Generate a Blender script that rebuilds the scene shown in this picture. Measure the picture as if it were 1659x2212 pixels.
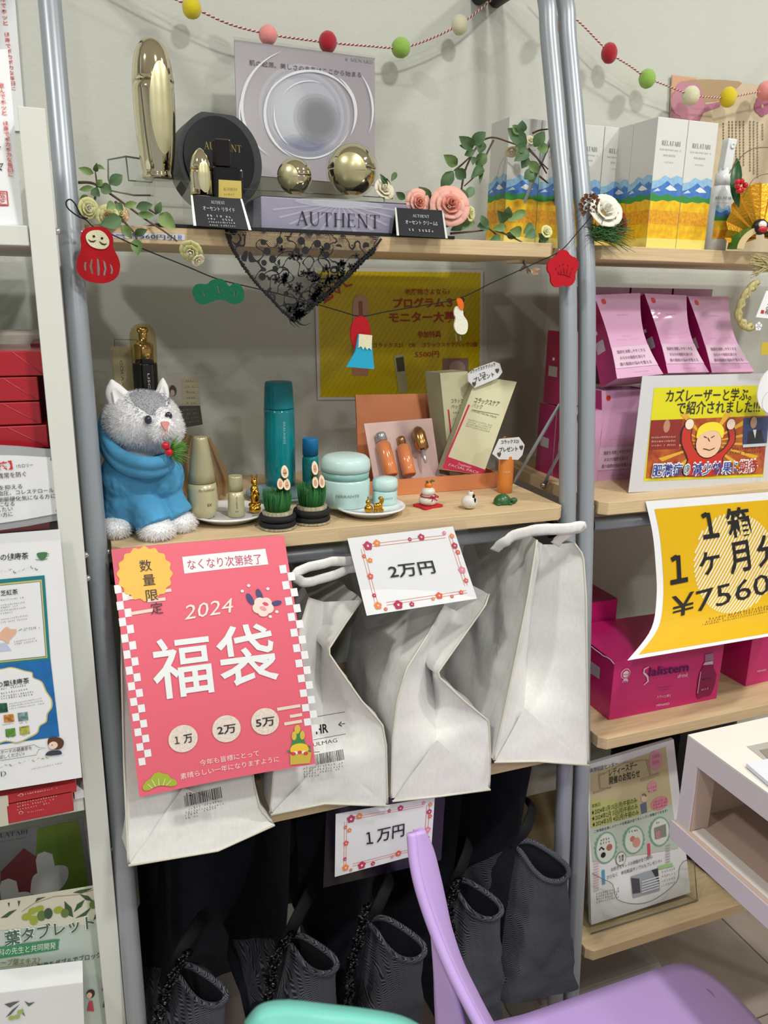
import bpy, bmesh, math, random
import numpy as np
from math import sin, cos, pi, radians, sqrt, atan2
from mathutils import Vector, Matrix, noise
from mathutils.geometry import tessellate_polygon
for o in list(bpy.data.objects): bpy.data.objects.remove(o)
SC = bpy.context.scene
COL = SC.collection
rnd = random.Random(7)

# ---------------------------------------------------------------- camera
FPX = 1724.0
CAM = Vector((0, 0, 1.38))
_p, _y, _r = radians(15.55), radians(21.09), radians(.974)
_fw = Vector((sin(_y)*cos(_p), cos(_y)*cos(_p), -sin(_p)))
_ri = Vector((cos(_y), -sin(_y), 0)); _up = _ri.cross(_fw)
_r2 = cos(_r)*_ri + sin(_r)*_up; _u2 = -sin(_r)*_ri + cos(_r)*_up
cd = bpy.data.cameras.new('camera'); cam = bpy.data.objects.new('camera', cd); COL.objects.link(cam)
cam.matrix_world = Matrix(((_r2.x, _u2.x, -_fw.x, CAM.x), (_r2.y, _u2.y, -_fw.y, CAM.y), (_r2.z, _u2.z, -_fw.z, CAM.z), (0, 0, 0, 1)))
cd.sensor_fit = 'VERTICAL'; cd.sensor_height = 24; cd.lens = 24*FPX/2212; cd.clip_start = .02
cd.dof.use_dof = True; cd.dof.focus_distance = 1.02; cd.dof.aperture_fstop = cd.lens/2.6
SC.camera = cam
# ---------------------------------------------------------------- world, lights, exposure
w = bpy.data.worlds.new('shop_air'); SC.world = w; w.use_nodes = True
w.node_tree.nodes['Background'].inputs[0].default_value = (1, 1, 1, 1)
w.node_tree.nodes['Background'].inputs[1].default_value = .33
SC.view_settings.view_transform = 'Standard'; SC.view_settings.look = 'None'
SC.view_settings.gamma = 1; SC.view_settings.use_curve_mapping = False
SC.view_settings.exposure = .14
def lamp(x, y, z, power, size, col=(1, .985, .93)):
    l = bpy.data.lights.new('ceiling_lamp_light', 'AREA'); l.shape = 'DISK'; l.size = size; l.energy = power; l.color = col
    o = bpy.data.objects.new('ceiling_lamp_light', l); COL.objects.link(o); o.location = (x, y, z)
    return o
LAMPS = [(1.55, .35, 2.62), (.55, -.1, 2.62), (-.9, .3, 2.62), (1.1, -1.3, 2.62), (-.3, -1.5, 2.62), (2.6, -.6, 2.62)]
LPOW = [11.5, 15, 12, 12, 14, 8]
for (lx, ly, lz), pw in zip(LAMPS, LPOW): lamp(lx, ly, lz-.035, pw, .15)
cy_ = SC.cycles; cy_.max_bounces = 6; cy_.diffuse_bounces = 3; cy_.glossy_bounces = 4; cy_.transmission_bounces = 4; cy_.transparent_max_bounces = 12
cy_.caustics_reflective = False; cy_.caustics_refractive = False; cy_.sample_clamp_indirect = 4

# ---------------------------------------------------------------- helpers
def ray(px, py): return _fw + (px-829.5)/FPX*_r2 - (py-1106)/FPX*_u2
def V(px, py, y): d = ray(px, py); return CAM + d*((y-CAM.y)/d.y)
def G(px, py, z): d = ray(px, py); return CAM + d*((z-CAM.z)/d.z)
def X(px, py, x): d = ray(px, py); return CAM + d*((x-CAM.x)/d.x)
def mpp(P): return (Vector(P)-CAM).dot(_fw)/FPX        # metres per photo pixel at a point
def lin(h):
    h = h.lstrip('#'); r = [int(h[i:i+2], 16)/255 for i in (0, 2, 4)]
    return tuple((c/12.92 if c <= .04045 else ((c+.055)/1.055)**2.4) for c in r)+(1,)
_M = {}
def mat(name, hexc='808080', rough=.5, metal=0, ns=0, na=.1, bump=0, bs=200, spec=.5, coat=0, emit=0, col2=None, stretch=(1, 1, 1), detail=4, sheen=0, alpha=1, trans=0, ior=1.45):
    if name in _M: return _M[name]
    m = bpy.data.materials.new(name); m.use_nodes = True; nt = m.node_tree; b = nt.nodes['Principled BSDF']
    c = lin(hexc); b.inputs['Base Color'].default_value = c; b.inputs['Roughness'].default_value = rough
    b.inputs['Metallic'].default_value = metal; b.inputs['Specular IOR Level'].default_value = spec
    b.inputs['Coat Weight'].default_value = coat; b.inputs['Alpha'].default_value = alpha
    b.inputs['Transmission Weight'].default_value = trans; b.inputs['IOR'].default_value = ior
    if sheen: b.inputs['Sheen Weight'].default_value = sheen
    if emit: b.inputs['Emission Color'].default_value = c; b.inputs['Emission Strength'].default_value = emit
    if ns or bump:
        tc = nt.nodes.new('ShaderNodeTexCoord'); mp = nt.nodes.new('ShaderNodeMapping'); mp.inputs['Scale'].default_value = stretch
        nt.links.new(tc.outputs['Object'], mp.inputs['Vector'])
    if ns:
        n = nt.nodes.new('ShaderNodeTexNoise'); n.inputs['Scale'].default_value = ns; n.inputs['Detail'].default_value = detail
        nt.links.new(mp.outputs[0], n.inputs['Vector'])
        r = nt.nodes.new('ShaderNodeValToRGB'); e = r.color_ramp.elements
        e[0].position = .35; e[1].position = .65
        c2 = lin(col2) if col2 else tuple(min(1, x*(1+na)) for x in c[:3])+(1,)
        e[0].color = c if col2 else tuple(x*(1-na) for x in c[:3])+(1,); e[1].color = c2
        nt.links.new(n.outputs['Fac'], r.inputs[0]); nt.links.new(r.outputs[0], b.inputs['Base Color'])
    if bump:
        n2 = nt.nodes.new('ShaderNodeTexNoise'); n2.inputs['Scale'].default_value = bs; n2.inputs['Detail'].default_value = 3
        nt.links.new(mp.outputs[0], n2.inputs['Vector'])
        bp = nt.nodes.new('ShaderNodeBump'); bp.inputs['Strength'].default_value = bump; bp.inputs['Distance'].default_value = .002
        nt.links.new(n2.outputs['Fac'], bp.inputs['Height']); nt.links.new(bp.outputs[0], b.inputs['Normal'])
    _M[name] = m; return m
def clear(name, tint='fbfcfc', glossy=.12, rough=.05, body=0, bodyc='ffffff'):
    """thin clear plastic or glass: tinted see-through with a glossy skin and, if asked, some milky body"""
    if name in _M: return _M[name]
    m = bpy.data.materials.new(name); m.use_nodes = True; nt = m.node_tree; nt.nodes.clear()
    out = nt.nodes.new('ShaderNodeOutputMaterial'); tr = nt.nodes.new('ShaderNodeBsdfTransparent'); tr.inputs[0].default_value = lin(tint)
    gl = nt.nodes.new('ShaderNodeBsdfGlossy'); gl.inputs['Roughness'].default_value = rough
    fr = nt.nodes.new('ShaderNodeLayerWeight'); fr.inputs[0].default_value = .12
    ad = nt.nodes.new('ShaderNodeMath'); ad.operation = 'ADD'; ad.inputs[1].default_value = glossy*.5; ad.use_clamp = True
    ge = nt.nodes.new('ShaderNodeNewGeometry'); iv = nt.nodes.new('ShaderNodeMath'); iv.operation = 'SUBTRACT'; iv.inputs[0].default_value = 1; nt.links.new(ge.outputs['Backfacing'], iv.inputs[1]); mu = nt.nodes.new('ShaderNodeMath'); mu.operation = 'MULTIPLY'; nt.links.new(ad.outputs[0], mu.inputs[0]); nt.links.new(iv.outputs[0], mu.inputs[1])
    nt.links.new(fr.outputs[0], ad.inputs[0])
    base = tr.outputs[0]
    if body:
        df = nt.nodes.new('ShaderNodeBsdfDiffuse'); df.inputs[0].default_value = lin(bodyc)
        mb_ = nt.nodes.new('ShaderNodeMixShader'); mb_.inputs[0].default_value = body
        nt.links.new(tr.outputs[0], mb_.inputs[1]); nt.links.new(df.outputs[0], mb_.inputs[2]); base = mb_.outputs[0]
    mx = nt.nodes.new('ShaderNodeMixShader'); nt.links.new(mu.outputs[0], mx.inputs[0]); nt.links.new(base, mx.inputs[1]); nt.links.new(gl.outputs[0], mx.inputs[2])
    nt.links.new(mx.outputs[0], out.inputs[0]); _M[name] = m; return m
def col(h, rough=.6, **k): return mat('paint_'+h.lstrip('#')+('' if rough == .6 and not k else '_%d_%s' % (rough*100, '_'.join(k))), h, rough, **k)

WL = {}
class MB:
    """collects shapes, links them as ONE mesh object"""
    def __init__(s): s.v = []; s.f = []; s.m = []; s.sm = []; s.mats = []
    def mi(s, m):
        if m not in s.mats: s.mats.append(m)
        return s.mats.index(m)
    def add(s, vs, fs, m, smooth=False):
        n = len(s.v); s.v += [tuple(v) for v in vs]; k = s.mi(m)
        for f in fs: s.f.append([i+n for i in f]); s.m.append(k); s.sm.append(smooth)
        return s
    def obox(s, o, ex, ey, ez, m):
        o, ex, ey, ez = map(Vector, (o, ex, ey, ez))
        vs = [o, o+ex, o+ex+ey, o+ey, o+ez, o+ex+ez, o+ex+ey+ez, o+ey+ez]
        fs = [(0, 3, 2, 1), (4, 5, 6, 7), (0, 1, 5, 4), (1, 2, 6, 5), (2, 3, 7, 6), (3, 0, 4, 7)]
        if ex.cross(ey).dot(ez) < 0: fs = [f[::-1] for f in fs]
        return s.add(vs, fs, m)
    def box(s, x0, x1, y0, y1, z0, z1, m): return s.obox((x0, y0, z0), (x1-x0, 0, 0), (0, y1-y0, 0), (0, 0, z1-z0), m)
    def lathe(s, base, prof, m, seg=28, smooth=True, R=None, sx=1, sy=1, a0=0, a1=2*pi, cap=True):
        """prof: list of (radius, height[, material])"""
        base = Vector(base); R = R or Matrix.Identity(3); full = abs(a1-a0-2*pi) < 1e-6; n = seg if full else seg+1
        vs = []
        for p in prof:
            for i in range(n):
                a = a0+(a1-a0)*i/seg; vs.append(base+R@Vector((p[0]*cos(a)*sx, p[0]*sin(a)*sy, p[1])))
        off = len(s.v); s.v += [tuple(v) for v in vs]
        for j in range(len(prof)-1):
            mm = prof[j+1][2] if len(prof[j+1]) > 2 else m; k = s.mi(mm)
            for i in range(seg if full else seg):
                i2 = (i+1) % n
                s.f.append([off+j*n+i, off+j*n+i2, off+(j+1)*n+i2, off+(j+1)*n+i]); s.m.append(k); s.sm.append(smooth)
        if cap and full:
            s.f.append([off+i for i in range(n)][::-1]); s.m.append(s.mi(m)); s.sm.append(False)
            mm = prof[-1][2] if len(prof[-1]) > 2 else m
            s.f.append([off+(len(prof)-1)*n+i for i in range(n)]); s.m.append(s.mi(mm)); s.sm.append(False)
        return s
    def tube(s, pts, r, m, seg=8, closed=False, caps=True, flat=1.0, up=None):
        pts = [Vector(p) for p in pts]; n = len(pts); rs = r if isinstance(r, (list, tuple)) else [r]*n
        vs = []; prev = None
        for i, p in enumerate(pts):
            if closed: t = pts[(i+1) % n]-pts[i-1]
            else: t = pts[min(i+1, n-1)]-pts[max(i-1, 0)]
            t = t.normalized() if t.length > 1e-9 else Vector((0, 0, 1))
            if prev is None:
                a = Vector(up) if up else (Vector((0, 0, 1)) if abs(t.z) < .9 else Vector((0, 1, 0)))
            else: a = prev
            b = t.cross(a).normalized(); a = b.cross(t).normalized(); prev = a
            for k in range(seg):
                an = 2*pi*k/seg; vs.append(p+rs[i]*(cos(an)*a+flat*sin(an)*b))
        fs = []
        for i in range(n if closed else n-1):
            j = (i+1) % n
            for k in range(seg): k2 = (k+1) % seg; fs.append((i*seg+k, i*seg+k2, j*seg+k2, j*seg+k))
        if caps and not closed: fs.append(tuple(range(seg))[::-1]); fs.append(tuple((n-1)*seg+k for k in range(seg)))
        return s.add(vs, [f[::-1] for f in fs], m, True)
    def ell(s, c, r, m, R=None, seg=16, rings=10, nz=0, nsc=60):
        c = Vector(c); R = R or Matrix.Identity(3); r = (r, r, r) if not isinstance(r, (tuple, list, Vector)) else r
        vs = []
        for j in range(1, rings):
            t = pi*j/rings
            for i in range(seg):
                a = 2*pi*i/seg; vs.append(Vector((r[0]*sin(t)*cos(a), r[1]*sin(t)*sin(a), r[2]*cos(t))))
        vs += [Vector((0, 0, r[2])), Vector((0, 0, -r[2]))]
        if nz: vs = [v*(1+nz*noise.noise((v+c)*nsc)) for v in vs]
        vs = [c+R@v for v in vs]; fs = []; T = len(vs)-2
        for j in range(rings-2):
            for i in range(seg): i2 = (i+1) % seg; fs.append((j*seg+i, (j+1)*seg+i, (j+1)*seg+i2, j*seg+i2))
        for i in range(seg): i2 = (i+1) % seg; fs.append((T, i, i2)); fs.append((T+1, (rings-2)*seg+i2, (rings-2)*seg+i))
        return s.add(vs, fs, m, True)
    def prism(s, fr, pts, d0, d1, m, side=None, map=None, smooth=False):
        """closed 2D outline pts (anticlockwise) on a frame, thick from d0 to d1 along its normal"""
        f = map or fr.at; n = len(pts)
        A = [f(a, b, d0) for a, b in pts]; B = [f(a, b, d1) for a, b in pts]
        tr = tessellate_polygon([[Vector((a, b, 0)) for a, b in pts]])
        ar = sum(pts[i-1][0]*pts[i][1]-pts[i][0]*pts[i-1][1] for i in range(n))
        fs = []
        for t in tr:
            p = [pts[i] for i in t]; ccw = (p[1][0]-p[0][0])*(p[2][1]-p[0][1])-(p[2][0]-p[0][0])*(p[1][1]-p[0][1]) > 0
            t = tuple(t) if ccw else tuple(t)[::-1]
            fs.append(tuple(i+n for i in t)); fs.append(t[::-1])
        s.add(A+B, fs, m)
        off = len(s.v)-2*n; k = s.mi(side or m)
        for i in range(n):
            j = (i+1) % n; q = [off+i, off+j, off+n+j, off+n+i]
            s.f.append(q if ar > 0 else q[::-1]); s.m.append(k); s.sm.append(smooth)
        return s
    def grid(s, fn, nu, nv, m, smooth=True, flip=False):
        vs = [fn(i/nu, j/nv) for j in range(nv+1) for i in range(nu+1)]
        fs = [(j*(nu+1)+i, j*(nu+1)+i+1, (j+1)*(nu+1)+i+1, (j+1)*(nu+1)+i) for j in range(nv) for i in range(nu)]
        return s.add(vs, [f[::-1] for f in fs] if flip else fs, m, smooth)
    def build(s, name, parent=None, loc=None, label=None, cat=None, group=None, kind=None, bevel=0, sub=0, solid=0):
        me = bpy.data.meshes.new(name)
        base = Vector(loc) if loc is not None else (WL[parent.name].copy() if parent else None)
        if base is None:
            if s.v:
                a = np.array(s.v); base = Vector(((a[:, 0].min()+a[:, 0].max())/2, (a[:, 1].min()+a[:, 1].max())/2, a[:, 2].min()))
            else: base = Vector()
        me.from_pydata([tuple(Vector(v)-base) for v in s.v], [], s.f)
        for m in s.mats: me.materials.append(m)
        me.polygons.foreach_set('material_index', s.m); me.polygons.foreach_set('use_smooth', s.sm); me.update()
        o = bpy.data.objects.new(name, me); COL.objects.link(o); WL[o.name] = base
        if parent: o.parent = parent; o.location = base-WL[parent.name]
        else: o.location = base
        if label: o['label'] = label
        if cat: o['category'] = cat
        if group: o['group'] = group
        if kind: o['kind'] = kind
        if bevel: b = o.modifiers.new('b', 'BEVEL'); b.width = bevel; b.segments = 2; b.limit_method = 'ANGLE'; b.angle_limit = radians(50)
        if solid: b = o.modifiers.new('s', 'SOLIDIFY'); b.thickness = solid; b.offset = 0
        if sub: b = o.modifiers.new('u', 'SUBSURF'); b.levels = sub; b.render_levels = sub
        return o
def thing(name, label, cat, loc, group=None, kind=None):
    o = bpy.data.objects.new(name, None); COL.objects.link(o); o.location = loc; WL[o.name] = Vector(loc)
    o['label'] = label; o['category'] = cat
    if group: o['group'] = group
    return o
def copy_tree(o, parent=None, move=None):
    c = o.copy(); COL.objects.link(c)
    if parent: c.parent = parent
    if move is not None: c.location = o.location+Vector(move)
    WL[c.name] = WL[o.name]+(Vector(move) if move is not None else Vector())
    for ch in [q for q in bpy.data.objects if q.parent == o]: copy_tree(ch, c)
    return c
class Fr:
    def __init__(s, o, u, v): s.o = Vector(o); s.u = Vector(u).normalized(); v = Vector(v); s.v = (v-v.dot(s.u)*s.u).normalized(); s.n = s.u.cross(s.v)
    def at(s, a, b, d=0): return s.o+s.u*a+s.v*b+s.n*d
    def px(s, x, y): d = ray(x, y); t = (s.o-CAM).dot(s.n)/d.dot(s.n); p = CAM+d*t-s.o; return (p.dot(s.u), p.dot(s.v))
def front(y): return Fr((0, y, 0), (1, 0, 0), (0, 0, 1))
def crot(pts, a): return [(x*cos(a)-y*sin(a), x*sin(a)+y*cos(a)) for x, y in pts]
def circ(c, r, n=20, r2=None, a=0): return [(c[0]+r*cos(a+2*pi*i/n), c[1]+(r2 or r)*sin(a+2*pi*i/n)) for i in range(n)]
def spline(pts, n=6, closed=False):
    P = [Vector(p) for p in pts]; N = len(P); out = []
    for i in range(N if closed else N-1):
        if closed: p0, p1, p2, p3 = P[i-1], P[i], P[(i+1) % N], P[(i+2) % N]
        else: p0, p1, p2, p3 = P[max(i-1, 0)], P[i], P[i+1], P[min(i+2, N-1)]
        for k in range(n):
            t = k/n; out.append(.5*((2*p1)+(p2-p0)*t+(2*p0-5*p1+4*p2-p3)*t*t+(3*p1-p0-3*p2+p3)*t**3))
    if not closed: out.append(P[-1])
    return out
def sp2(pts, n=6, closed=True): return [(p.x, p.y) for p in spline([(a, b, 0) for a, b in pts], n, closed)]
def stroke2(pts, w):
    """outline of a 2D polyline with width w (number or list)"""
    n = len(pts); ws = w if isinstance(w, (list, tuple)) else [w]*n; L = []; R = []
    for i, (x, y) in enumerate(pts):
        x0, y0 = pts[max(i-1, 0)]; x1, y1 = pts[min(i+1, n-1)]; dx, dy = x1-x0, y1-y0; l = math.hypot(dx, dy) or 1
        L.append((x-dy/l*ws[i]/2, y+dx/l*ws[i]/2)); R.append((x+dy/l*ws[i]/2, y-dx/l*ws[i]/2))
    return R+L[::-1]
_TX = {}
def glyphs(s, bold=0.0):
    k = (s, bold)
    if k in _TX: return _TX[k]
    c = bpy.data.curves.new('t', 'FONT'); c.body = s; c.size = 1; c.resolution_u = 2; c.dimensions = '2D'; c.fill_mode = 'FRONT'; c.offset = bold
    o = bpy.data.objects.new('t', c); COL.objects.link(o); dg = bpy.context.evaluated_depsgraph_get(); dg.update()
    me = o.evaluated_get(dg).to_mesh(); vs = [(v.co.x, v.co.y) for v in me.vertices]; fs = [tuple(p.vertices) for p in me.polygons]
    o.evaluated_get(dg).to_mesh_clear(); bpy.data.objects.remove(o); bpy.data.curves.remove(c)
    fs2 = []
    for f in fs:
        a = sum(vs[f[i-1]][0]*vs[f[i]][1]-vs[f[i]][0]*vs[f[i-1]][1] for i in range(len(f)))
        fs2.append(f if a > 0 else f[::-1])
    _TX[k] = (vs, fs2); return _TX[k]
# thin and thick stroke capitals with serifs
T_, t_ = .115, .04
def _sf(x, y, w=.2): return ([(x-w/2, y), (x+w/2, y)], .035)
SERIF = {
 'A': (.74, [([(.37, 1), (.08, 0)], t_), ([(.37, 1), (.66, 0)], T_), ([(.2, .35), (.54, .35)], t_), _sf(.08, .018), _sf(.66, .018, .24)]),
 'U': (.8, [([(.16, .98), (.16, .35), (.2, .16), (.3, .05), (.42, .02), (.54, .05), (.62, .16), (.66, .35), (.66, .98)], [T_, T_, T_*.9, T_*.7, t_*1.5, t_*1.3, t_, t_, t_]), _sf(.16, .98, .26), _sf(.66, .98, .2)]),
 'T': (.72, [([(.36, 0), (.36, .98)], T_), ([(.04, .975), (.68, .975)], t_), ([(.045, .99), (.03, .8)], t_), ([(.675, .99), (.69, .8)], t_), _sf(.36, .018, .26)]),
 'H': (.86, [([(.17, 0), (.17, 1)], T_), ([(.7, 0), (.7, 1)], T_), ([(.17, .52), (.7, .52)], t_), _sf(.17, .018, .26), _sf(.7, .018, .26), _sf(.17, .98, .26), _sf(.7, .98, .26)]),
 'E': (.64, [([(.16, 0), (.16, 1)], T_), ([(.06, .98), (.56, .98)], t_), ([(.16, .52), (.46, .52)], t_), ([(.06, .02), (.58, .02)], t_), ([(.555, .99), (.57, .84)], t_), ([(.575, .02), (.6, .2)], t_), ([(.46, .6), (.46, .44)], t_)]),
 'N': (.86, [([(.16, 0), (.16, 1)], t_), ([(.14, .99), (.72, .02)], T_), ([(.72, 0), (.72, 1)], t_), _sf(.16, .018, .2), _sf(.13, .98, .22), _sf(.72, .98, .2)]),
 'R': (.74, [([(.16, 0), (.16, 1)], T_), ([(.1, .98), (.38, .98), (.52, .9), (.57, .76), (.52, .6), (.38, .52), (.16, .5)], [t_, t_*1.3, T_*.8, T_, T_*.8, t_, t_]), ([(.34, .5), (.66, 0)], T_), _sf(.16, .018, .26), _sf(.67, .018, .18)]),
 'L': (.62, [([(.16, 0), (.16, 1)], T_), ([(.06, .02), (.56, .02)], t_), ([(.555, .02), (.59, .22)], t_), _sf(.16, .98, .26)]),
 'B': (.7, [([(.16, 0), (.16, 1)], T_), ([(.1, .98), (.36, .98), (.5, .9), (.54, .77), (.49, .62), (.34, .53), (.16, .53)], [t_, t_*1.3, T_*.8, T_, T_*.8, t_, t_]), ([(.16, .53), (.38, .52), (.54, .42), (.6, .27), (.54, .1), (.38, .02), (.1, .02)], [t_, t_*1.3, T_*.8, T_, T_*.8, t_, t_])]),
 'I': (.34, [([(.17, 0), (.17, 1)], T_), _sf(.17, .018, .26), _sf(.17, .98, .26)]),
 'D': (.84, [([(.16, 0), (.16, 1)], T_), ([(.08, .98), (.38, .98), (.6, .86), (.7, .6), (.7, .4), (.6, .14), (.38, .02), (.08, .02)], [t_, t_*1.3, T_*.7, T_, T_, T_*.7, t_, t_])]),
 'C': (.8, [([(.7, .74), (.64, .9), (.45, .99), (.25, .9), (.12, .66), (.12, .36), (.25, .1), (.45, .01), (.64, .1), (.7, .28)], [t_, t_, t_, T_*.7, T_, T_, T_*.7, t_, t_, t_])]),
 'O': (.88, [([(.44, .99), (.22, .88), (.11, .62), (.11, .38), (.22, .12), (.44, .01), (.66, .12), (.77, .38), (.77, .62), (.66, .88), (.44, .99)], [t_, T_*.7, T_, T_, T_*.7, t_, T_*.7, T_, T_, T_*.7, t_])]),
 'S': (.6, [([(.48, .78), (.42, .94), (.28, .99), (.14, .9), (.12, .74), (.22, .6), (.38, .48), (.5, .34), (.48, .14), (.34, .01), (.18, .05), (.09, .22)], [t_, t_, t_, t_*1.5, T_*.8, T_, T_, T_*.8, t_*1.5, t_, t_, t_])]),
 'X': (.76, [([(.1, 1), (.64, 0)], T_), ([(.62, 1), (.1, 0)], t_), _sf(.1, .98, .2), _sf(.62, .98, .2), _sf(.1, .018), _sf(.64, .018)]),
 'M': (1, [([(.14, 0), (.16, 1)], t_), ([(.14, .99), (.48, .05)], T_), ([(.48, .05), (.84, .99)], t_), ([(.84, 0), (.84, 1)], T_), _sf(.14, .018, .2), _sf(.84, .018, .24)]),
 ' ': (.3, [])}
def serif(s, gap=.06):
    vs, fs, x = [], [], 0
    for ch in s:
        wd, st = SERIF[ch]
        for pts, ww in st:
            ol = stroke2([(x+a, b) for a, b in pts], ww); n = len(vs); vs += ol; k = len(pts)
            for i in range(k-1): fs.append((n+i, n+i+1, n+2*k-2-i, n+2*k-1-i))
        x += wd+gap
    return vs, fs
def hom(src, dst):
    A = []; b = []
    for (x, y), (u, v) in zip(src, dst):
        A.append([x, y, 1, 0, 0, 0, -u*x, -u*y]); b.append(u); A.append([0, 0, 0, x, y, 1, -v*x, -v*y]); b.append(v)
    h = np.linalg.solve(np.array(A, float), np.array(b, float)); return np.append(h, 1).reshape(3, 3)
class Sheet:
    """a flat (or gently bent) printed sheet; px4 = its corners in the photo TL,TR,BR,BL, p3 = the same corners in the room"""
    def __init__(s, name, label, cat, px4, p3, m, th=.0005, group=None, bend=None, nu=1, nv=1, parent=None, nosheet=False, kind=None, back=None):
        s.p3 = [Vector(p) for p in p3]; TL, TR, BR, BL = s.p3
        s.w = ((TR-TL).length+(BR-BL).length)/2; s.h = ((TL-BL).length+(TR-BR).length)/2
        s.H = hom(px4, [(0, s.h), (s.w, s.h), (s.w, 0), (0, 0)]); s.n = (BR-BL).cross(TL-BL).normalized(); s.bend = bend; s.parts = {}; s.lay = .0004
        s.top = th
        if not nosheet:
            b = MB(); ol = []
            if bend is None and nu == 1:
                b.prism(None, [(0, 0), (s.w, 0), (s.w, s.h), (0, s.h)], 0, th, m, map=s.map)
            else:
                b.grid(lambda u, v: s.map(u*s.w, v*s.h, th), nu, nv, m); b.grid(lambda u, v: s.map(u*s.w, v*s.h, 0), nu, nv, back or m, flip=True)
            s.ob = b.build(name, parent, label=label, cat=cat, group=group, kind=kind)
        else: s.ob = parent
    def map(s, a, b, d=0):
        u, v = a/s.w, b/s.h; TL, TR, BR, BL = s.p3
        p = (BL*(1-u)+BR*u)*(1-v)+(TL*(1-u)+TR*u)*v
        if s.bend:
            q = s.bend(u, v); return p+Vector(q)+s.n*d
        return p+s.n*d
    def P(s, x, y): q = s.H@np.array([x, y, 1.]); return (q[0]/q[2], q[1]/q[2])
    def mb(s, part): return s.parts.setdefault(part, MB())
    def _add(s, part, vs, fs, m, lay):
        s.cnt = getattr(s, 'cnt', 0)+1; d = s.top+s.lay*lay+s.cnt*3e-6
        if s.bend:
            vs = [tuple(v) for v in vs]; fs = list(fs); lim = .012; k = 0
            tri = []
            for f in fs:
                for i in range(1, len(f)-1): tri.append((f[0], f[i], f[i+1]))
            out = []; st = tri; cache = {}
            while st and k < 60000:
                k += 1; a, b, c = st.pop(); e = [(a, b), (b, c), (c, a)]; L = [math.hypot(vs[i][0]-vs[j][0], vs[i][1]-vs[j][1]) for i, j in e]
                q = max(range(3), key=lambda i: L[i])
                if L[q] < lim: out.append((a, b, c)); continue
                i, j = e[q]; key = (min(i, j), max(i, j))
                if key not in cache: vs.append(((vs[i][0]+vs[j][0])/2, (vs[i][1]+vs[j][1])/2)); cache[key] = len(vs)-1
                mm = cache[key]; o = [a, b, c][(q+2) % 3]; st += [(i, mm, o), (mm, j, o)]
            fs = out
        s.mb(part).add([s.map(a, b, d) for a, b in vs], fs, m)
    def poly(s, pts, m, part='print', lay=1, px=True):
        if px: pts = [s.P(*p) for p in pts]
        tr = tessellate_polygon([[Vector((a, b, 0)) for a, b in pts]]); fs = []
        for t in tr:
            p = [pts[i] for i in t]; fs.append(tuple(t) if (p[1][0]-p[0][0])*(p[2][1]-p[0][1])-(p[2][0]-p[0][0])*(p[1][1]-p[0][1]) > 0 else tuple(t)[::-1])
        s._add(part, pts, fs, m, lay)
    def line(s, pts, wpx, m, part='print', lay=1, px=True):
        k = s.w/ (math.dist(*[s.P(0, 0), s.P(1, 0)]) or 1) if False else 1
        if px:
            q = [s.P(*p) for p in pts]; c = pts[0]; sc = math.dist(s.P(c[0]-5, c[1]), s.P(c[0]+5, c[1]))/10; wpx = [w*sc for w in wpx] if isinstance(wpx, list) else wpx*sc
        else: q = pts
        ol = stroke2(q, wpx); k = len(q); s._add(part, ol, [(i, i+1, 2*k-2-i, 2*k-1-i) for i in range(k-1)], m, lay)
    def disc(s, c, r, m, part='print', lay=1, n=20, r2=None):
        a, b = s.P(*c); sc = math.dist(s.P(c[0]-5, c[1]), s.P(c[0]+5, c[1]))/10; pts = circ((a, b), r*sc, n, (r2 or r)*sc); s.poly(pts, m, part, lay, px=False)
    def text(s, st, p0, p1, m, part='lettering', lay=2, hpx=None, bold=0.0, shear=0, ser=False, gap=.06):
        """lettering whose base line runs from photo point p0 to p1, hpx = capital height in photo pixels"""
        vs, fs = serif(st, gap) if ser else glyphs(st, bold)
        x0, x1 = min(v[0] for v in vs), max(v[0] for v in vs)
        A, B = s.P(*p0), s.P(*p1); L = math.dist(A, B); an = atan2(B[1]-A[1], B[0]-A[0]); kx = L/(x1-x0)
        ky = kx
        if hpx:
            dx, dy = p1[0]-p0[0], p1[1]-p0[1]; l = math.hypot(dx, dy); ux, uy = dy/l, -dx/l
            if uy > 0 and abs(dx) > abs(dy): ux, uy = -ux, -uy
            ky = math.dist(A, s.P(p0[0]+ux*hpx, p0[1]+uy*hpx))/(1.0 if ser else .78)
            if st == '1': kx = ky; x0 = (x0+x1)/2-L/kx/2
        q = []
        for x, y in vs:
            X_ = (x-x0)*kx+shear*y*ky; Y_ = y*ky; q.append((A[0]+X_*cos(an)-Y_*sin(an), A[1]+X_*sin(an)+Y_*cos(an)))
        s._add(part, q, fs, m, lay)
    def scrib(s, p0, p1, m, n=None, h=4, part='small_print', lay=2, fill=.75, seed=1):
        """a line of print too small to read: short dashes from p0 to p1"""
        r = random.Random(seed+int(p0[0]*7+p0[1]*13)); A, B = s.P(*p0), s.P(*p1); L = math.dist(A, B)
        sc = math.dist(s.P(p0[0], p0[1]-5), s.P(p0[0], p0[1]+5))/10; n = n or max(2, int(L/(h*sc*1.1))); an = atan2(B[1]-A[1], B[0]-A[0]); vs = []; fs = []
        for i in range(n):
            if r.random() > .93: continue
            x = L*i/n; ww = L/n*fill*r.uniform(.6, 1); hh = h*sc*r.uniform(.6, 1)
            for k in range(2):
                a = x+r.uniform(0, ww*.4); b0 = hh*(k*.55); q = [(a, b0), (a+ww*r.uniform(.5, .8), b0), (a+ww*r.uniform(.5, .8), b0+hh*.3), (a, b0+hh*.3)]
                n0 = len(vs); vs += [(A[0]+u*cos(an)-v*sin(an), A[1]+u*sin(an)+v*cos(an)) for u, v in q]; fs.append((n0, n0+1, n0+2, n0+3))
        s._add(part, vs, fs, m, lay)
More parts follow.
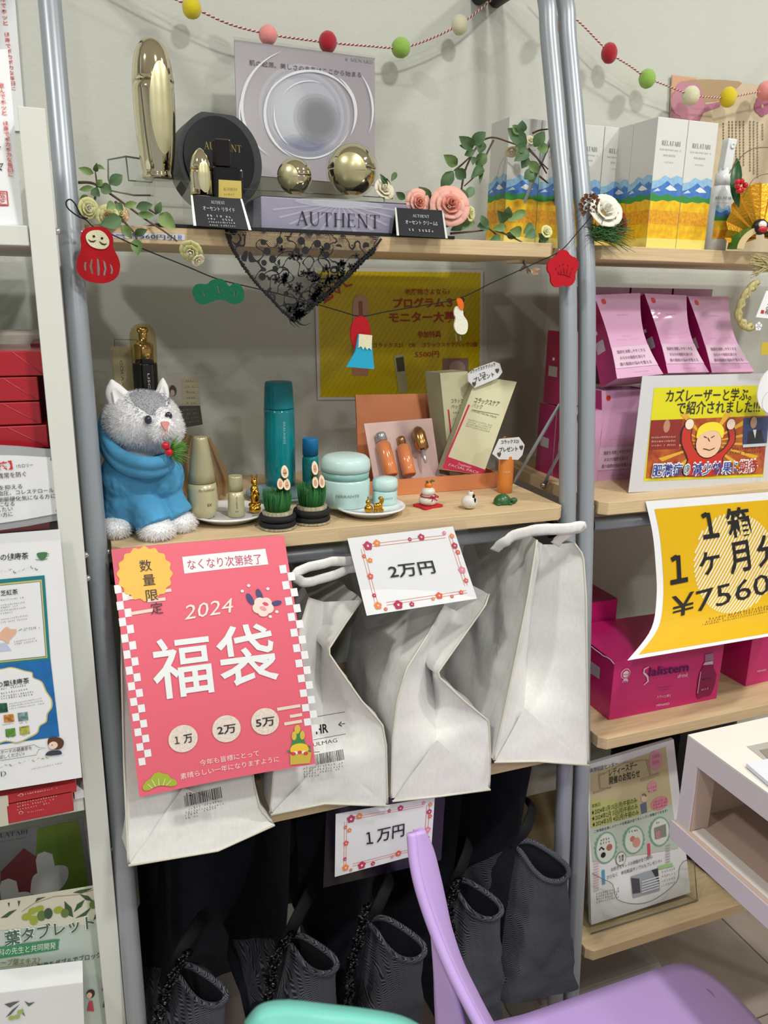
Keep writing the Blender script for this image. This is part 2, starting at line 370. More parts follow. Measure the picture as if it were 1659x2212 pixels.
    def one(s, x, y, h, w_, m, part='lettering', lay=4):
        """figure 1 with a flag and a foot, centred on photo point x,y (base line)"""
        k = -.09; s.line([(x-.07*h, y-h), (x+.03*h, y)], w_, m, part, lay); s.line([(x-.28*h, y+.02*h), (x+.33*h, y-.05*h)], w_, m, part, lay+.1); s.line([(x-.07*h-w_*.3, y-h+w_*.3), (x-.30*h, y-.84*h)], w_, m, part, lay+.2)
    def done(s):
        for k, b in s.parts.items():
            if b.v: b.build(k.split('|')[0], s.ob)
        return s.ob
def q4(px4, ys):
    ys = ys if isinstance(ys, (list, tuple)) else [ys]*4
    return [V(*p, y) for p, y in zip(px4, ys)]
# ---------------------------------------------------------------- shared materials
M_wall = mat('wallpaper_white', 'cdd0c8', .85, bump=.35, bs=160, ns=3, na=.02)
M_wood = mat('beech_laminate', 'd9c29c', .5, ns=14, col2='cdb38a', stretch=(1, 12, 30), detail=6)
M_grey = mat('silver_tube_paint', '9fa6ae', .36, metal=.3)
M_chrome = mat('chrome', 'd0d0d0', .12, metal=1)
M_white = mat('white_enamel', 'dfe2dc', .45, ns=3, na=.015)
M_paper = mat('white_paper', 'eceef2', .6, ns=20, na=.015)
M_black = mat('black_print', '1c1c20', .6)
M_film = clear('clear_film', 'fafafa', .10, .12)
M_acr = clear('clear_acrylic', 'fafbfa', .10, .03)
M_gold = mat('champagne_gold', 'dbd2b6', .07, metal=1)
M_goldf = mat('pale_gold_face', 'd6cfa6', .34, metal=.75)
M_leaf = mat('leaf_green', '44633f', .55, ns=40, col2='5f7f55')
M_leaf2 = mat('leaf_green_yellow', '587a42', .55, ns=40, col2='7c965a')
M_stem = mat('stem_brown', '5a4638', .7)
M_brass = mat('bright_gold', 'd9a13a', .16, metal=1)
# ================================================================ ROOM
YW = 1.315
M_ceil = mat('ceiling_white', 'e8e6e0', .9)
M_tile = mat('floor_tile', 'c9bbb2', .55, ns=9, col2='bcaca2', detail=8)
M_grout = mat('floor_grout', '6e645c', .8)
MB().box(-2.2, 3.4, YW, YW+.1, 0, 2.7, M_wall).build('wall_back', kind='structure')
MB().box(-2.2, 3.4, -2.6, YW+.1, 2.7, 2.78, M_ceil).build('ceiling', kind='structure')
MB().box(3.4, 3.48, -2.6, YW+.1, 0, 2.7, M_wall).build('wall_right', kind='structure')
MB().box(-2.28, -2.2, -2.6, YW+.1, 0, 2.7, M_wall).build('wall_left', kind='structure')
fl = MB().box(-2.2, 3.4, -2.6, YW+.1, -.06, -.006, M_grout).build('floor', kind='structure')
ts, gx, gy = .45, 1.287, .903
for i in range(-8, 6):
    for j in range(-8, 2):
        x0, y0 = gx+i*ts, gy+j*ts
        x1, y1 = min(x0+ts, 3.4), min(y0+ts, YW)
        x0, y0 = max(x0, -2.2), max(y0, -2.6)
        if x1-x0 < .03 or y1-y0 < .03: continue
        MB().box(x0+.0015, x1-.0015, y0+.0015, y1-.0015, -.006, 0, M_tile).build('floor_tile', fl)
MB().box(-2.2, 3.4, YW-.008, YW-.0005, 0.0005, .07, mat('baseboard_grey', '8d8a86', .5)).build('baseboard_back', kind='structure')
M_glow = mat('lamp_glow', 'fff6e6', .5, emit=6)
for k, (lx, ly, lz) in enumerate(LAMPS):
    t = thing('ceiling_lamp', 'round recessed ceiling lamp above '+['the right unit', 'the middle of the grey unit', 'the white unit', 'the right hand aisle', 'the left hand aisle', 'the far right aisle'][k]+', outside the picture', 'lamp', (lx, ly, 2.7), 'recessed ceiling lamps')
    MB().lathe((lx, ly, 2.672), [(.10, .0275), (.10, 0), (.078, 0), (.074, .014)], M_white, cap=False).build('lamp_ring', t)
    MB().lathe((lx, ly, 2.688), [(.0735, 0), (.0735, .004)], M_glow).build('lamp_lens', t)

# ================================================================ SHELVING
ZS = {1: 1.446, 2: 1.086, 3: .727, 4: .35}
YF = {1: 1.004, 2: .934, 3: .883, 4: .862}
YB, TH, TR_ = 1.26, .019, .0124
tz = [(.0, .865), (.23, .873), (.65, .902), (.80, .922), (1.12, .958), (1.42, 1.0), (1.60, 1.05), (1.72, 1.087)]
def tube_y(z):
    for (a, b), (c, d) in zip(tz, tz[1:]):
        if z <= c: return b+(d-b)*(z-a)/(c-a)
    return tz[-1][1]
def tube_path(x):
    p = [(x, y, z) for z, y in tz]+[(x, 1.098, 1.765), (x, 1.118, 1.80), (x, 1.15, 1.825), (x, 1.19, 1.836), (x, 1.23, 1.838)]
    return spline(p, 5)
def shelf_unit(x0, x1, label, levels, prot):
    t = thing('shelf_unit', label, 'shelf', ((x0+x1)/2, 1.0, 0), 'grey tube shelf units')
    for x in (x0, x1):
        u = MB().tube(tube_path(x), TR_, M_grey, seg=20).build('upright_tube', t)
        MB().lathe((x, 1.226, 1.838), [(.0135, 0), (.0135, YW-1.228), (.004, YW-1.2275)], mat('black_rubber', '17171a', .5), R=Matrix.Rotation(-pi/2, 3, 'X')).build('end_cap', u)
        MB().lathe((x, tube_y(0), 0), [(.016, 0), (.016, .02), (.0125, .024)], mat('black_rubber', '17171a', .5)).build('rubber_foot', u)
    a, b = x0+TR_+.004, x1-TR_-.004
    for k in levels:
        z = ZS[k]; c = .010; y0 = YF[k]; p = [(a+c, y0), (b-c, y0), (b, y0+c), (b, YB), (a, YB), (a, y0+c)]
        f = Fr((0, 0, z-TH), (1, 0, 0), (0, 1, 0)); s = MB().prism(f, p, 0, TH, M_wood).build('shelf_board', t, bevel=.0008)
        for xx, sg in ((x0, 1), (x1, -1)):
            yb = max(y0+.03, tube_y(z)); MB().lathe((xx+sg*TR_*.9, tube_y(z)-.002, z-TH/2), [(.0036, 0), (.0036, .0035)], M_chrome, seg=12, R=Matrix.Rotation(sg*pi/2, 3, 'Y')).build('bolt', t)
            # slanted stay from the end of the board up to the upright
            yy, e = y0+.155, (a-.003 if sg > 0 else b+.003)
            MB().tube([(e, yy, z-TH/2), (e, yy-.012, z+.012), (xx+sg*TR_*.5, tube_y(z+.14)+.010, z+.14)], .0026, M_grey, seg=8).build('brace_rod', t)
            MB().ell((e-sg*.001, yy, z-TH/2+.001), .0052, M_chrome, seg=10, rings=8).build('bolt', t)
    MB().tube([(x0+TR_, .966, 1.044), (x1-TR_, .966, 1.044)], .0105, M_grey, seg=16).build('hanging_rail', t)
    for x, sg in ((x0, 1), (x1, -1)):
        MB().tube([(x+sg*TR_*.8, .966, 1.044), (x+sg*(TR_+.008), .966, 1.044)], .0135, mat('black_rubber', '17171a', .5), seg=16).build('rail_cap', t)
    return t
shelf_unit(.006, .654, 'grey tube shelf unit with beech boards behind the plush cat and white bags', (1, 2, 3), 0)
shelf_unit(.685, 1.335, 'grey tube shelf unit with beech boards holding the pink boxes', (1, 2, 3, 4), 0)

# white enamel shelf unit on the left
t = thing('shelf_unit', 'white enamel shelf unit with flat posts left of the grey tubes', 'shelf', (-.3, 1.0, 0))
PX0, PX1, PY = -.0315, -.0072, .895
for x0 in (PX0, -.62): MB().box(x0, x0+PX1-PX0, PY, PY+.024, 0, 1.541, M_white).build('post', t, bevel=.0008)
for x0 in (PX0, -.62): MB().box(x0, x0+PX1-PX0, YB, YB+.02, 0, 1.541, M_white).build('post', t, bevel=.0008)
for z, h in ((1.435, .019), (1.115, .019), (.79, .019), (.42, .019)):
    MB().box(-.62+.026, PX0-.0008, PY+.004, YB-.002, z-h, z, M_white).build('shelf_board', t, bevel=.001)
M_wpan = mat('white_side_panel', 'c9cac4', .6)
MB().box(PX1+.0006-.004, PX1, PY+.0245, YB-.001, .1, 1.40, M_wpan).build('side_panel', t)
for px, py in ((205, 1197), (208, 1247), (243, 1833), (128, 500)):
    p = V(px, py, PY+.012); MB().ell((PX1+.0015, PY+.012, p.z), (.0035, .0035, .0035), M_chrome, seg=10, rings=8).build('bolt', t)

# ================================================================ WHITE BAGS
M_bag = mat('bag_white', 'e6e6e4', .42, ns=260, na=.03, bump=.35, bs=90, stretch=(1, 1, .4))
M_hem = mat('bag_piping', 'd6d5c6', .5)
def res(pts, n):
    P = [V(*p) for p in pts]; L = [0]
    for a, b in zip(P, P[1:]): L.append(L[-1]+(b-a).length)
    out = []
    for k in range(n+1):
        s = L[-1]*k/n; i = max(j for j in range(len(L)) if L[j] <= s+1e-9); i = min(i, len(P)-2)
        out.append(P[i].lerp(P[i+1], (s-L[i])/max(1e-9, L[i+1]-L[i])))
    return out
def crump(p, seed, amp=.0035, sc=22):
    amp *= 1.35
    q = Vector(p)*sc+Vector((seed*7.1, seed*3.3, 0)); d = noise.noise_vector(q)
    q2 = Vector(p)*sc*2.7+Vector((0, seed*3.3, seed)); e = noise.noise_vector(q2)
    return Vector((d.x*amp+e.x*amp*.35, d.y*amp+e.y*amp*.35, d.z*amp*.3))
def panel(b, A, B, nk, m, seed, bulge=0, amp=.003, skip=None):
    n = len(A)-1
    def f(u, v):
        i = v*n; k = min(int(i), n-1); a = A[k].lerp(A[k+1], i-k); c = B[k].lerp(B[k+1], i-k); p = a.lerp(c, u); e = min(1, 6*u*(1-u)+.05)
        return p+crump(p, seed, amp)*e+Vector((0, -bulge*sin(pi*u)*sin(pi*v), 0))
    b.grid(f, nk, n, m)
def bag(label, L, C, R, tri, seed, back=.24, lw=.0, straps=(), ribs=True):
    n = 34; PL, PC, PR = res(L, n), res(C, n), res(R, n)
    c = (PL[-1]+PR[-1])/2; t = thing('shopping_bag', label, 'bag', (c.x, c.y, min(PL[-1].z, PR[-1].z)), 'white shopping bags on the rail')
    b = MB(); panel(b, PL, PC, 8, M_bag, seed); panel(b, PC, PR, 8, M_bag, seed+1)
    b.build('gusset', t)
    def bk(P, dx): return [Vector((p.x+dx*(1-i/n)*.3+dx*.2, p.y+back, max(p.z, .732) if i > n-3 else p.z)) for i, p in enumerate(P)]
    LB, RB = bk(PL, .05), bk(PR, -.02)
    b = MB(); panel(b, LB, PL, 16, M_bag, seed+2, amp=.006); b.build('side_panel', t)
    b = MB(); panel(b, PR, RB, 16, M_bag, seed+3, amp=.006); b.build('side_panel', t)
    b = MB(); panel(b, RB, LB, 4, M_bag, seed+4); b.build('back_panel', t)
    if tri:
        ap, bl, br, mid = [V(*q) for q in tri]; off = Vector((0, -.003, 0))
        b = MB(); bl += off; br += off; mid += off; ap += Vector((0, -.001, 0)); PT = [[bl, mid, br], [ap, ap, ap]]
        def f(u, v):
            lo = bl.lerp(mid, u*2) if u < .5 else mid.lerp(br, u*2-1); p = lo.lerp(ap, v*.985); return p+crump(p, seed, .0016, 40)*(1-v)
        b.grid(f, 14, 12, M_bag); b.tube([bl, mid, br], .0016, M_hem, seg=6); b.build('folded_base', t)
    b = MB(); b.tube(PL, .0014, M_hem, seg=6); b.tube(PR, .0014, M_hem, seg=6); b.build('piping', t)
    for s in straps:
        pts = spline([V(*q) for q in s], 5); b = MB(); n2 = len(pts)-1
        def g(u, v):
            i = v*n2; k = min(int(i), n2-1); p = pts[k].lerp(pts[k+1], i-k); tt = (pts[k+1]-pts[k]).normalized(); w_ = tt.cross(Vector((0, -1, 0))).normalized()
            return p+w_*(u-.5)*(.016 if seed == 4 else .0125)+Vector((0, -.002*sin(pi*u), 0))+crump(p, 9, .004, 45)
        b.grid(g, 4, n2, M_bag); b.build('strap', t, solid=.0012)
    return t
bA = bag('white bag hanging leftmost, mostly behind the pink poster, lowest of the white bags',
    [(262, 1300, .945), (263, 1450, .912), (268, 1650, .868), (277, 1864, .84)],
    [(400, 1280, .96), (415, 1500, .93), (420, 1650, .885), (450, 1838, .845)],
    [(500, 1300, .95), (530, 1500, .91), (548, 1690, .868), (562, 1748, .858), (590, 1779, .86)],
    [(395, 1700, .868), (277, 1866, .84), (592, 1779, .86), (470, 1834, .846)], 1)
bB = bag('white bag printed with black lettering right behind the edge of the pink poster',
    [(668, 1290, .945), (640, 1380, .925), (612, 1480, .902), (596, 1600, .880), (584, 1755, .868)],
    [(700, 1300, .955), (690, 1450, .95), (700, 1560, .925), (706, 1640, .880), (690, 1733, .870)],
    [(781, 1296, .93), (745, 1348, .915), (707, 1407, .905), (741, 1457, .893), (781, 1514, .886), (826, 1565, .880), (834, 1610, .876), (837, 1736, .870)],
    [(706, 1630, .876), (584, 1757, .868), (837, 1738, .870), (700, 1733, .871)], 2,
    straps=[[(768, 1212, .935), (700, 1216, .925), (640, 1238, .915), (660, 1258, .925), (712, 1246, .93), (775, 1222, .94)]])
bC = bag('white bag in the middle with an inward kink, under the 20000 yen card',
    [(960, 1308, .93), (919, 1380, .905), (878, 1445, .888), (858, 1514, .882), (848, 1595, .877), (845, 1724, .872)],
    [(985, 1320, .95), (927, 1417, .945), (935, 1480, .94), (939, 1514, .93), (943, 1600, .89), (950, 1716, .874)],
    [(1056, 1284, .93), (1048, 1308, .915), (943, 1457, .895), (1000, 1512, .887), (1056, 1558, .882), (1060, 1635, .876), (1057, 1701, .872)],
    [(943, 1597, .880), (846, 1728, .872), (1057, 1703, .872), (950, 1717, .875)], 3)
bD = bag('white bag hanging rightmost beside the twin grey tubes',
    [(1160, 1166, .905), (1140, 1290, .893), (1118, 1400, .885), (1093, 1520, .876), (1066, 1642, .868)],
    [(1172, 1176, .95), (1152, 1300, .955), (1140, 1420, .945), (1132, 1532, .90), (1158, 1644, .868)],
    [(1240, 1172, .91), (1260, 1200, .905), (1266, 1290, .893), (1268, 1450, .88), (1270, 1650, .868)],
    [(1132, 1528, .884), (1066, 1644, .868), (1270, 1651, .868), (1158, 1642, .869)], 4,
    straps=[[(1062, 1188, .935), (1090, 1166, .92), (1150, 1148, .905), (1205, 1144, .895), (1256, 1140, .888), (1256, 1140, .895), (1225, 1150, .90), (1196, 1176, .91)]])
# print on two of the bags
def bagprint(b, p4, ys, items):
    s = Sheet('bag_print', '', '', p4, q4(p4, ys), M_black, nosheet=True, parent=b)
    for k in items:
        if k[0] == 't': s.text(k[1], k[2], k[3], M_black, 'bag_lettering', hpx=k[4], bold=k[5])
        elif k[0] == 'l': s.line(k[1], k[2], M_black, 'bag_lettering')
        elif k[0] == 's': s.scrib(k[1], k[2], M_black, h=k[3], part='bag_lettering')
        elif k[0] == 'b':
            (x0, y0), (x1, y1), h = k[1:]; r = random.Random(3); u = 0
            while u < 1:
                w_ = r.uniform(.008, .03); a = (x0+(x1-x0)*u, y0+(y1-y0)*u); c = (x0+(x1-x0)*(u+w_), y0+(y1-y0)*(u+w_))
                s.poly([a, c, (c[0]-3, c[1]-h), (a[0]-3, a[1]-h)], M_black, 'bag_lettering'); u += w_+r.uniform(.01, .03)
    s.done()
bagprint(bB, [(600, 1500), (760, 1490), (770, 1690), (590, 1710)], [.853, .853, .851, .851],
    [('l', [(676, 1543), (744, 1532)], 1.2), ('t', 'HR', (682, 1577), (709, 1573), 20, .03), ('t', '←', (730, 1562), (745, 1560), 12, .02), ('l', [(676, 1590), (746, 1577)], 1.2), ('t', 'ULMAG', (676, 1604), (728, 1594), 9, 0), ('l', [(676, 1617), (690, 1616)], 1.5),
     ('b', (682, 1646), (744, 1634), 24), ('s', (655, 1656), (742, 1643), 5), ('s', (655, 1663), (742, 1650), 5), ('s', (655, 1669), (735, 1657), 5), ('s', (655, 1675), (690, 1671), 5)])
bagprint(bA, [(380, 1680), (500, 1670), (500, 1760), (380, 1780)], [.838, .838, .83, .83],
    [('t', '12', (404, 1719), (416, 1717), 8, .02), ('b', (401, 1742), (482, 1722), 24), ('s', (402, 1750), (482, 1729), 5), ('s', (402, 1756), (486, 1736), 5), ('s', (401, 1762), (470, 1744), 5), ('s', (401, 1768), (432, 1762), 5)])

# ================================================================ NAVY TOTES
def herring():
    m = mat('herringbone_navy', '24262e', .85); nt = m.node_tree; b = nt.nodes['Principled BSDF']
    tc = nt.nodes.new('ShaderNodeTexCoord'); sp = nt.nodes.new('ShaderNodeSeparateXYZ'); nt.links.new(tc.outputs['Object'], sp.inputs[0])
    def mth(op, a, b_=None, v=None):
        n = nt.nodes.new('ShaderNodeMath'); n.operation = op
        nt.links.new(a, n.inputs[0])
        if b_ is not None: nt.links.new(b_, n.inputs[1])
        if v is not None: n.inputs[1].default_value = v
        return n.outputs[0]
    pp = mth('PINGPONG', sp.outputs[0], v=.0042); zz = mth('ADD', sp.outputs[2], pp); fr = mth('PINGPONG', zz, v=.0011); g = mth('GREATER_THAN', fr, v=.00066)
    r = nt.nodes.new('ShaderNodeMix'); r.data_type = 'RGBA'; r.inputs[6].default_value = lin('1d1f26'); r.inputs[7].default_value = lin('666a76')
    nt.links.new(g, r.inputs[0]); nt.links.new(r.outputs[2], b.inputs['Base Color']); return m
M_her = herring()
M_navy = mat('navy_cloth', '1b1f2b', .85, ns=60, na=.2, bump=.3, bs=400)
M_blk = mat('black_cloth', '0d0e13', .8)
M_frill = mat('black_satin_frill', '0b0b0e', .25, spec=.6)
M_lin = mat('dark_lining', '10131d', .9)
def tote(label, rim, bl, br, yb, skew, seed, frill):
    P = [V(*q) for q in rim]; t0 = P[0]
    bL, bR = V(*bl), V(*br); t = thing('tote_bag', label, 'bag', ((bL.x+bR.x)/2, bL.y, min(bL.z, bR.z)), 'dark tote bags hung under the third board')
    C = spline(P, 5, closed=True); n = len(C); ap = C[0]
    # match the rim loop to a rectangle at the base
    FL, FR_, BR_, BL_ = bL, bR, bR+Vector((skew, .24, .01)), bL+Vector((skew, .24, .01))
    def base(k):
        s = k/n*4; q = [BL_, FL, FR_, BR_, BL_]; i = min(int(s), 3); return q[i].lerp(q[i+1], s-i)
    b = MB()
    def f(u, v):
        k = u*n; i = int(k) % n; p = C[i].lerp(C[(i+1) % n], k-int(k)); q = base(k % n if u < 1 else 0); r = p.lerp(q, v**.85)
        return r+crump(r, seed, .006)*min(1, v*3)*(1 if v < .98 else .5)
    b.grid(f, n, 22, M_her, flip=True)
    b.build('body', t)
    ctr = sum(C, Vector())/n
    b = MB(); b.grid(lambda u, v: C[int(u*n) % n].lerp(ctr+Vector((0, .01, -.10)), v*.8)+(ctr-C[int(u*n) % n])*.03, n, 5, M_lin); b.build('lining', t)
    MB().tube(C, .0042, M_her, seg=8, closed=True).build('rim', t)
    # broad side of the bag running back from the opening
    sx = ap.x-.004
    st = Vector((sx+.01, ap.y-.02, .705)); b = MB()
    A = [st, Vector((sx, ap.y-.012, ap.z+.01)), Vector((bL.x-.004, bL.y+.02, ap.z-.12)), bL+Vector((-.004, .012, 0))]
    B = [p+Vector((.0, 1.2-p.y, 0)) for p in A]
    A = spline(A, 8); B = spline(B, 8); m = len(A)-1
    b.grid(lambda u, v: A[round(v*m)].lerp(B[round(v*m)], u)+crump(A[round(v*m)].lerp(B[round(v*m)], u), seed+5, .006)*min(1, u*4), 10, m, M_navy, flip=True); b.build('side_panel', t)
    b = MB(); H = spline([ap+Vector((0, .0, -.005)), ap+Vector((.012, -.01, .035)), ap+Vector((.04, .02, .045)), ap+Vector((.055, .06, .02))], 6)
    b.tube(H, .011, M_blk, seg=8, flat=.25, up=(1, 0, 0)); b.build('handle', t)
    r = random.Random(seed); b = MB(); q = [V(*p) for p in frill]; S = spline(q, 10)
    for i, p in enumerate(S[:-1]):
        w_ = .006; b.grid(lambda u, v: p.lerp(S[i+1], v)+Vector(((u-.5)*2*w_+.003*sin(v*6+i*2), -.004*sin(u*9+i)-.004, .002*cos(u*12))), 5, 3, M_frill)
    b.build('lace_frill', t, solid=.0008)
    return t
def totep(dx, dy, y, s=1, ys=1):   # opening outline measured on the rightmost tote, shifted for the others
    q = [(-115, -68, .10), (-98, -45, .075), (-75, -12, .045), (-50, 8, .02), (-22, 12, .004), (-4, 2, .0), (0, -12, .004), (-12, -30, .02), (-50, -58, .05), (-85, -75, .08)]
    return [(dx+a*s, dy+b*s, y+c*ys) for a, b, c in q]
tote('dark tote bag rightmost in the row, its whole body visible beside the tubes', totep(1228, 1892, .845, 1, .6), (1096, 2172, .84), (1247, 2136, .84), .87, -.085, 11, [(1112, 1842, .955), (1098, 1880, .93), (1088, 1925, .905), (1080, 1960, .89)])
tote('dark tote bag just right of the purple chair back', totep(1083, 1974, .835, .95), (958, 2225, .83), (1088, 2205, .83), .83, 0, 12, [(985, 1895, .91), (972, 1945, .885), (970, 2000, .865), (978, 2060, .85)])
tote('dark tote bag just left of the purple chair back', totep(917, 2062, .805, 1.05), (775, 2310, .80), (912, 2290, .80), .80, 0, 13, [(790, 1950, .89), (775, 2020, .865), (757, 2090, .84), (748, 2190, .82)])
tote('dark tote bag above the blurred teal chair', totep(727, 2092, .825, .95), (580, 2330, .82), (730, 2310, .82), .82, 0, 14, [(628, 2010, .91), (598, 2060, .88), (585, 2120, .86), (577, 2180, .84)])
tote('dark tote bag leftmost in the row beside the left upright', totep(488, 2160, .855, 1.0), (330, 2400, .85), (500, 2380, .85), .85, 0, 15, [(405, 2050, .93), (375, 2100, .90), (352, 2160, .88), (338, 2205, .865)])

# two added dark totes that blacken the bright gaps behind the row
for x0, x1, lb in ((.03, .25, 'added dark tote bag blacking out the wall behind the leftmost totes'), (.28, .62, 'added dark tote bag blacking out the wall behind the right hand totes')):
    t = thing('tote_bag', lb, 'bag', ((x0+x1)/2, 1.15, .25), 'dark tote bags hung under the third board'); b = MB()
    b.grid(lambda u, v: Vector((x0+(x1-x0)*u+.01*(1-v), 1.12+.012*noise.noise(Vector((u*4+x0, v*5, 0))), .25+.45*v)), 16, 16, M_navy); b.grid(lambda u, v: Vector((x0+(x1-x0)*u, 1.24, .25+.45*v)), 2, 2, M_navy, flip=True); b.build('body', t)
# ================================================================ CHAIRS
M_lil = mat('lilac_plastic', 'cfb0f2', .42)
M_teal = mat('teal_plastic', '6fc2b6', .45)
t = thing('shell_chair', 'lilac plastic shell chair, backrest seen edge-on before the tote bags', 'chair', (.58, .5, 0))
b = MB(); r_ = .035
def seatf(u, v):
    x = .385+.41*u; y = .25+.466*v; cx, cyy = .795-x, .716-y; z = .452
    # rounded corners pulled in
    rr = .06
    if cx < rr and cyy < rr:
        dx, dy = rr-cx, rr-cyy; m = max(dx, dy); l = math.hypot(dx, dy)
        if l > 0: k = m/l; x = .795-rr+dx*k; y = .716-rr+dy*k
    e = max(0, x-.715)/.08; z -= .022*e*e+.004*sin(pi*v); z += .012*max(0, .25-u)/.25
    return Vector((x, y, z))
b.grid(seatf, 30, 30, M_lil); b.build('seat', t, solid=.009)
rim = [V(*q) for q in [(889, 1800, .700), (893, 1850, .690), (903, 1905, .678), (921, 1965, .665), (945, 2030, .65), (975, 2100, .632), (1008, 2165, .615), (1040, 2225, .60), (1085, 2310, .57), (1130, 2400, .535)]]
far = [V(*q) for q in [(893, 1799, .704), (921, 1835, .722), (938, 1890, .735), (948, 1945, .742), (955, 2000, .742), (975, 2075, .735), (1010, 2150, .725), (1050, 2225, .715), (1100, 2310, .70), (1150, 2400, .69)]]
RS, FS = spline(rim, 6), spline(far, 6); n = len(RS)-1
b = MB(); b.grid(lambda u, v: RS[round(v*n)].lerp(FS[round(v*n)], u)+Vector((.012*sin(pi*u), .0, 0)), 8, n, M_lil, flip=True)
b.build('backrest', t, solid=.008)
b = MB(); b.tube(RS, .0058, M_lil, seg=10); b.build('backrest_rim', t)
low = [V(*q) for q in [(935, 2020, .668), (940, 2100, .662), (942, 2160, .66), (945, 2230, .655), (950, 2320, .65), (956, 2400, .645)]]
up_ = [V(*q) for q in [(940, 2025, .664), (962, 2085, .65), (985, 2140, .635), (1008, 2230, .625), (1030, 2320, .61), (1050, 2400, .60)]]
LS, US = spline(low, 6), spline(up_, 6); n2 = len(LS)-1
b = MB(); b.grid(lambda u, v: LS[round(v*n2)].lerp(US[round(v*n2)], u), 6, n2, M_lil, flip=True); b.build('back_support', t, solid=.007)
for x, y in ((.42, .66), (.74, .66), (.42, .30), (.74, .30)):
    sx = .03 if x > .5 else -.03; sy = .03 if y > .5 else -.03
    MB().tube([(x, y, .45), (x+sx, y+sy, 0)], [.014, .009], M_lil, seg=12).build('leg', t)
t = thing('shell_chair', 'teal plastic chair, only its blurred rounded top edge at the bottom', 'chair', (.10, .25, 0))
tp = [V(*q) for q in [(530, 2225, .34), (560, 2190, .34), (610, 2178, .338), (700, 2186, .33), (790, 2196, .325), (870, 2212, .32), (920, 2240, .315)]]
TS = spline(tp, 6); n3 = len(TS)-1
b = MB(); b.grid(lambda u, v: TS[round(u*n3)]+Vector((0, -.05*v, -.42*v)), n3, 12, M_teal); b.build('backrest', t, solid=.012)
b = MB(); b.box(-.02, .30, -.08, .27, .42, .44, M_teal); b.build('seat', t, bevel=.008)
for x, y in ((0, .24), (.28, .24), (0, -.05), (.28, -.05)): MB().tube([(x, y, .425), (x, y, 0)], [.013, .009], M_teal, seg=12).build('leg', t)
# ================================================================ MORE HELPERS
def K(ox, oy, sc): return lambda *q: [(ox+x/sc, oy+y/sc) for x, y in q]
def prism_h(b, fr, outer, holes, d0, d1, m):
    """plate with cut-outs"""
    loops = [outer]+holes; flat = [p for l in loops for p in l]; n = len(flat)
    tr = tessellate_polygon([[Vector((a, c, 0)) for a, c in l] for l in loops])
    fs = []
    for t in tr:
        p = [flat[i] for i in t]; ccw = (p[1][0]-p[0][0])*(p[2][1]-p[0][1])-(p[2][0]-p[0][0])*(p[1][1]-p[0][1]) > 0
        t = tuple(t) if ccw else tuple(t)[::-1]; fs.append(tuple(i+n for i in t)); fs.append(t[::-1])
    o = 0
    for k, l in enumerate(loops):
        ar = sum(l[i-1][0]*l[i][1]-l[i][0]*l[i-1][1] for i in range(len(l)))
        for i in range(len(l)):
            j = (i+1) % len(l); q = (o+i, o+j, o+n+j, o+n+i); fs.append(q if (ar > 0) == (k == 0) else q[::-1])
        o += len(l)
    b.add([fr.at(a, c, d0) for a, c in flat]+[fr.at(a, c, d1) for a, c in flat], fs, m)
def axis(cx, pyb, y, zb=None):
    """foot of an upright axis seen at cx, pyb on the plane y"""
    p = V(cx, pyb, y); return Vector((p.x, y, p.z if zb is None else zb))
def prof_px(base, cx, rows):
    """rows (py, half width px[, material]) -> lathe profile above base"""
    out = []
    for r in rows:
        p = V(cx, r[0], base.y); h = max(0, p.z-base.z); out.append((r[1]*mpp((base.x, base.y, p.z)), h)+tuple(r[2:]))
    return out
def rprof(prof, z):
    for a, b in zip(prof, prof[1:]):
        if a[1] <= z <= b[1] and b[1] > a[1]: return a[0]+(b[0]-a[0])*(z-a[1])/(b[1]-a[1])
    return prof[-1][0]
def patch(b, base, prof, th, thw, z, zh, m, off=.0004, sq=False, nr=6, na_=28):
    def f(u, v):
        a = 2*pi*u
        if sq: k = 1/max(abs(cos(a)), abs(sin(a)))
        else: k = 1
        t = th+thw*v*cos(a)*k; zz = z+zh*v*sin(a)*k; r = rprof(prof, zz)+off; return base+Vector((r*cos(t), r*sin(t), zz))
    b.grid(f, na_, nr, m)
def toward(P): d = CAM-Vector(P); return atan2(d.y, d.x)
def curved_text(b, st, base, r, z, th, h, m, ser=False, vertical=False, bold=0, up=None, width=None, off=.0005):
    vs, fs = serif(st) if ser else glyphs(st, bold)
    x0, x1 = min(v[0] for v in vs), max(v[0] for v in vs); k = h if width is None else width/(x1-x0)
    V2 = []
    for x, y in vs:
        a, c = (x-(x0+x1)/2)*k, y*h
        if vertical: a, c = y*h-h*.4, -(x-(x0+x1)/2)*k
        rr = r(z+c) if callable(r) else r; t = th+a/rr; V2.append(base+Vector(((rr+off)*cos(t), (rr+off)*sin(t), z+c)))
    b.add(V2, fs, m)
def leaf(b, p0, p1, wd, m, cup=.25, nrm=None):
    p0, p1 = Vector(p0), Vector(p1); d = p1-p0; L = d.length
    if L < 1e-6: return
    t = d/L; n = Vector(nrm) if nrm else (CAM-p0).normalized(); s = t.cross(n).normalized(); n = s.cross(t)
    prof = [(0, .0), (.12, .45), (.3, .9), (.5, 1), (.7, .82), (.86, .45), (1, 0)]; vs = []
    for a, ww in prof:
        c = p0+t*L*a-n*L*.10*sin(pi*a)*-1
        vs += [c-s*wd*ww/2+n*wd*cup*ww, c, c+s*wd*ww/2+n*wd*cup*ww]
    fs = []
    for i in range(len(prof)-1): k = i*3; fs += [(k, k+1, k+4, k+3), (k+1, k+2, k+5, k+4)]
    b.add(vs, fs, m, True)
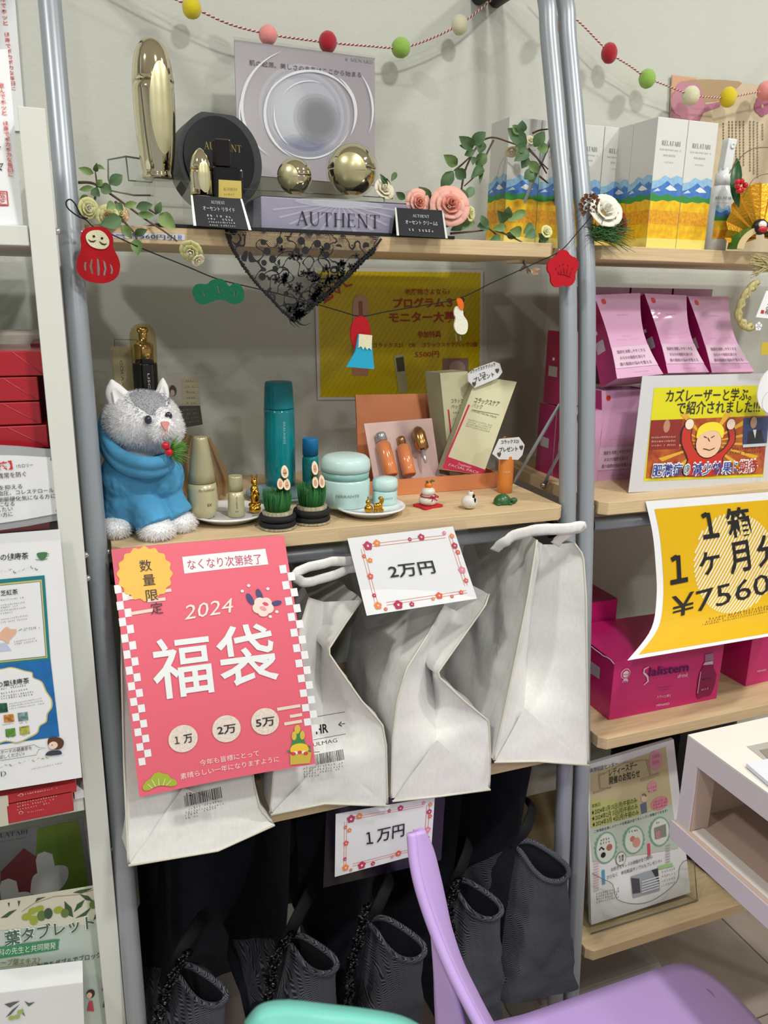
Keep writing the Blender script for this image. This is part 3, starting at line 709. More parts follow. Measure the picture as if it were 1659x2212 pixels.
def leaf_px(parent, a, b_, y, wpx, m, y2=None):
    p0, p1 = V(*a, y), V(*b_, y2 or y); b = MB(); leaf(b, p0, p1, wpx*mpp(p0), m); return b.build('leaf', parent)
def rose(parent, c, r, mc, mi, face, name='rose', n=4, seed=1):
    c = Vector(c); f = Vector(face).normalized(); a = Vector((0, 0, 1)) if abs(f.z) < .9 else Vector((1, 0, 0)); s = f.cross(a).normalized(); q = s.cross(f); R = Matrix((s, q, f)).transposed()
    rr = random.Random(seed); root = None; b = MB()
    for k in range(n):
        rad = r*(.18+.82*k/(n-1)); m = 3 if k == 0 else 4+k
        for i in range(m):
            a0 = 2*pi*i/m+k*.7+rr.uniform(-.15, .15); hw = pi/m*1.35; hh = r*(1.05-.16*k); tilt = .12+.24*k
            def g(u, v):
                aa = a0+(u-.5)*2*hw; e = 1-abs(2*u-1)**3*.4; rad2 = rad*(.35+.65*v**.7)*(1+tilt*v*v); z = hh*v*e-r*.35-r*.12*k+(-.16*r*max(0, v-.8)*5*.3 if k else 0)
                return c+R@Vector((rad2*cos(aa), rad2*sin(aa), z))
            b.grid(g, 6, 5, mc if k >= n-2 else mi)
    return b.build(name, parent, solid=.0004)

# ================================================================ POM GARLAND ON THE WALL
def yarn(b, pts, r, m1, m2, pitch=.0065):
    n = len(pts); L = 0; A = []; B = []
    for i, p in enumerate(pts):
        if i: L += (p-pts[i-1]).length
        t = (pts[min(i+1, n-1)]-pts[max(i-1, 0)]).normalized(); s = t.cross(Vector((0, 1, 0))).normalized(); q = s.cross(t); a = 2*pi*L/pitch
        o = (s*cos(a)+q*sin(a))*r*.62; A.append(p+o); B.append(p-o)
    b.tube(A, r*.7, m1, seg=5); b.tube(B, r*.7, m2, seg=5)
YG = 1.272
t = thing('pom_garland', 'felt ball garland on twisted red and white yarn along the wall', 'garland', V(860, 60, YG))
M_yr, M_yw = mat('yarn_red', 'a3273a', .8), mat('yarn_white', 'e8e2da', .8)
paths = [[(250, -70), (330, -25), (414, 15), (495, 52), (579, 74), (645, 84), (708, 92), (790, 99), (866, 103), (930, 84), (993, 53), (1035, 22), (1070, -8), (1110, -45)],
         [(1165, -40), (1215, 15), (1262, 58), (1316, 113), (1360, 142), (1398, 168), (1448, 188), (1492, 205), (1532, 210), (1573, 211), (1610, 204), (1655, 194), (1720, 172)]]
b = MB()
for p in paths:
    S = spline([V(a, c, YG) for a, c in p], 6); D = [S[0]]
    for q in S[1:]:
        n = max(1, int((q-D[-1]).length/.0011)); s0 = D[-1]
        D += [s0.lerp(q, (i+1)/n) for i in range(n)]
    yarn(b, D, .00125, M_yr, M_yw)
b.build('yarn', t)
for px, py, rx, rz, c, nm in [(414, 17, 20.5, 22, 'e3cf1c', 'yellow'), (579, 76, 20, 20, 'f29a98', 'pink'), (708, 91, 19.5, 22, 'b3182e', 'red'), (866, 103, 20.5, 20.5, '98c455', 'green'), (993, 54, 18, 20, 'e4e1c0', 'cream'), (1215, 50, 17, 20, 'eec3b4', 'pale pink'),
                              (1316, 115, 17.5, 21, 'b0182e', 'red'), (1398, 170, 18, 19.5, '98c455', 'green'), (1492, 207, 18.5, 20, 'e4e1c0', 'cream'), (1573, 210, 18, 20.5, 'e3cf1c', 'yellow'), (1655, 196, 19, 20, 'f29a98', 'pink')]:
    p = V(px, py, YG); k = mpp(p)
    b = MB().ell(p, (rx*k, min(rx, rz)*k, rz*k), mat('felt_'+nm.replace(' ', '_'), c, .95, bump=.6, bs=900, sheen=.4), seg=24, rings=16, nz=.05, nsc=160)
    o = b.build('pom_pom', t); o['label'] = nm+' felt ball'

# ================================================================ TOP BOARD OF THE GREY UNIT
Z1 = ZS[1]
# black mat under the display
M_satin = mat('black_satin', '0e1016', .45)
b = MB(); b.prism(Fr((0, 0, Z1), (1, 0, 0), (0, 1, 0)), [(.10, 1.003), (.48, 1.003), (.49, 1.10), (.46, 1.2), (.12, 1.2), (.09, 1.08)], .0002, .0036, M_satin)
b.build('display_cloth', label='black satin cloth laid flat under the gold jars and bottles', cat='cloth')
# lace hanging over the board edge
def lace():
    m = bpy.data.materials.new('black_lace'); m.use_nodes = True; nt = m.node_tree; b = nt.nodes['Principled BSDF']; b.inputs['Base Color'].default_value = lin('17171b'); b.inputs['Roughness'].default_value = .8
    tc = nt.nodes.new('ShaderNodeTexCoord'); N = nt.nodes.new
    def link(a, c): nt.links.new(a, c)
    def mth(op, a, b_=None, v=None):
        n = N('ShaderNodeMath'); n.operation = op; link(a, n.inputs[0])
        if b_ is not None: link(b_, n.inputs[1])
        if v is not None: n.inputs[1].default_value = v
        return n.outputs[0]
    sp = N('ShaderNodeSeparateXYZ'); link(tc.outputs['Object'], sp.inputs[0])
    gx_ = mth('LESS_THAN', mth('PINGPONG', mth('ADD', sp.outputs[0], sp.outputs[2]), v=.0011), v=.00022); gz = mth('LESS_THAN', mth('PINGPONG', mth('SUBTRACT', sp.outputs[2], sp.outputs[0]), v=.0011), v=.00022)
    net = mth('MAXIMUM', gx_, gz)
    vo = N('ShaderNodeTexVoronoi'); vo.inputs['Scale'].default_value = 72; link(tc.outputs['Object'], vo.inputs['Vector'])
    vd = mth('LESS_THAN', vo.outputs['Distance'], v=.34)
    no = N('ShaderNodeTexNoise'); no.inputs['Scale'].default_value = 26; no.inputs['Detail'].default_value = 1; link(tc.outputs['Object'], no.inputs['Vector'])
    reg = mth('GREATER_THAN', no.outputs['Fac'], v=.47); fl = mth('MULTIPLY', vd, reg)
    no2 = N('ShaderNodeTexNoise'); no2.inputs['Scale'].default_value = 55; no2.inputs['Detail'].default_value = 0; link(tc.outputs['Object'], no2.inputs['Vector'])
    st = mth('LESS_THAN', mth('ABSOLUTE', mth('SUBTRACT', no2.outputs['Fac'], v=.5)), v=.018)
    a = mth('MAXIMUM', mth('MAXIMUM', net, fl), st); link(a, b.inputs['Alpha']); return m
M_lace = lace()
fr = front(.9985)
Lp = [fr.px(*q) for q in [(487, 504), (498, 530), (515, 560), (537, 592), (560, 620), (585, 645), (605, 668), (630, 690)]]
Rp = [fr.px(*q) for q in [(822, 516), (800, 545), (772, 570), (748, 598), (722, 620), (700, 640), (668, 664), (634, 690)]]
t = thing('lace_cloth', 'black floral lace triangle hanging over the top board edge', 'lace', fr.at(*fr.px(630, 690)))
b = MB()
def lf(u, v):
    i = v*7; k = min(int(i), 6); a = Vector(Lp[k]).lerp(Vector(Lp[k+1]), i-k); c = Vector(Rp[k]).lerp(Vector(Rp[k+1]), i-k); p = a.lerp(c, u)
    return fr.at(p.x, p.y, .0015+.0025*sin(u*9+v*2)*v)
b.grid(lf, 24, 20, M_lace)
b.grid(lambda u, v: fr.at(Lp[0][0]*(1-u)+Rp[0][0]*u, Z1+.0045+(Lp[0][1]*(1-u)+Rp[0][1]*u-Z1-.004)*v, -.012+.0135*v), 12, 2, M_lace); b.build('net', t)
M_ln = mat('lace_thread', '141418', .8)
r = random.Random(5); b = MB()
for side, Q in ((0, Lp), (1, Rp)):
    S = sp2(Q, 5, closed=False)
    b.tube([fr.at(p[0], p[1], .003) for p in S], .0014, M_ln, seg=5)
    for i, p in enumerate(S[4:]):
        rr_ = r.uniform(.003, .0048) if side else r.uniform(.002, .003)
        for k in range(5):
            a = k*2*pi/5+i; b.prism(fr, circ((p[0]+cos(a)*rr_*.6, p[1]+sin(a)*rr_*.6), rr_*.42, 6), .0032, .0037, M_ln)
b.build('scalloped_hem', t)
b = MB(); K5 = K(640, 500, 2.552)
for i in range(46):
    v = r.uniform(.08, .95)**.8; u = r.uniform(.22, .98); p = lf(u, v); A, B_ = p.x, p.z; rr_ = r.uniform(.0035, .006); a0 = r.uniform(0, 6)
    for k in range(5):
        a = a0+k*2*pi/5; c = (A+cos(a)*rr_*.55, B_+sin(a)*rr_*.55); pts = [(c[0]+x, c[1]+y) for x, y in crot([(rr_*.6*cos(q), rr_*.3*sin(q)) for q in [j*pi/4 for j in range(8)]], a)]
        b.prism(fr, pts, .0048, .0052, M_ln)
    if i % 2 == 0:
        L = [(A+rr_*cos(a0+s*.5)*(.8+s*.55), B_+rr_*sin(a0+s*.5)*(.8+s*.55)) for s in range(6)]; b.prism(fr, stroke2(L, [.0012, .0016, .0022, .0018, .001, .0004]), .0048, .0052, M_ln)
b.build('flower_motif', t, kind='stuff')

# shelf edge price strip
p4 = [(243, 502), (399, 506), (399, 519), (243, 514)]
s = Sheet('price_strip', 'pale blue price strip stuck on the top board edge beside the red felt doll', 'label', p4, q4(p4, YF[1]-.0001), mat('strip_blue', 'd3d9e6', .5), th=.0003)
s.text('ー 各560円引', (250, 512), (376, 518), col('2a2e40'), hpx=9); s.text('税', (382, 517.5), (392, 518), col('4a62b8'), hpx=10); s.done()

# tall gold bottle
def gold_bottle(label, cx, y, rows, seam, face, base_py, group=None):
    B = axis(cx, base_py, y); pr = prof_px(B, cx, rows); t = thing('gold_bottle', label, 'bottle', B, group)
    zs = V(cx, seam, y).z-B.z; lo = [p for p in pr if p[1] < zs]+[(rprof(pr, zs), zs-.0004)]; hi = [(rprof(pr, zs)-.0008, zs-.0004), (rprof(pr, zs)-.0008, zs+.0006), (rprof(pr, zs)+.0001, zs+.0008)]+[p for p in pr if p[1] > zs]
    MB().lathe(B, lo, M_gold, seg=40).build('body', t); MB().lathe(B, hi, M_gold, seg=40).build('cap', t)
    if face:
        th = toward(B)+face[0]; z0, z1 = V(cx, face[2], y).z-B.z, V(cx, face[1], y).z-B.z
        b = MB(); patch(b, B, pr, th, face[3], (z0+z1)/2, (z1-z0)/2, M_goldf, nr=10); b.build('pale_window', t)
    return t, B, pr
gold_bottle('tall bullet shaped gold bottle with a pale oval window, on the clear riser', 342, 1.105,
    [(389, 30), (386, 33), (378, 33), (374, 31), (368, 33), (340, 37), (300, 41), (250, 43.5), (200, 44.5), (170, 44), (140, 41), (115, 35.5), (98, 27), (88, 18), (82, 8), (80.5, .3)], 181, (.42, 140, 338, .62), 389)
gold_bottle('small gold bottle standing behind the left black price card', 436, 1.045,
    [(424, 20), (420, 23), (400, 23.5), (375, 23.5), (355, 22), (338, 17), (327, 10), (321, 4), (319.5, .3)], 368, (.35, 350, 418, .6), 424)
# clear riser under them
B0 = V(300, 489, 1.075); zt = V(342, 389, 1.105).z
t = thing('display_riser', 'clear acrylic riser under the tall gold bottle', 'stand', (.155, 1.1, Z1+.004))
xl, xr = V(298, 395, 1.075).x, V(418, 395, 1.075).x
b = MB(); b.box(xl, xr, 1.062, 1.15, zt-.0035, zt-.0002, M_acr); b.build('top', t)
for q in (xl+.016, xr-.005): MB().box(q, q+.003, 1.064, 1.148, Z1+.004, zt-.0036, M_acr).build('side', t)
b = MB(); zc = V(342, 440, 1.075).z; b.box(xl+.019, xr+.03, 1.062, 1.09, zc-.003, zc, M_acr); b.build('lower_step', t)
t = thing('photo_stand', 'empty clear acrylic card stand behind the leafy vine on the left', 'stand', V(260, 400, 1.13))
M_edge = mat('acrylic_edge', '6c7472', .2, alpha=.75)
b = MB(); f2 = front(1.13); P = [f2.px(*q) for q in [(233, 343), (272, 338), (278, 388), (240, 412)]]
b.prism(f2, [f2.px(*q) for q in [(240, 412), (320, 424), (310, 342), (272, 338), (233, 343)]], 0, .002, M_acr); b.build('pane', t)
b = MB(); b.tube([f2.at(*f2.px(*q)) for q in [(318, 345), (272, 338), (233, 345), (234, 386), (240, 412), (290, 422), (325, 422)]], .0011, M_edge, seg=6); b.tube([f2.at(*f2.px(*q)) for q in [(272, 338), (278, 390), (330, 394)]], .0011, M_edge, seg=6)
b.build('edge', t)

# black round case
M_case = mat('black_case', '23292c', .45); M_casef = mat('black_case_face', '14181b', .2)
f = Fr(V(478, 345, 1.12), (cos(.18), sin(.18), 0), (0, 0.10, 1)); t = thing('gift_case', 'large round black case with a flat top and gold lettering', 'case', (f.o.x, 1.12, Z1+.004))
k = mpp(f.o); W, H_ = 92*k, 100*k
ol = []
for i in range(64):
    a = 2*pi*i/64; x, y = W*cos(a)*(1.02), H_*sin(a); y = max(min(y, H_*.93), -H_*.96); ol.append((x, y))
MB().prism(f, ol, -.045, 0, M_case).build('body', t, bevel=.003)
ring = [(x*.86-.003, y*.86) for x, y in [(W*cos(2*pi*i/64), H_*sin(2*pi*i/64)) for i in range(64)]]
MB().prism(f, ring, 0, .0035, M_casef).build('face', t, bevel=.001)
vs, fs = serif('AUTHENT'); mx = max(v[0] for v in vs); w_ = 84*k
MB().add([f.at(-w_*.46+x/mx*w_, .010+y*15*k, .0039) for x, y in vs], fs, mat('gold_print', '8f7a4a', .4, metal=.5)).build('lettering', t)
# perfume bottle
M_bg = mat('black_glass', '07080a', .06, coat=.5); yb_ = 1.045
t = thing('perfume_bottle', 'square black glass bottle with a pale gold label and dark cap', 'bottle', axis(494, 432, yb_))
a, c = V(461, 432, yb_), V(527, 432, yb_); z1 = V(494, 360, yb_).z
b = MB(); b.box(a.x, c.x, yb_, yb_+.03, a.z-.004, z1, M_bg); b.build('body', t, bevel=.004)
a2, c2 = V(466, 358, yb_+.004), V(499, 358, yb_+.004); b = MB(); b.box(a2.x, c2.x, yb_+.004, yb_+.026, z1+.0005, V(480, 298, yb_).z, mat('dark_cap', '1a1013', .2)); b.build('cap', t, bevel=.0015)
p4 = [(472, 388), (521, 391), (522, 429), (472, 427)]
s = Sheet('label_plate', '', '', p4, q4(p4, yb_-.0004), mat('gold_label', 'd9c46a', .35, metal=.3), parent=t); s.ob['label'] = 'pale gold label'
s.ob.name = 'label_plate'; s.text('AUTHENT', (482, 411), (513, 412), col('8a7030'), ser=True, hpx=6); s.scrib((484, 421), (508, 421), col('8a7030'), h=4); s.done()

# acrylic backdrop board
M_bd = mat('lilac_grey_board', '9a9499', .35, ns=2.2, col2='8b858f')
p4 = [(505, 88), (808, 128), (808, 402), (514, 378)]
yy = [1.235, 1.245, 1.20, 1.19]
s = Sheet('display_board', 'lilac grey display board printed with a glowing glass sphere', 'board', p4, q4(p4, yy), M_bd, th=.003)
KB = K(460, 60, 3.77)
s.text('肌の起源。美しさの未来はここから始まる', KB((290, 315))[0], KB((1200, 415))[0], col('4c4450'), hpx=10)
s.text('MENARD', (755, 135), (803, 141), col('77707a'), ser=True, hpx=7, part='small_lettering'); s.disc((746, 131), 3, col('77707a'), n=8, part='small_lettering')
def arc(cx, cy, rx, ry, a0, a1, w0, c, lay, al=1, n=30):
    pts = [(cx+rx*cos(a0+(a1-a0)*i/n), cy+ry*sin(a0+(a1-a0)*i/n)) for i in range(n+1)]
    s.line(pts, [w0*sin(pi*i/n)+.3 for i in range(n+1)], c, 'sphere_print', lay)
def blob(name, c, a):
    if name in _M: return _M[name]
    m = bpy.data.materials.new(name); m.use_nodes = True; b_ = m.node_tree.nodes['Principled BSDF']; b_.inputs['Base Color'].default_value = lin(c); b_.inputs['Alpha'].default_value = a; b_.inputs['Roughness'].default_value = .4; _M[name] = m; return m
P1, P2, P3 = blob('print_veil_white', 'e8ecf4', .24), blob('print_veil_blue', '8f95b8', .13), blob('print_arc_white', 'f0f3fa', .65)
cx, cy = 665, 250
for i in range(5): s.disc((cx-8, cy-2), 98-i*7, P1 if i % 2 == 0 else P2, 'sphere_print', 1+i*.3, n=48)
for i in range(6): s.disc((620, 245), 44-i*6, P1, 'sphere_print', 3+i*.2, n=30, r2=66-i*9)
for i in range(4): s.disc((660, 320), 60-i*11, P2, 'sphere_print', 4.4+i*.2, n=30, r2=24-i*5)
for i in range(4): s.disc((683, 262), 52-i*8, blob('print_veil_grey', '8c8c92', .16), 'sphere_print', 5.4+i*.2, n=36)
for a0, a1, rx, ry, w_ in [(-2.9, -.2, 98, 92, 5), (-.9, .5, 100, 100, 7), (2.0, 3.9, 96, 100, 6), (.4, 2.2, 92, 96, 3), (2.2, 3.3, 76, 84, 4), (-2.6, -1.2, 70, 70, 2)]: arc(cx, cy, rx, ry, a0, a1, w_, P3, 6.5)
arc(660, 235, 140, 130, 2.2, 4.3, 6, P3, 7); arc(660, 245, 142, 138, -.6, .35, 5, P3, 7); arc(640, 250, 125, 120, 2.6, 3.6, 3, P3, 7)
s.done()
# clear sleeve standing proud of the board
b = MB(); q = q4([(503, 80), (810, 122), (810, 128), (505, 89)], [1.232, 1.242, 1.242, 1.232]); b.add([p+Vector((0, -.002, 0)) for p in q], [(3, 2, 1, 0)], M_acr); b.build('acrylic_lip', s.ob, solid=.002)

# plinth with the big lettering
yp = 1.012; z0 = Z1+.0038; a, c = V(565, 495, yp), V(888, 511, yp); zt = V(565, 424, yp).z
t = thing('display_plinth', 'low lilac plinth lettered across its front, carrying the gold sphere jars', 'stand', ((a.x+c.x)/2, yp, z0))
M_pl = mat('plinth_lilac', '9d99ab', .4, ns=6, col2='8583a0', stretch=(1, 1, .5))
b = MB(); b.box(a.x, c.x, yp, yp+.11, z0, zt, M_pl); b.build('block', t, bevel=.0008)
p4 = [(566, 425), (887, 447), (887, 511), (566, 495)]
s = Sheet('front', '', '', p4, q4(p4, yp-.0001), M_pl, nosheet=True, parent=t)
s.text('AUTHENT', (641, 486), (821, 493.5), col('2b2536'), 'lettering', ser=True, hpx=30, gap=.07)
for i in range(11):
    a_ = -2.9+i*.26; s.poly([(735, 438), (735+150*cos(a_+.03), 436-70*abs(sin(a_+.03))*-1), (735+150*cos(a_-.03), 436+70*abs(sin(a_-.03)))], P1, 'light_rays', 1+i*.1)
s.disc((735, 440), 60, P1, 'light_rays', 1, r2=8); s.disc((735, 440), 95, P1, 'light_rays', 1.2, r2=9); s.done()
b = MB(); T2 = .0018; h2 = .018
for bx in ((a.x, c.x, yp+.10, yp+.10+T2), (a.x, a.x+T2, yp+.001, yp+.10), (c.x-T2, c.x, yp+.001, yp+.10)): b.box(*bx, zt+.0003, zt+h2, M_acr)
b.build('clear_tray', t); b = MB()
b.tube([(a.x, yp+.10, zt+h2), (c.x, yp+.10, zt+h2)], .0008, M_edge, seg=5); b.tube([(c.x, yp+.10, zt+h2), (c.x, yp+.10, zt)], .0008, M_edge, seg=5); b.build('tray_edge', t)
MB().box(a.x+.002, c.x-.002, yp+.002, yp+.098, zt+.0003, zt+.0016, mat('grey_mirror', '77787a', .12, metal=.8)).build('tray_floor', t)

# gold sphere jars
def sphere_jar(label, px, py, rp, y, shell, fx=0):
    p = V(px, py, y); R_ = rp*mpp(p); zb = zt+.0018; c = Vector((p.x, y, p.z)); t = thing('gold_jar', label, 'jar', (c.x, c.y, zb), None)
    hb = c.z-zb; n = 18; a_min = max(-pi/2+.25, -math.asin(min(.97, hb/R_))) if hb < R_ else -pi/2+.2
    lo = [(R_*.45, -min(hb, R_)+.0001)]+[(R_*cos(a_min+( -.02-a_min)*i/n), R_*sin(a_min+(-.02-a_min)*i/n)) for i in range(n+1)]
    hi = [(R_*cos(.02+(pi/2-.02)*i/n)+1e-5, R_*sin(.02+(pi/2-.02)*i/n)) for i in range(n+1)]
    MB().lathe(c, lo, M_gold, seg=48).build('lower_half', t); MB().lathe(c, [(R_-.0012, -.0012), (R_-.0012, .0012)], mat('seam_gold', '8d8260', .3, metal=1), seg=48).build('seam', t)
    MB().lathe(c, hi, M_gold, seg=48).build('lid', t)
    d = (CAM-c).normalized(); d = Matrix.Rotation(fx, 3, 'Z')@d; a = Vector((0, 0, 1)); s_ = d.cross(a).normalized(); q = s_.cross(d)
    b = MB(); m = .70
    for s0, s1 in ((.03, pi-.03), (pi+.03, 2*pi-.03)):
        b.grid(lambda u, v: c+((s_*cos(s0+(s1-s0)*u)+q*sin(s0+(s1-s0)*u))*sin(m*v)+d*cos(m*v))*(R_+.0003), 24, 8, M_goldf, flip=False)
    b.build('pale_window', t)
    if shell: MB().ell(c, R_*1.085, clear('clear_shell', 'fbfbf8', .07, .03), seg=40, rings=24).build('clear_shell', t)
    return t
sphere_jar('large gold sphere jar in a clear shell on the lilac plinth', 760, 367, 53, yp+.052, True, -.1)
sphere_jar('small gold sphere jar on the left of the lilac plinth', 636, 381, 37.5, yp+.04, False, -.5)
MB().prism(Fr((0, 0, zt+.0018), (1, 0, 0), (0, 1, 0)), circ((V(800, 425, yp+.06).x, yp+.05), .034, 28), 0, .0012, mat('black_disc', '15161a', .3)).build('jar_stand', label='thin black disc under the large gold sphere jar', cat='stand')

# tent price cards
def tent(label, p4, y0, lines):
    q = q4(p4, [y0+.016, y0+.016, y0, y0]); s = Sheet('price_card', label, 'price card', p4, q, mat('card_black', '0c0f16', .45, spec=.25), th=.0006)
    M_s = mat('card_silver', 'b9bcb6', .35, metal=.4); b = MB(); TL, TR, BR, BL = q; W = (TR-TL).normalized()
    for P_, sg in ((TL, -1), (TR, 1)):
        Q = BL if sg < 0 else BR; b.add([P_, P_+W*sg*.0022, Q+W*sg*.0032, Q, (P_+Q)/2-s.n*.004], [(0, 1, 2, 3)] if sg < 0 else [(0, 3, 2, 1)], M_s)
    b.build('silver_edge', s.ob, solid=.001)
    b = MB(); bk = [TL+Vector((0, .002, 0)), TR+Vector((0, .002, 0)), BR+Vector((0, .026, 0)), BL+Vector((0, .026, 0))]; b.add(bk, [(0, 1, 2, 3)], mat('card_black')); b.build('back_flap', s.ob, solid=.0006)
    wt = col('c9ccd2')
    for (st, a, c, h, f_) in lines:
        if st == '~': s.scrib(a, c, wt, h=h)
        else: s.text(st, a, c, wt, hpx=h, ser=f_)
    s.done()
tent('black tent price card in front of the small gold bottle, four lines of print', [(416, 422), (519, 430), (537, 497), (424, 488)], .985,
    [('AUTHENT', (455, 440), (485, 442), 6, True), ('オーセント リタイド', (438, 453), (507, 458), 8, False), ('~', (446, 467), (500, 471), 5, 0), ('~', (448, 474), (504, 478), 5, 0), ('~', (450, 481), (508, 484), 4, 0), ('~', (452, 488), (510, 491), 4, 0)])
tent('black tent price card at the right end of the lilac plinth', [(856, 449), (954, 455), (962, 515), (862, 509)], .985,
    [('AUTHENT', (890, 470), (926, 472), 6, True), ('オーセント クリームS', (875, 484), (944, 488), 8, False), ('~', (882, 499), (938, 503), 6, 0)])

# ---- vines and roses
def vine(name, label, stems, leaves, y, m=None, cat='artificial vine'):
    b0 = V(*stems[0][0][:2], stems[0][0][2]); t = thing(name, label, cat, b0)
    b = MB()
    for st in stems:
        P_ = spline([V(*q) for q in st], 5); n = len(P_); b.tube(P_, [.0016*(1-.5*i/n) for i in range(n)], M_stem, seg=6)
    b.build('stem', t)
    for i, (a, c, w_) in enumerate(leaves):
        leaf_px(t, a, c, y+rnd.uniform(-.006, .006), w_, m[i % len(m)] if isinstance(m, list) else m, y+rnd.uniform(-.016, .010))
    return t
k3 = K(780, 200, 3.318)
rl = [((805, 395), (700, 312), 26), ((790, 375), (895, 282), 27), ((800, 395), (702, 378), 14), ((815, 415), (740, 450), 17), ((850, 440), (870, 350), 22), ((690, 520), (590, 445), 24), ((662, 560), (572, 690), 27), ((672, 550), (752, 615), 25),
      ((900, 440), (820, 520), 26), ((812, 460), (800, 520), 14), ((870, 530), (785, 615), 22), ((868, 540), (848, 660), 9), ((1150, 290), (1155, 198), 22), ((1190, 370), (1050, 255), 30), ((1150, 300), (1085, 232), 18), ((1180, 400), (1100, 385), 22),
      ((1240, 390), (1315, 275), 26), ((1260, 400), (1340, 400), 22), ((1200, 410), (1095, 495), 26), ((1200, 460), (1150, 545), 20), ((1210, 490), (1268, 575), 22), ((1200, 545), (1262, 600), 18), ((1235, 560), (1168, 622), 24), ((1240, 590), (1205, 640), 18),
      ((1045, 905), (1058, 815), 22), ((1040, 920), (975, 845), 24), ((1040, 920), (1185, 850), 20), ((740, 760), (810, 680), 20), ((760, 790), (720, 690), 16), ((500, 760), (410, 675), 22), ((500, 790), (470, 690), 14), ((640, 990), (790, 905), 24), ((700, 930), (820, 940), 22),
      ((830, 960), (920, 940), 26), ((900, 960), (860, 880), 16), ((1060, 990), (1150, 1000), 24), ((1160, 1010), (1240, 960), 26), ((1250, 1000), (1170, 1040), 22), ((1340, 1040), (1270, 1090), 24), ((1270, 1010), (1340, 1060), 22), ((1000, 1040), (920, 1060), 18), ((940, 980), (1040, 960), 18), ((630, 960), (560, 900), 16), ((1110, 1040), (1040, 1010), 16)]
st = [[(985, 1060, 1.02), (960, 1010, 1.02), (880, 950, 1.03)], [(720, 690, 1.08), (745, 560, 1.10), (810, 420, 1.11), (870, 345, 1.11), (950, 322, 1.10), (1060, 355, 1.09), (1180, 400, 1.08), (1250, 460, 1.07), (1340, 550, 1.06)], [(950, 340, 1.10), (900, 440, 1.10), (850, 560, 1.10), (740, 670, 1.10)], [(670, 560, 1.10), (740, 500, 1.10), (810, 430, 1.10)],
      [(960, 985, 1.03), (1050, 1020, 1.02), (1160, 1075, 1.015)], [(1230, 290, 1.09), (1280, 270, 1.09), (1340, 262, 1.09)], [(1200, 400, 1.08), (1270, 480, 1.07), (1330, 580, 1.07)], [(1280, 600, 1.06), (1340, 650, 1.06)], [(640, 1010, 1.02), (760, 1000, 1.02), (900, 985, 1.03)]]
st = [[(*k3(q[:2])[0], q[2]) for q in s_] for s_ in st]
tv = vine('rose_vine', 'leafy artificial rose vine arching up beside the right upright', st, [], 1.09)
for i, (a, c, w_) in enumerate(rl):
    a, c = k3(a, c); yq = 1.085 if a[1] < 400 else 1.02; yq = 1.045 if 1060 < a[0] and a[1] < 400 else yq
    leaf_px(tv, a, c, yq+rnd.uniform(-.006, .006), w_*1.0, [M_leaf, M_leaf, M_leaf2][i % 3], yq+rnd.uniform(-.012, .010))
M_r1, M_r2 = mat('rose_pink', 'e3aa9c', .6), mat('rose_pink_deep', 'd98e7c', .6); M_r3, M_r4 = mat('rose_cream', 'e9e2c8', .6), mat('rose_cream_green', 'd9d99c', .6)
def rose_px(par, px, py, rp, y, a, c, face=(.0, -1, .25), n=4, seed=1, lab=None):
    p = V(px, py, y); o = rose(par, p, rp*.66*mpp(p), a, c, face, n=n, seed=seed)
    if lab: o['label'] = lab
rose_px(tv, 975, 440, 33, 1.0, M_r1, M_r2, (-.15, -1, .35), 5, 2, 'large open pink rose'); rose_px(tv, 907, 437, 22, 1.01, M_r1, M_r2, (.1, -1, .1), 5, 4, 'smaller pink rose')
rose_px(tv, 1017, 462, 15, 1.01, M_r4, M_r4, (.6, -1, 0), 3, 6, 'yellow green bud'); rose_px(tv, 1105, 328, 14, 1.06, M_r3, M_r3, (-.3, -.6, -.8), 3, 7, 'cream bud'); rose_px(tv, 1147, 302, 10, 1.07, M_r3, M_r4, (0, -1, .5), 3, 8); rose_px(tv, 1181, 500, 13, 1.0, M_r4, M_r3, (0, -1, .3), 3, 9)
tv2 = vine('rose_sprig', 'cream artificial rose with two dark leaves behind the large gold sphere jar', [[(846, 430, 1.14), (843, 400, 1.14), (835, 385, 1.14)]], [((838, 398), (820, 375), 9), ((845, 392), (856, 372), 12), ((855, 415), (875, 430), 16), ((838, 400), (822, 385), 10)], 1.135, [M_leaf])
rose_px(tv2, 832, 407, 20, 1.13, M_r3, M_r3, (.2, -1, .5), 4, 12)
k1 = K(0, 0, 2.963)
ll = [((600, 1110), (500, 1075), 17), ((610, 1100), (620, 1040), 12), ((620, 1060), (675, 1085), 10), ((700, 1180), (785, 1120), 26), ((600, 1200), (505, 1215), 14), ((640, 1190), (720, 1230), 26), ((620, 1190), (655, 1150), 16), ((590, 1210), (640, 1260), 22), ((730, 1300), (680, 1340), 20), ((740, 1300), (790, 1350), 18), ((790, 1320), (880, 1300), 16),
      ((870, 1330), (980, 1310), 22), ((880, 1370), (990, 1380), 18), ((1000, 1370), (1030, 1290), 17), ((1020, 1370), (1125, 1465), 34), ((780, 1400), (640, 1440), 34), ((790, 1440), (840, 1530), 20), ((860, 1500), (945, 1470), 18), ((870, 1530), (880, 1640), 26), ((560, 1250), (510, 1290), 14)]
st = [[(500, 1168, 1.03), (600, 1175, 1.03), (720, 1250, 1.02), (830, 1330, 1.0), (940, 1410, .985), (1050, 1480, .972), (1135, 1545, .97)], [(600, 1300, 1.03), (620, 1200, 1.03), (610, 1100, 1.03)], [(740, 1290, 1.01), (780, 1400, 1.0), (860, 1490, .985), (875, 1540, .98)], [(940, 1330, 1.0), (1000, 1370, .99)]]
st = [[(*k1(q[:2])[0], q[2]) for q in s_] for s_ in st]
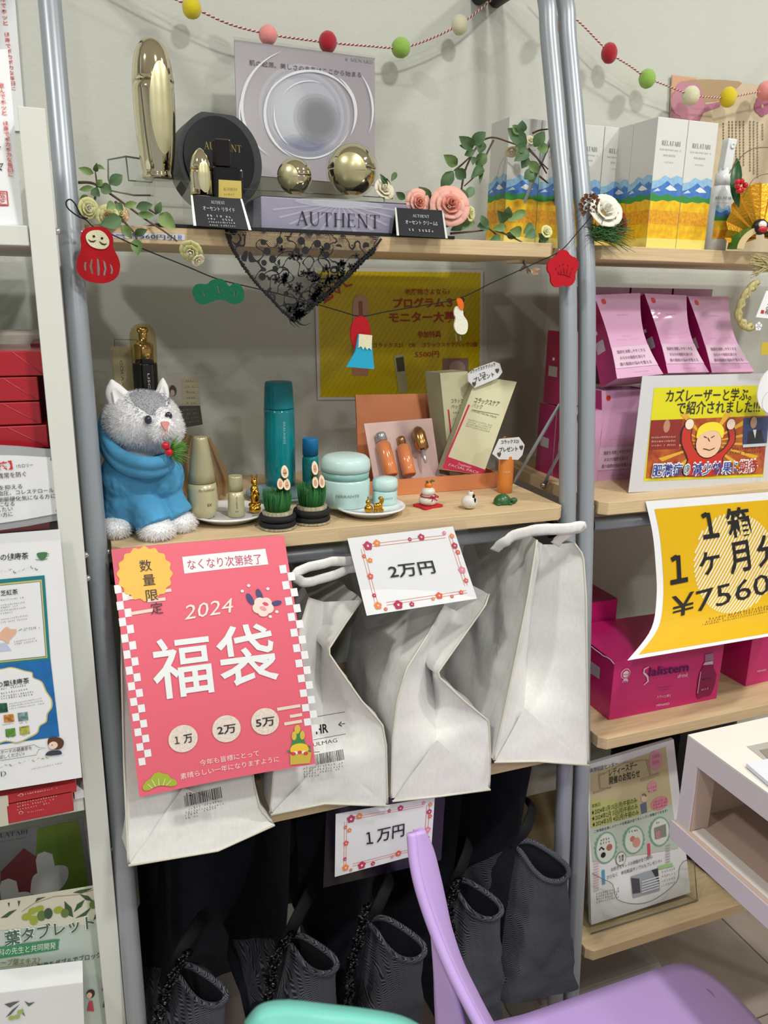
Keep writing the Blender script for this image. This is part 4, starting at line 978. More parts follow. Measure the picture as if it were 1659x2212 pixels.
tv3 = vine('rose_vine', 'leafy artificial rose vine trailing over the left end of the top board', st, [], 1.0)
for i, (a, c, w_) in enumerate(ll):
    yq = 1.02 if a[1] < 1300 else .988; yq = .976 if a[1] > 1380 else yq
    a, c = k1(a, c); leaf_px(tv3, a, c, yq, w_*.95, [M_leaf2, M_leaf][i % 2], yq-rnd.uniform(0, .012))
rose_px(tv3, 192, 450, 19, 1.0, M_r4, M_r3, (.4, -1, -.1), 4, 21); rose_px(tv3, 232, 466, 20, .995, M_r4, mat('rose_peach', 'e3bd8e', .6), (-.1, -1, .1), 4, 22); rose_px(tv3, 262, 462, 15, 1.0, mat('rose_peach', 'e3bd8e', .6), M_r4, (.3, -1, .2), 4, 23)
rose_px(tv3, 412, 545, 21, .965, M_r4, M_r3, (-.35, -.8, -.5), 4, 24, 'cream rose hanging below the board edge'); rose_px(tv3, 428, 563, 14, .962, M_r3, M_r3, (.35, -.7, -.6), 3, 25)
tv4 = vine('dried_sprig', 'small dried flower sprig hanging from the felt charm string near the right upright', [[(1134, 560, .986), (1136, 575, .985), (1150, 590, .985)]], [((1136, 572), (1122, 588), 8), ((1136, 572), (1128, 562), 8), ((1138, 575), (1140, 592), 7)], .985, [M_stem, mat('leaf_dark', '39412f', .7)], 'dried flower')
r = random.Random(3); b = MB(); M_dry = mat('dried_petal', 'c2a385', .8)
for i in range(12): a = r.uniform(-.9, 1.2); p = V(1147, 582, .984); leaf(b, p, p+Vector((cos(a)*.013, -.002, -.2*abs(sin(a))*.03+.004*sin(a*3))), .004, M_dry)
b.build('petal', tv4)

# ---- felt charm string across the front
fr = front(.968)
t = thing('felt_garland', 'black cord strung with felt New Year charms across the front of the grey unit', 'garland', fr.at(*fr.px(700, 650)))
cord = [(1290, 450, 1.0), (1277, 467, .99), (1245, 505, .975), (1212, 541, .966), (1170, 562, .968), (1135, 578, .97), (1060, 612, .97), (990, 645, .968), (900, 662, .97), (830, 674, .97), (780, 683, .968), (735, 672, .97), (660, 650, .972), (600, 634, .975), (540, 620, .972), (468, 602, .968), (400, 574, .97), (310, 538, .97), (240, 506, .968), (205, 492, .966), (186, 475, .968), (172, 462, .966)]
b = MB(); b.tube(spline([V(*q) for q in cord], 5), .0007, M_blk, seg=5); b.tube(spline([V(*q) for q in [(184, 474, .966), (165, 465, .964), (146, 449, .962), (143, 436, .963), (152, 431, .965), (163, 442, .966), (176, 466, .966), (190, 472, .966)]], 5), .0008, M_blk, seg=5)
b.build('cord', t)
def felt(name, c): return mat('felt_'+name, c, .95, bump=.5, bs=900)
kd = K(140, 480, 6.91)
dol = [fr.px(*q) for q in kd((460, 70), (590, 85), (690, 165), (722, 260), (718, 360), (750, 440), (800, 540), (825, 650), (800, 780), (730, 860), (600, 910), (450, 905), (320, 870), (220, 790), (175, 690), (185, 560), (230, 440), (242, 330), (232, 230), (270, 130), (350, 80))]
sl = [[(300, 590), (322, 600), (315, 660), (322, 730), (296, 715), (285, 655)], [(395, 550), (415, 560), (405, 660), (425, 775), (398, 770), (368, 660)], [(480, 545), (503, 550), (522, 700), (518, 800), (490, 795), (482, 680)], [(570, 568), (605, 600), (622, 690), (600, 800), (572, 790), (592, 690)], [(668, 618), (700, 650), (720, 715), (706, 775), (684, 765), (695, 710)]]
b = MB(); prism_h(b, fr, sp2(dol[::-1], 4), [[fr.px(*q) for q in kd(*s_)][::-1] for s_ in sl], 0, .0028, felt('crimson', 'b00e1c')); b.build('doll_charm', t)
dc = [q for q in bpy.data.objects if q.parent == t and q.name.startswith('doll_charm')][0]
b = MB(); fc = [fr.px(*q) for q in kd((400, 130), (520, 125), (600, 175), (655, 260), (655, 340), (600, 395), (500, 400), (390, 360), (325, 280), (318, 190))]; b.prism(fr, sp2(fc[::-1], 4), .0028, .0042, felt('cream', 'e6e8c4'))
b.build('face', dc); b = MB()
for q in kd((432, 214), (553, 243)): b.prism(fr, circ(fr.px(*q), .0013, 10), .0042, .0048, M_blk)
for s_ in ([(350, 262), (385, 290), (430, 292), (462, 272)], [(515, 290), (550, 325), (595, 338), (622, 322)]): b.prism(fr, stroke2([fr.px(*q) for q in kd(*s_)], [.0006, .0015, .0015, .0006]), .0042, .0047, mat('felt_brown', '3a1517', .9))
b.build('face_marks', dc)
kp = K(150, 440, 3.318)
pn = [fr.px(*q) for q in kp((884, 640), (895, 590), (930, 573), (985, 576), (1020, 547), (1070, 538), (1110, 552), (1142, 592), (1175, 572), (1215, 575), (1245, 620), (1247, 680), (1215, 713), (1170, 719), (1120, 697), (1060, 689), (1010, 706), (960, 722), (910, 702))]
hl = [[(952, 630), (962, 628), (978, 672), (966, 668)], [(1056, 590), (1066, 592), (1082, 645), (1070, 648)], [(1178, 628), (1188, 628), (1186, 668), (1174, 664)]]
b = MB(); prism_h(b, fr, sp2(pn[::-1], 3), [[fr.px(*q) for q in kp(*s_)][::-1] for s_ in hl], 0, .0028, felt('pine_green', '0c6445')); b.build('pine_charm', t)
kf = K(640, 500, 2.552)
b = MB(); b.prism(fr, circ(fr.px(*kf((354, 562))[0]), 23*mpp(fr.at(*fr.px(780, 720))), 28, 37*mpp(fr.at(*fr.px(780, 720)))), -.002, .0008, felt('crimson', 'b00e1c')); o1 = b.build('sun_charm', t)
b = MB(); b.prism(fr, [fr.px(*q) for q in kf((272, 745), (425, 757), (415, 650), (408, 572), (338, 566), (322, 660))], .0008, .0034, felt('blue', '2aa7cf')); o2 = b.build('mountain_charm', t)
b = MB(); b.prism(fr, [fr.px(*q) for q in kf((340, 564), (336, 640), (352, 632), (362, 650), (372, 634), (384, 652), (394, 640), (408, 654), (412, 571))], .0034, .0046, felt('cream', 'e6e8c4')); b.build('snow_cap', o2)
b = MB(); kk = mpp(fr.at(*fr.px(985, 690)))
cr_ = [fr.px(*q) for q in kf((868, 430), (880, 412), (903, 416), (915, 440), (918, 462), (938, 495), (941, 530), (930, 560), (905, 568), (880, 555), (866, 520), (874, 478), (866, 455))]
b.prism(fr, sp2(cr_[::-1], 4), 0, .0028, felt('white', 'e8ead8')); o3 = b.build('crane_charm', t)
b = MB(); b.prism(fr, sp2([fr.px(*q) for q in kf((878, 372), (902, 370), (915, 400), (912, 430), (896, 425), (882, 400))][::-1], 4), .0028, .0042, felt('orange', 'ea6a1e')); b.build('orange_head', o3)
b = MB(); b.prism(fr, circ(fr.px(*kf((913, 378))[0]), .0028, 10), .0005, .0026, M_blk)
for s_ in ([(878, 560), (882, 605)], [(900, 562), (905, 600)]): b.prism(fr, stroke2([fr.px(*q) for q in kf(*s_)], .0016), 0, .001, mat('felt_grey_green', '6b6c54', .9))
b.build('tail_and_legs', o3)
c = fr.px(1214, 582); kk = mpp(fr.at(*c)); pts = []
for i in range(5):
    a0 = pi/2+2*pi*i/5+.1
    for j in range(9): a = a0-1.15+2.3*j/8; pts.append((c[0]+kk*(22.5*cos(a0)+18*cos(a)), c[1]+kk*(22.5*sin(a0)+18*sin(a))))
b = MB(); b.prism(fr, pts, 0, .003, felt('plum_red', 'bb0f22')); o4 = b.build('plum_charm', t); b = MB(); kpl = K(1180, 480, 6.91)
for s_ in ([(160, 780), (172, 760), (150, 740)], [(205, 780), (205, 745), (190, 712)], [(250, 780), (245, 730), (238, 680)], [(285, 780), (290, 740), (298, 700)], [(330, 800), (345, 765), (345, 740)], [(150, 775), (250, 785), (350, 822)]): b.prism(fr, stroke2([fr.px(*q) for q in kpl(*s_)], [.0004, .0012, .0006]), .003, .0034, mat('felt_dark_red', '6e0712', .9))
for q in kpl((180, 650), (235, 628), (302, 650), (370, 695), (125, 700)): b.prism(fr, circ(fr.px(*q), .0009, 8), .003, .0034, mat('felt_dark_red', '6e0712', .9))
b.build('stamen_marks', o4)
# ================================================================ SECOND BOARD
Z2 = ZS[2]
def foot(px, py, r_px=0):
    """centre of a round thing whose front foot touches the board at px,py"""
    p = G(px, py, Z2); r = r_px*mpp(p); return Vector((p.x, p.y+r, Z2))
def quadbox(b, q, depth, m, back=None):
    TL, TR, BR, BL = q; n = (BR-BL).cross(TL-BL).normalized(); d = Vector(back) if back else -n*depth
    b.add([BL, BR, TR, TL, BL+d, BR+d, TR+d, TL+d], [(0, 1, 2, 3), (5, 4, 7, 6), (1, 5, 6, 2), (4, 0, 3, 7), (3, 2, 6, 7), (4, 5, 1, 0)], m)
def bottle(name, label, cat, cx, y, base_py, segs, parent=None, group=None, zb=None):
    """segs: list of (part name, material, rows)"""
    B = axis(cx, base_py, y, zb); t = thing(name, label, cat, B, group); P = {}
    for nm, m, rows in segs:
        pr = prof_px(B, cx, rows); MB().lathe(B, pr, m, seg=36).build(nm, t); P[nm] = pr
    return t, B, P
# --- plates
M_plate = mat('glazed_white', 'eceef0', .12, coat=.3, bump=.15, bs=60)
def plate(label, cx, cy, rx, m, zt=.012, name='plate'):
    c = G(cx, cy, Z2+zt); r = rx*mpp(c); b = MB()
    pr = [(r*.55, 0), (r*.62, 0), (r*.93, zt-.003), (r, zt-.0015), (r*.995, zt), (r*.96, zt+.0006), (r*.9, zt-.0022), (r*.5, zt-.003), (.0001, zt-.003)]
    b.lathe((c.x, c.y, Z2+.0002), pr, m, seg=56); o = b.build(name, label=label, cat='plate'); return c, r
plate('white round plate under the beige bottles, left of the bamboo ornaments', 494, 1102, 85, M_plate)
plate('white scalloped plate under the mint jars, right of the bamboo ornaments', 799, 1090, 77, M_plate)
plate('pale blue glass plate behind the tall teal bottle', 612, 1061, 80, clear('blue_glass', 'c4dde4', .14, .05, body=.35, bodyc='b8d4dc'), zt=.008)
Zp = Z2+.0095
def footp(px, py, r_px=0):
    p = G(px, py, Zp); r = r_px*mpp(p); return Vector((p.x, p.y+r, Zp))
# --- beige bottles
M_bei = mat('beige_pearl', 'c8c19c', .28, metal=.15); M_bei2 = mat('beige_cap', 'b5ae8b', .3, metal=.2); M_dk = mat('label_dark', '5a5648')
F = footp(440, 1122, 14)
t, B, P = bottle('lotion_bottle', 'large beige bottle with a tall tapering cap on the left plate', 'bottle', 440, F.y, 1119, [
    ('body', M_bei, [(1119, 14), (1116, 20), (1108, 27), (1095, 31.5), (1075, 32.5), (1055, 31), (1041, 29.3)]), ('cap', M_bei2, [(1040, 29.6), (1020, 27), (990, 22.5), (960, 18), (948, 16), (944, 15), (943, 13.5)])], zb=Zp)
b = MB(); th = toward(B)+.35
curved_text(b, 'FEU CONFORT', B, .0185, V(440, 1055, F.y).z-B.z, th, .004, M_dk, width=.022); curved_text(b, 'EX', B, .0185, V(440, 1087, F.y).z-B.z, th+.1, .005, M_dk, width=.006, bold=.03)
b.build('lettering', t)
F = footp(511, 1119, 18)
t, B, P = bottle('lotion_bottle', 'small beige bottle beside the gold rabbit on the left plate', 'bottle', 511, F.y, 1116, [
    ('body', M_bei, [(1116, 16), (1113, 18.5), (1095, 18), (1075, 16.8), (1060, 15.5)]), ('cap', M_bei2, [(1059, 15.6), (1045, 15.4), (1030, 15.4), (1027, 14.4)])], zb=Zp)
b = MB(); curved_text(b, 'FEU CONFORT', B, .0104, V(511, 1082, F.y).z-B.z, toward(B)+.1, .0028, M_dk, vertical=True, width=.017); curved_text(b, 'EX', B, .0108, V(511, 1102, F.y).z-B.z, toward(B)+.1, .003, M_dk, width=.004); b.build('lettering', t)
# --- copper organza pouch
M_org = clear('copper_organza', 'cdb394', .08, .3, body=.45, bodyc='a98a66'); y = 1.115
b = MB(); L = [(396, 935), (372, 985), (372, 1040), (388, 1068)]; R_ = [(455, 945), (478, 990), (497, 1035), (494, 1068)]
LL, RR = spline([V(*q, y) for q in L], 5), spline([V(*q, y) for q in R_], 5); n = len(LL)-1
def of(u, v): p = LL[round(v*n)].lerp(RR[round(v*n)], u); return p+Vector((0, .006*sin(u*40)*(.3+v)-.018*sin(pi*u), 0))
b.grid(of, 60, n, M_org); ob = b.build('organza_pouch', label='copper coloured sheer pouch standing behind the large beige bottle', cat='pouch', loc=(V(430, 1068, y).x, y, Z2))
# --- gold figurines
def lumps(name, label, cat, base, parts, m, merge=None, group=None):
    """parts: (name, [(dx,dz,rx,ry,rz[,dy])...]) in metres from base"""
    t = thing(name, label, cat, base, group)
    for nm, L, mm in parts:
        b = MB()
        for q in L:
            dx, dz, rx, ry, rz = q[:5]; dy = q[5] if len(q) > 5 else 0; ang = q[6] if len(q) > 6 else 0
            b.ell(Vector(base)+Vector((dx, dy, dz)), (rx, ry, rz), mm, R=Matrix.Rotation(ang, 3, 'Y'), seg=18, rings=12)
        o = b.build(nm, t)
        if len(L) > 1:
            md = o.modifiers.new('r', 'REMESH'); md.mode = 'VOXEL'; md.voxel_size = .0006; md.use_smooth_shade = True
            sm = o.modifiers.new('s', 'SMOOTH'); sm.iterations = 3
    return t
F = footp(553, 1110, 10)
lumps('rabbit_figurine', 'shiny gold upright rabbit figurine on the left plate', 'figurine', F, [
    ('pedestal', [(0, .005, .0082, .0075, .006), (-.004, .011, .0045, .005, .003), (.004, .011, .0045, .005, .003)], M_brass),
    ('rabbit', [(0, .019, .0063, .006, .008), (0, .031, .0055, .005, .0065), (-.003, .029, .0025, .003, .005, -.004, .5), (.003, .027, .0025, .003, .005, -.004, -.5), (0, .041, .0042, .0045, .005), (0, .039, .0022, .003, .0022, -.004),
                (-.0028, .048, .0012, .0014, .0055, 0, -.25), (.0030, .048, .0012, .0014, .0055, 0, .3)], M_brass)], M_brass)
F = footp(812, 1110, 10)
lumps('horse_figurine', 'shiny gold figurine of a small animal pulling a bell on the right plate', 'figurine', F, [
    ('cart', [(-.008, .006, .0062, .006, .006), (-.009, .015, .0035, .0035, .004), (-.009, .021, .0012, .0012, .003)], M_brass),
    ('animal', [(.005, .009, .0065, .004, .0042), (.010, .014, .003, .003, .005, 0, .3), (.0085, .019, .0035, .0028, .0025), (.0005, .003, .0016, .002, .004), (.004, .003, .0016, .002, .004, -.002), (.0085, .003, .0016, .002, .004), (.011, .003, .0016, .002, .004, -.002)], M_brass)], M_brass)
# --- bamboo ornaments
def kadomatsu(label, cx, base_py, dy_, slices):
    F = foot(cx, base_py, 38); t = thing('bamboo_ornament', label, 'ornament', F, 'pair of bamboo New Year ornaments'); k = mpp(F)
    M_str = mat('straw_wrap', 'a39b82', .9, ns=300, na=.3, stretch=(1, 1, .05), bump=.6, bs=700); M_gr = mat('grass_green', '1f5a2c', .7, ns=200, col2='2f7a3a', stretch=(1, 1, .1))
    b = MB(); r0 = 39*k
    for i in range(3): b.tube([F+Vector((cos(a)*(r0-i*.0012), sin(a)*(r0-i*.0012), .0015+.0016*(i % 2))) for a in [j*2*pi/32 for j in range(32)]], .0013, M_str, seg=5, closed=True)
    b.lathe(F, [(r0*.9, 0), (r0*.9, .003)], M_str, seg=24); b.build('rope_foot', t)
    h = 32*k; b = MB(); b.lathe(F+Vector((0, 0, .003)), [(30*k, 0), (31*k, h*.5), (33*k, h), (30*k, h+.001)], M_str, seg=36)
    b.build('straw_pot', t)
    for zz in (.006, h*.78): MB().tube([F+Vector((cos(a)*33.5*k, sin(a)*33.5*k, zz)) for a in [j*2*pi/32 for j in range(32)]], .0042, mat('black_cord', '16161a', .7, bump=.5, bs=900), seg=8, closed=True).build('black_band', t)
    b = MB(); r = random.Random(cx); top = h+.003
    H_ = 46*k; b.lathe(F+Vector((0, 0, top)), [(22*k, 0), (21*k, H_*.85), (.001, H_*.8)], M_gr, seg=24)
    for i in range(260):
        a = r.uniform(0, 2*pi); q = 24*k*sqrt(r.random()) if i % 4 == 0 else 24*k; p = F+Vector((cos(a)*q, sin(a)*q, top-.001)); e = p+Vector((cos(a+.5)*.003+r.uniform(-.002, .002), sin(a+.5)*.003, H_*r.uniform(.8, 1.12)))
        b.tube([p, (p+e)/2+Vector((cos(a)*.001, sin(a)*.001, 0)), e], [.0007, .0006, .0002], M_gr, seg=4)
    b.build('grass', t, kind='stuff')
    M_bm = mat('bamboo_green', '1c4f28', .4); M_in = mat('bamboo_cut', 'ead3b8', .6); M_in2 = mat('bamboo_core', 'c9987c', .7)
    for (px, py, rx, ry) in slices:
        p = V(px, py, F.y-24*k-.001); b = MB(); f = Fr(p, (1, 0, 0), (0, .3, 1)); kk = mpp(p)
        ol = [(rx*kk*cos(a)*(1-.12*sin(a)), ry*kk*sin(a)) for a in [j*2*pi/28 for j in range(28)]]
        b.prism(f, ol, -.001, .0006, M_in); b.prism(f, [(x*.5, y*.55-.0005) for x, y in ol], .0006, .001, M_in2)
        b.tube([p+Vector((0, .002, 0)), p+Vector((0, .006, -ry*kk*1.6))], [rx*kk*.95, rx*kk*.95], M_bm, seg=16); b.build('bamboo', t)
kadomatsu('bamboo and grass ornament in front of the tall teal bottle', 609, 1149, 0, [(615, 1019, 8, 14), (605.5, 1045, 7, 12), (619.5, 1046, 7.5, 13)])
kadomatsu('bamboo and grass ornament in front of the small blue capped bottle', 684, 1137, 0, [(680, 1011, 7, 15), (681, 1042, 6.5, 13), (695, 1040, 6.5, 14)])
# --- teal bottles
M_tl = mat('teal_glass', '12909a', .08, coat=.5, ns=0); M_tl2 = mat('teal_deep', '0a5a63', .08, coat=.4)
def teal_fade():
    m = bpy.data.materials.new('teal_clear_cap'); m.use_nodes = True; nt = m.node_tree; nt.nodes.clear(); N = nt.nodes.new
    out = N('ShaderNodeOutputMaterial'); tr = N('ShaderNodeBsdfTransparent'); tr.inputs[0].default_value = lin('9fc4c2'); df = N('ShaderNodeBsdfPrincipled'); df.inputs['Base Color'].default_value = lin('1490a0'); df.inputs['Roughness'].default_value = .08
    tc = N('ShaderNodeTexCoord'); sp = N('ShaderNodeSeparateXYZ'); mr = N('ShaderNodeMapRange'); mx = N('ShaderNodeMixShader')
    nt.links.new(tc.outputs['Generated'], sp.inputs[0]); nt.links.new(sp.outputs[2], mr.inputs[0]); mr.inputs[1].default_value = .1; mr.inputs[2].default_value = 1.0; mr.inputs[3].default_value = .95; mr.inputs[4].default_value = .3
    nt.links.new(mr.outputs[0], mx.inputs[0]); nt.links.new(tr.outputs[0], mx.inputs[1]); nt.links.new(df.outputs[0], mx.inputs[2]); nt.links.new(mx.outputs[0], out.inputs[0]); return m
F = foot(606, 1062, 33)
t, B, P = bottle('tall_bottle', 'tall glossy teal bottle with a see-through teal cap', 'bottle', 606, F.y, 1062, [
    ('body', M_tl, [(1062, 29), (1060, 32), (1030, 33), (980, 33.5), (930, 33.5), (890, 33), (882, 33)]), ('cap', teal_fade(), [(881, 33), (878, 32.5), (860, 31.5), (840, 30.5), (828, 29.5), (824.5, 28)])], zb=Z2+.005)
b = MB(); curved_text(b, 'BEAUNESS', B, 33.5*mpp(B+Vector((0, 0, .1))), V(606, 930, F.y).z-B.z, toward(B)+.32, .0045, col('a9d6d4'), vertical=True, width=.033); b.build('lettering', t)
F = foot(671, 1062, 17)
bottle('small_bottle', 'small teal bottle with a bright blue cap, right of the tall teal bottle', 'bottle', 671, F.y, 1060, [
    ('body', M_tl, [(1060, 15), (1058, 17.5), (1000, 18), (990, 17.5), (983, 15)]), ('cap', mat('blue_cap', '1478b4', .35), [(982, 17), (960, 17), (948, 16.6), (946, 15.4)])], zb=Z2+.005)
# --- mint jars
M_mint = mat('mint_glass', 'bfdedb', .15, coat=.4); M_mint2 = mat('mint_lid', 'c6e2e0', .3); M_mint3 = mat('mint_thread', '8fbfbb', .3)
def jar(label, cx, base_py, rows_b, rows_r, rows_l, hw, txt):
    F = footp(cx, base_py, hw); t, B, P = bottle('cream_jar', label, 'jar', cx, F.y, base_py-2, [('body', M_mint, rows_b), ('ring', M_mint3, rows_r), ('lid', M_mint2, rows_l)], zb=Zp)
    b = MB(); r = hw*mpp(B)+.0004; curved_text(b, txt[0], B, r, V(cx, txt[1], F.y).z-B.z, toward(B)+.1, txt[2], col('5e8a88'), width=txt[3], ser=False); b.build('lettering', t)
jar('large mint green cream jar with a domed lid', 746, 1103, [(1101, 45), (1098, 50), (1085, 53), (1035, 53), (1030, 50)], [(1031, 50.5), (1014, 51.5)], [(1014, 53), (1004, 54), (992, 52.5), (985, 46), (982, 36), (981, 1)], 53, ('FERRANTE', 1062, .005, .032))
jar('small mint green cream jar with a flat domed lid', 831, 1094, [(1092, 23), (1090, 25.5), (1082, 27), (1060, 27), (1058, 26)], [(1058, 26), (1055, 26)], [(1055, 27), (1045, 28), (1036, 27), (1032, 23), (1030, 1)], 27, ('FERRANTE', 1072, .003, .019))
# --- tube, pump bottle, leaflets at the back left
y = 1.17; t = thing('cream_tube', 'flat beige cream tube standing on its cap behind the plush cat', 'tube', axis(263, 900, y, Z2)); M_tb = mat('tube_beige', 'cdc198', .35, metal=.1)
P0 = V(263, 748, y); zt_ = P0.z; k = mpp(P0); b = MB()
rows = [(.022, .0135, .0125), (.03, .0140, .0125), (.08, .0138, .009), (zt_-Z2-.010, .0138, .002), (zt_-Z2-.005, .0140, .0009)]
vs = []; fs = []
for z, rx, ry in rows:
    for i in range(24): a = 2*pi*i/24; vs.append((P0.x+rx*cos(a), y+ry*sin(a), Z2+z))
for j in range(len(rows)-1):
    for i in range(24): i2 = (i+1) % 24; fs.append((j*24+i, j*24+i2, (j+1)*24+i2, (j+1)*24+i))
b.add(vs, fs, M_tb, True); b.build('body', t); MB().box(P0.x-.0143, P0.x+.0143, y-.001, y+.001, zt_-.0050, zt_, M_tb).build('crimp', t)
MB().lathe((P0.x, y, Z2), [(.0125, 0), (.0125, .0218)], mat('tube_cap', 'a89c76', .4), seg=24).build('cap', t)
p4 = [(246, 760), (282, 760), (282, 850), (248, 850)]; s = Sheet('x', '', '', p4, q4(p4, y-.0118), M_tb, nosheet=True, parent=t); s.text('COLAX', (258, 779), (263, 836), col('4c4530'), hpx=7); s.done()
y = 1.14; B = axis(329, 1050, y, Z2); t = thing('pump_bottle', 'black pump bottle with gold collar under a clear amber dome', 'bottle', B); cx = 329
MB().lathe(B, [(.016, 0)]+prof_px(B, cx, [(900, 26.5), (786, 26.5), (783, 25.5)]), M_bg, seg=32).build('body', t)
gl = mat('gold_collar', 'd9bf7a', .1, metal=1); pr = prof_px(B, cx, [(783, 20), (745, 20), (740, 15), (738, 9), (720, 9), (716, 12), (708, 12), (706, 8)]); MB().lathe(B, pr, gl, seg=28).build('pump', t)
pr = prof_px(B, cx, [(783, 27), (740, 27.5), (722, 27), (710, 23), (702, 15), (699, 6), (698.4, .3)]); MB().lathe(B, pr, clear('amber_dome', 'f0e6c8', .08, .03), seg=36, cap=False).build('dome', t)
b = MB(); curved_text(b, 'LISC', B, 26.5*mpp(B), V(cx, 820, y).z-B.z, toward(B)+.25, .004, col('d8d4c8'), vertical=True, width=.02); b.build('lettering', t)
y = 1.235; p4 = [(358, 804), (426, 804), (434, 874), (366, 880)]
s = Sheet('leaflet_card', 'pale leaflet with a small portrait and beige lines, behind the plush cat', 'card', p4, q4(p4, [1.24, 1.24, 1.235, 1.235]), mat('leaflet_paper', 'b5b0a6', .6))
for i in range(5): s.poly([(391+i*.6, 817+i*12), (427+i*.8, 817+i*12), (428+i*.8, 825+i*12), (392+i*.6, 826+i*12)], col('b3a984'), 'bars'); s.scrib((402+i*.6, 824+i*12), (420+i*.8, 824+i*12), col('5a5340'), h=4)
s.disc((374, 843), 8, col('4a423e'), 'portrait', 2, r2=12); s.disc((373, 848), 5, col('c5a793'), 'portrait', 3, r2=7); s.done()
p4 = [(378, 877), (432, 876), (438, 917), (386, 926)]
s = Sheet('notice_card', 'small dark brown notice card beside the plush cat ear', 'card', p4, q4(p4, [1.225, 1.225, 1.215, 1.215]), mat('card_brown', '3a332c', .6))
for i in range(4): s.scrib((392+i*1.5, 888+i*9), (428+i*1.5, 885+i*8.4), col('8a8274'), h=3.5)
s.done()
y = 1.21; p4 = [(247, 733), (297, 734), (296, 800), (250, 800)]; q = q4(p4, y)
b = MB(); b.add(q, [(3, 2, 1, 0)], M_acr); ob = b.build('acrylic_frame', label='small clear acrylic frame behind the beige cream tube', cat='frame', solid=.002)
b = MB(); b.tube([q[3], q[0], q[1], q[2]], .0008, M_edge, seg=5); b.build('edge', ob)

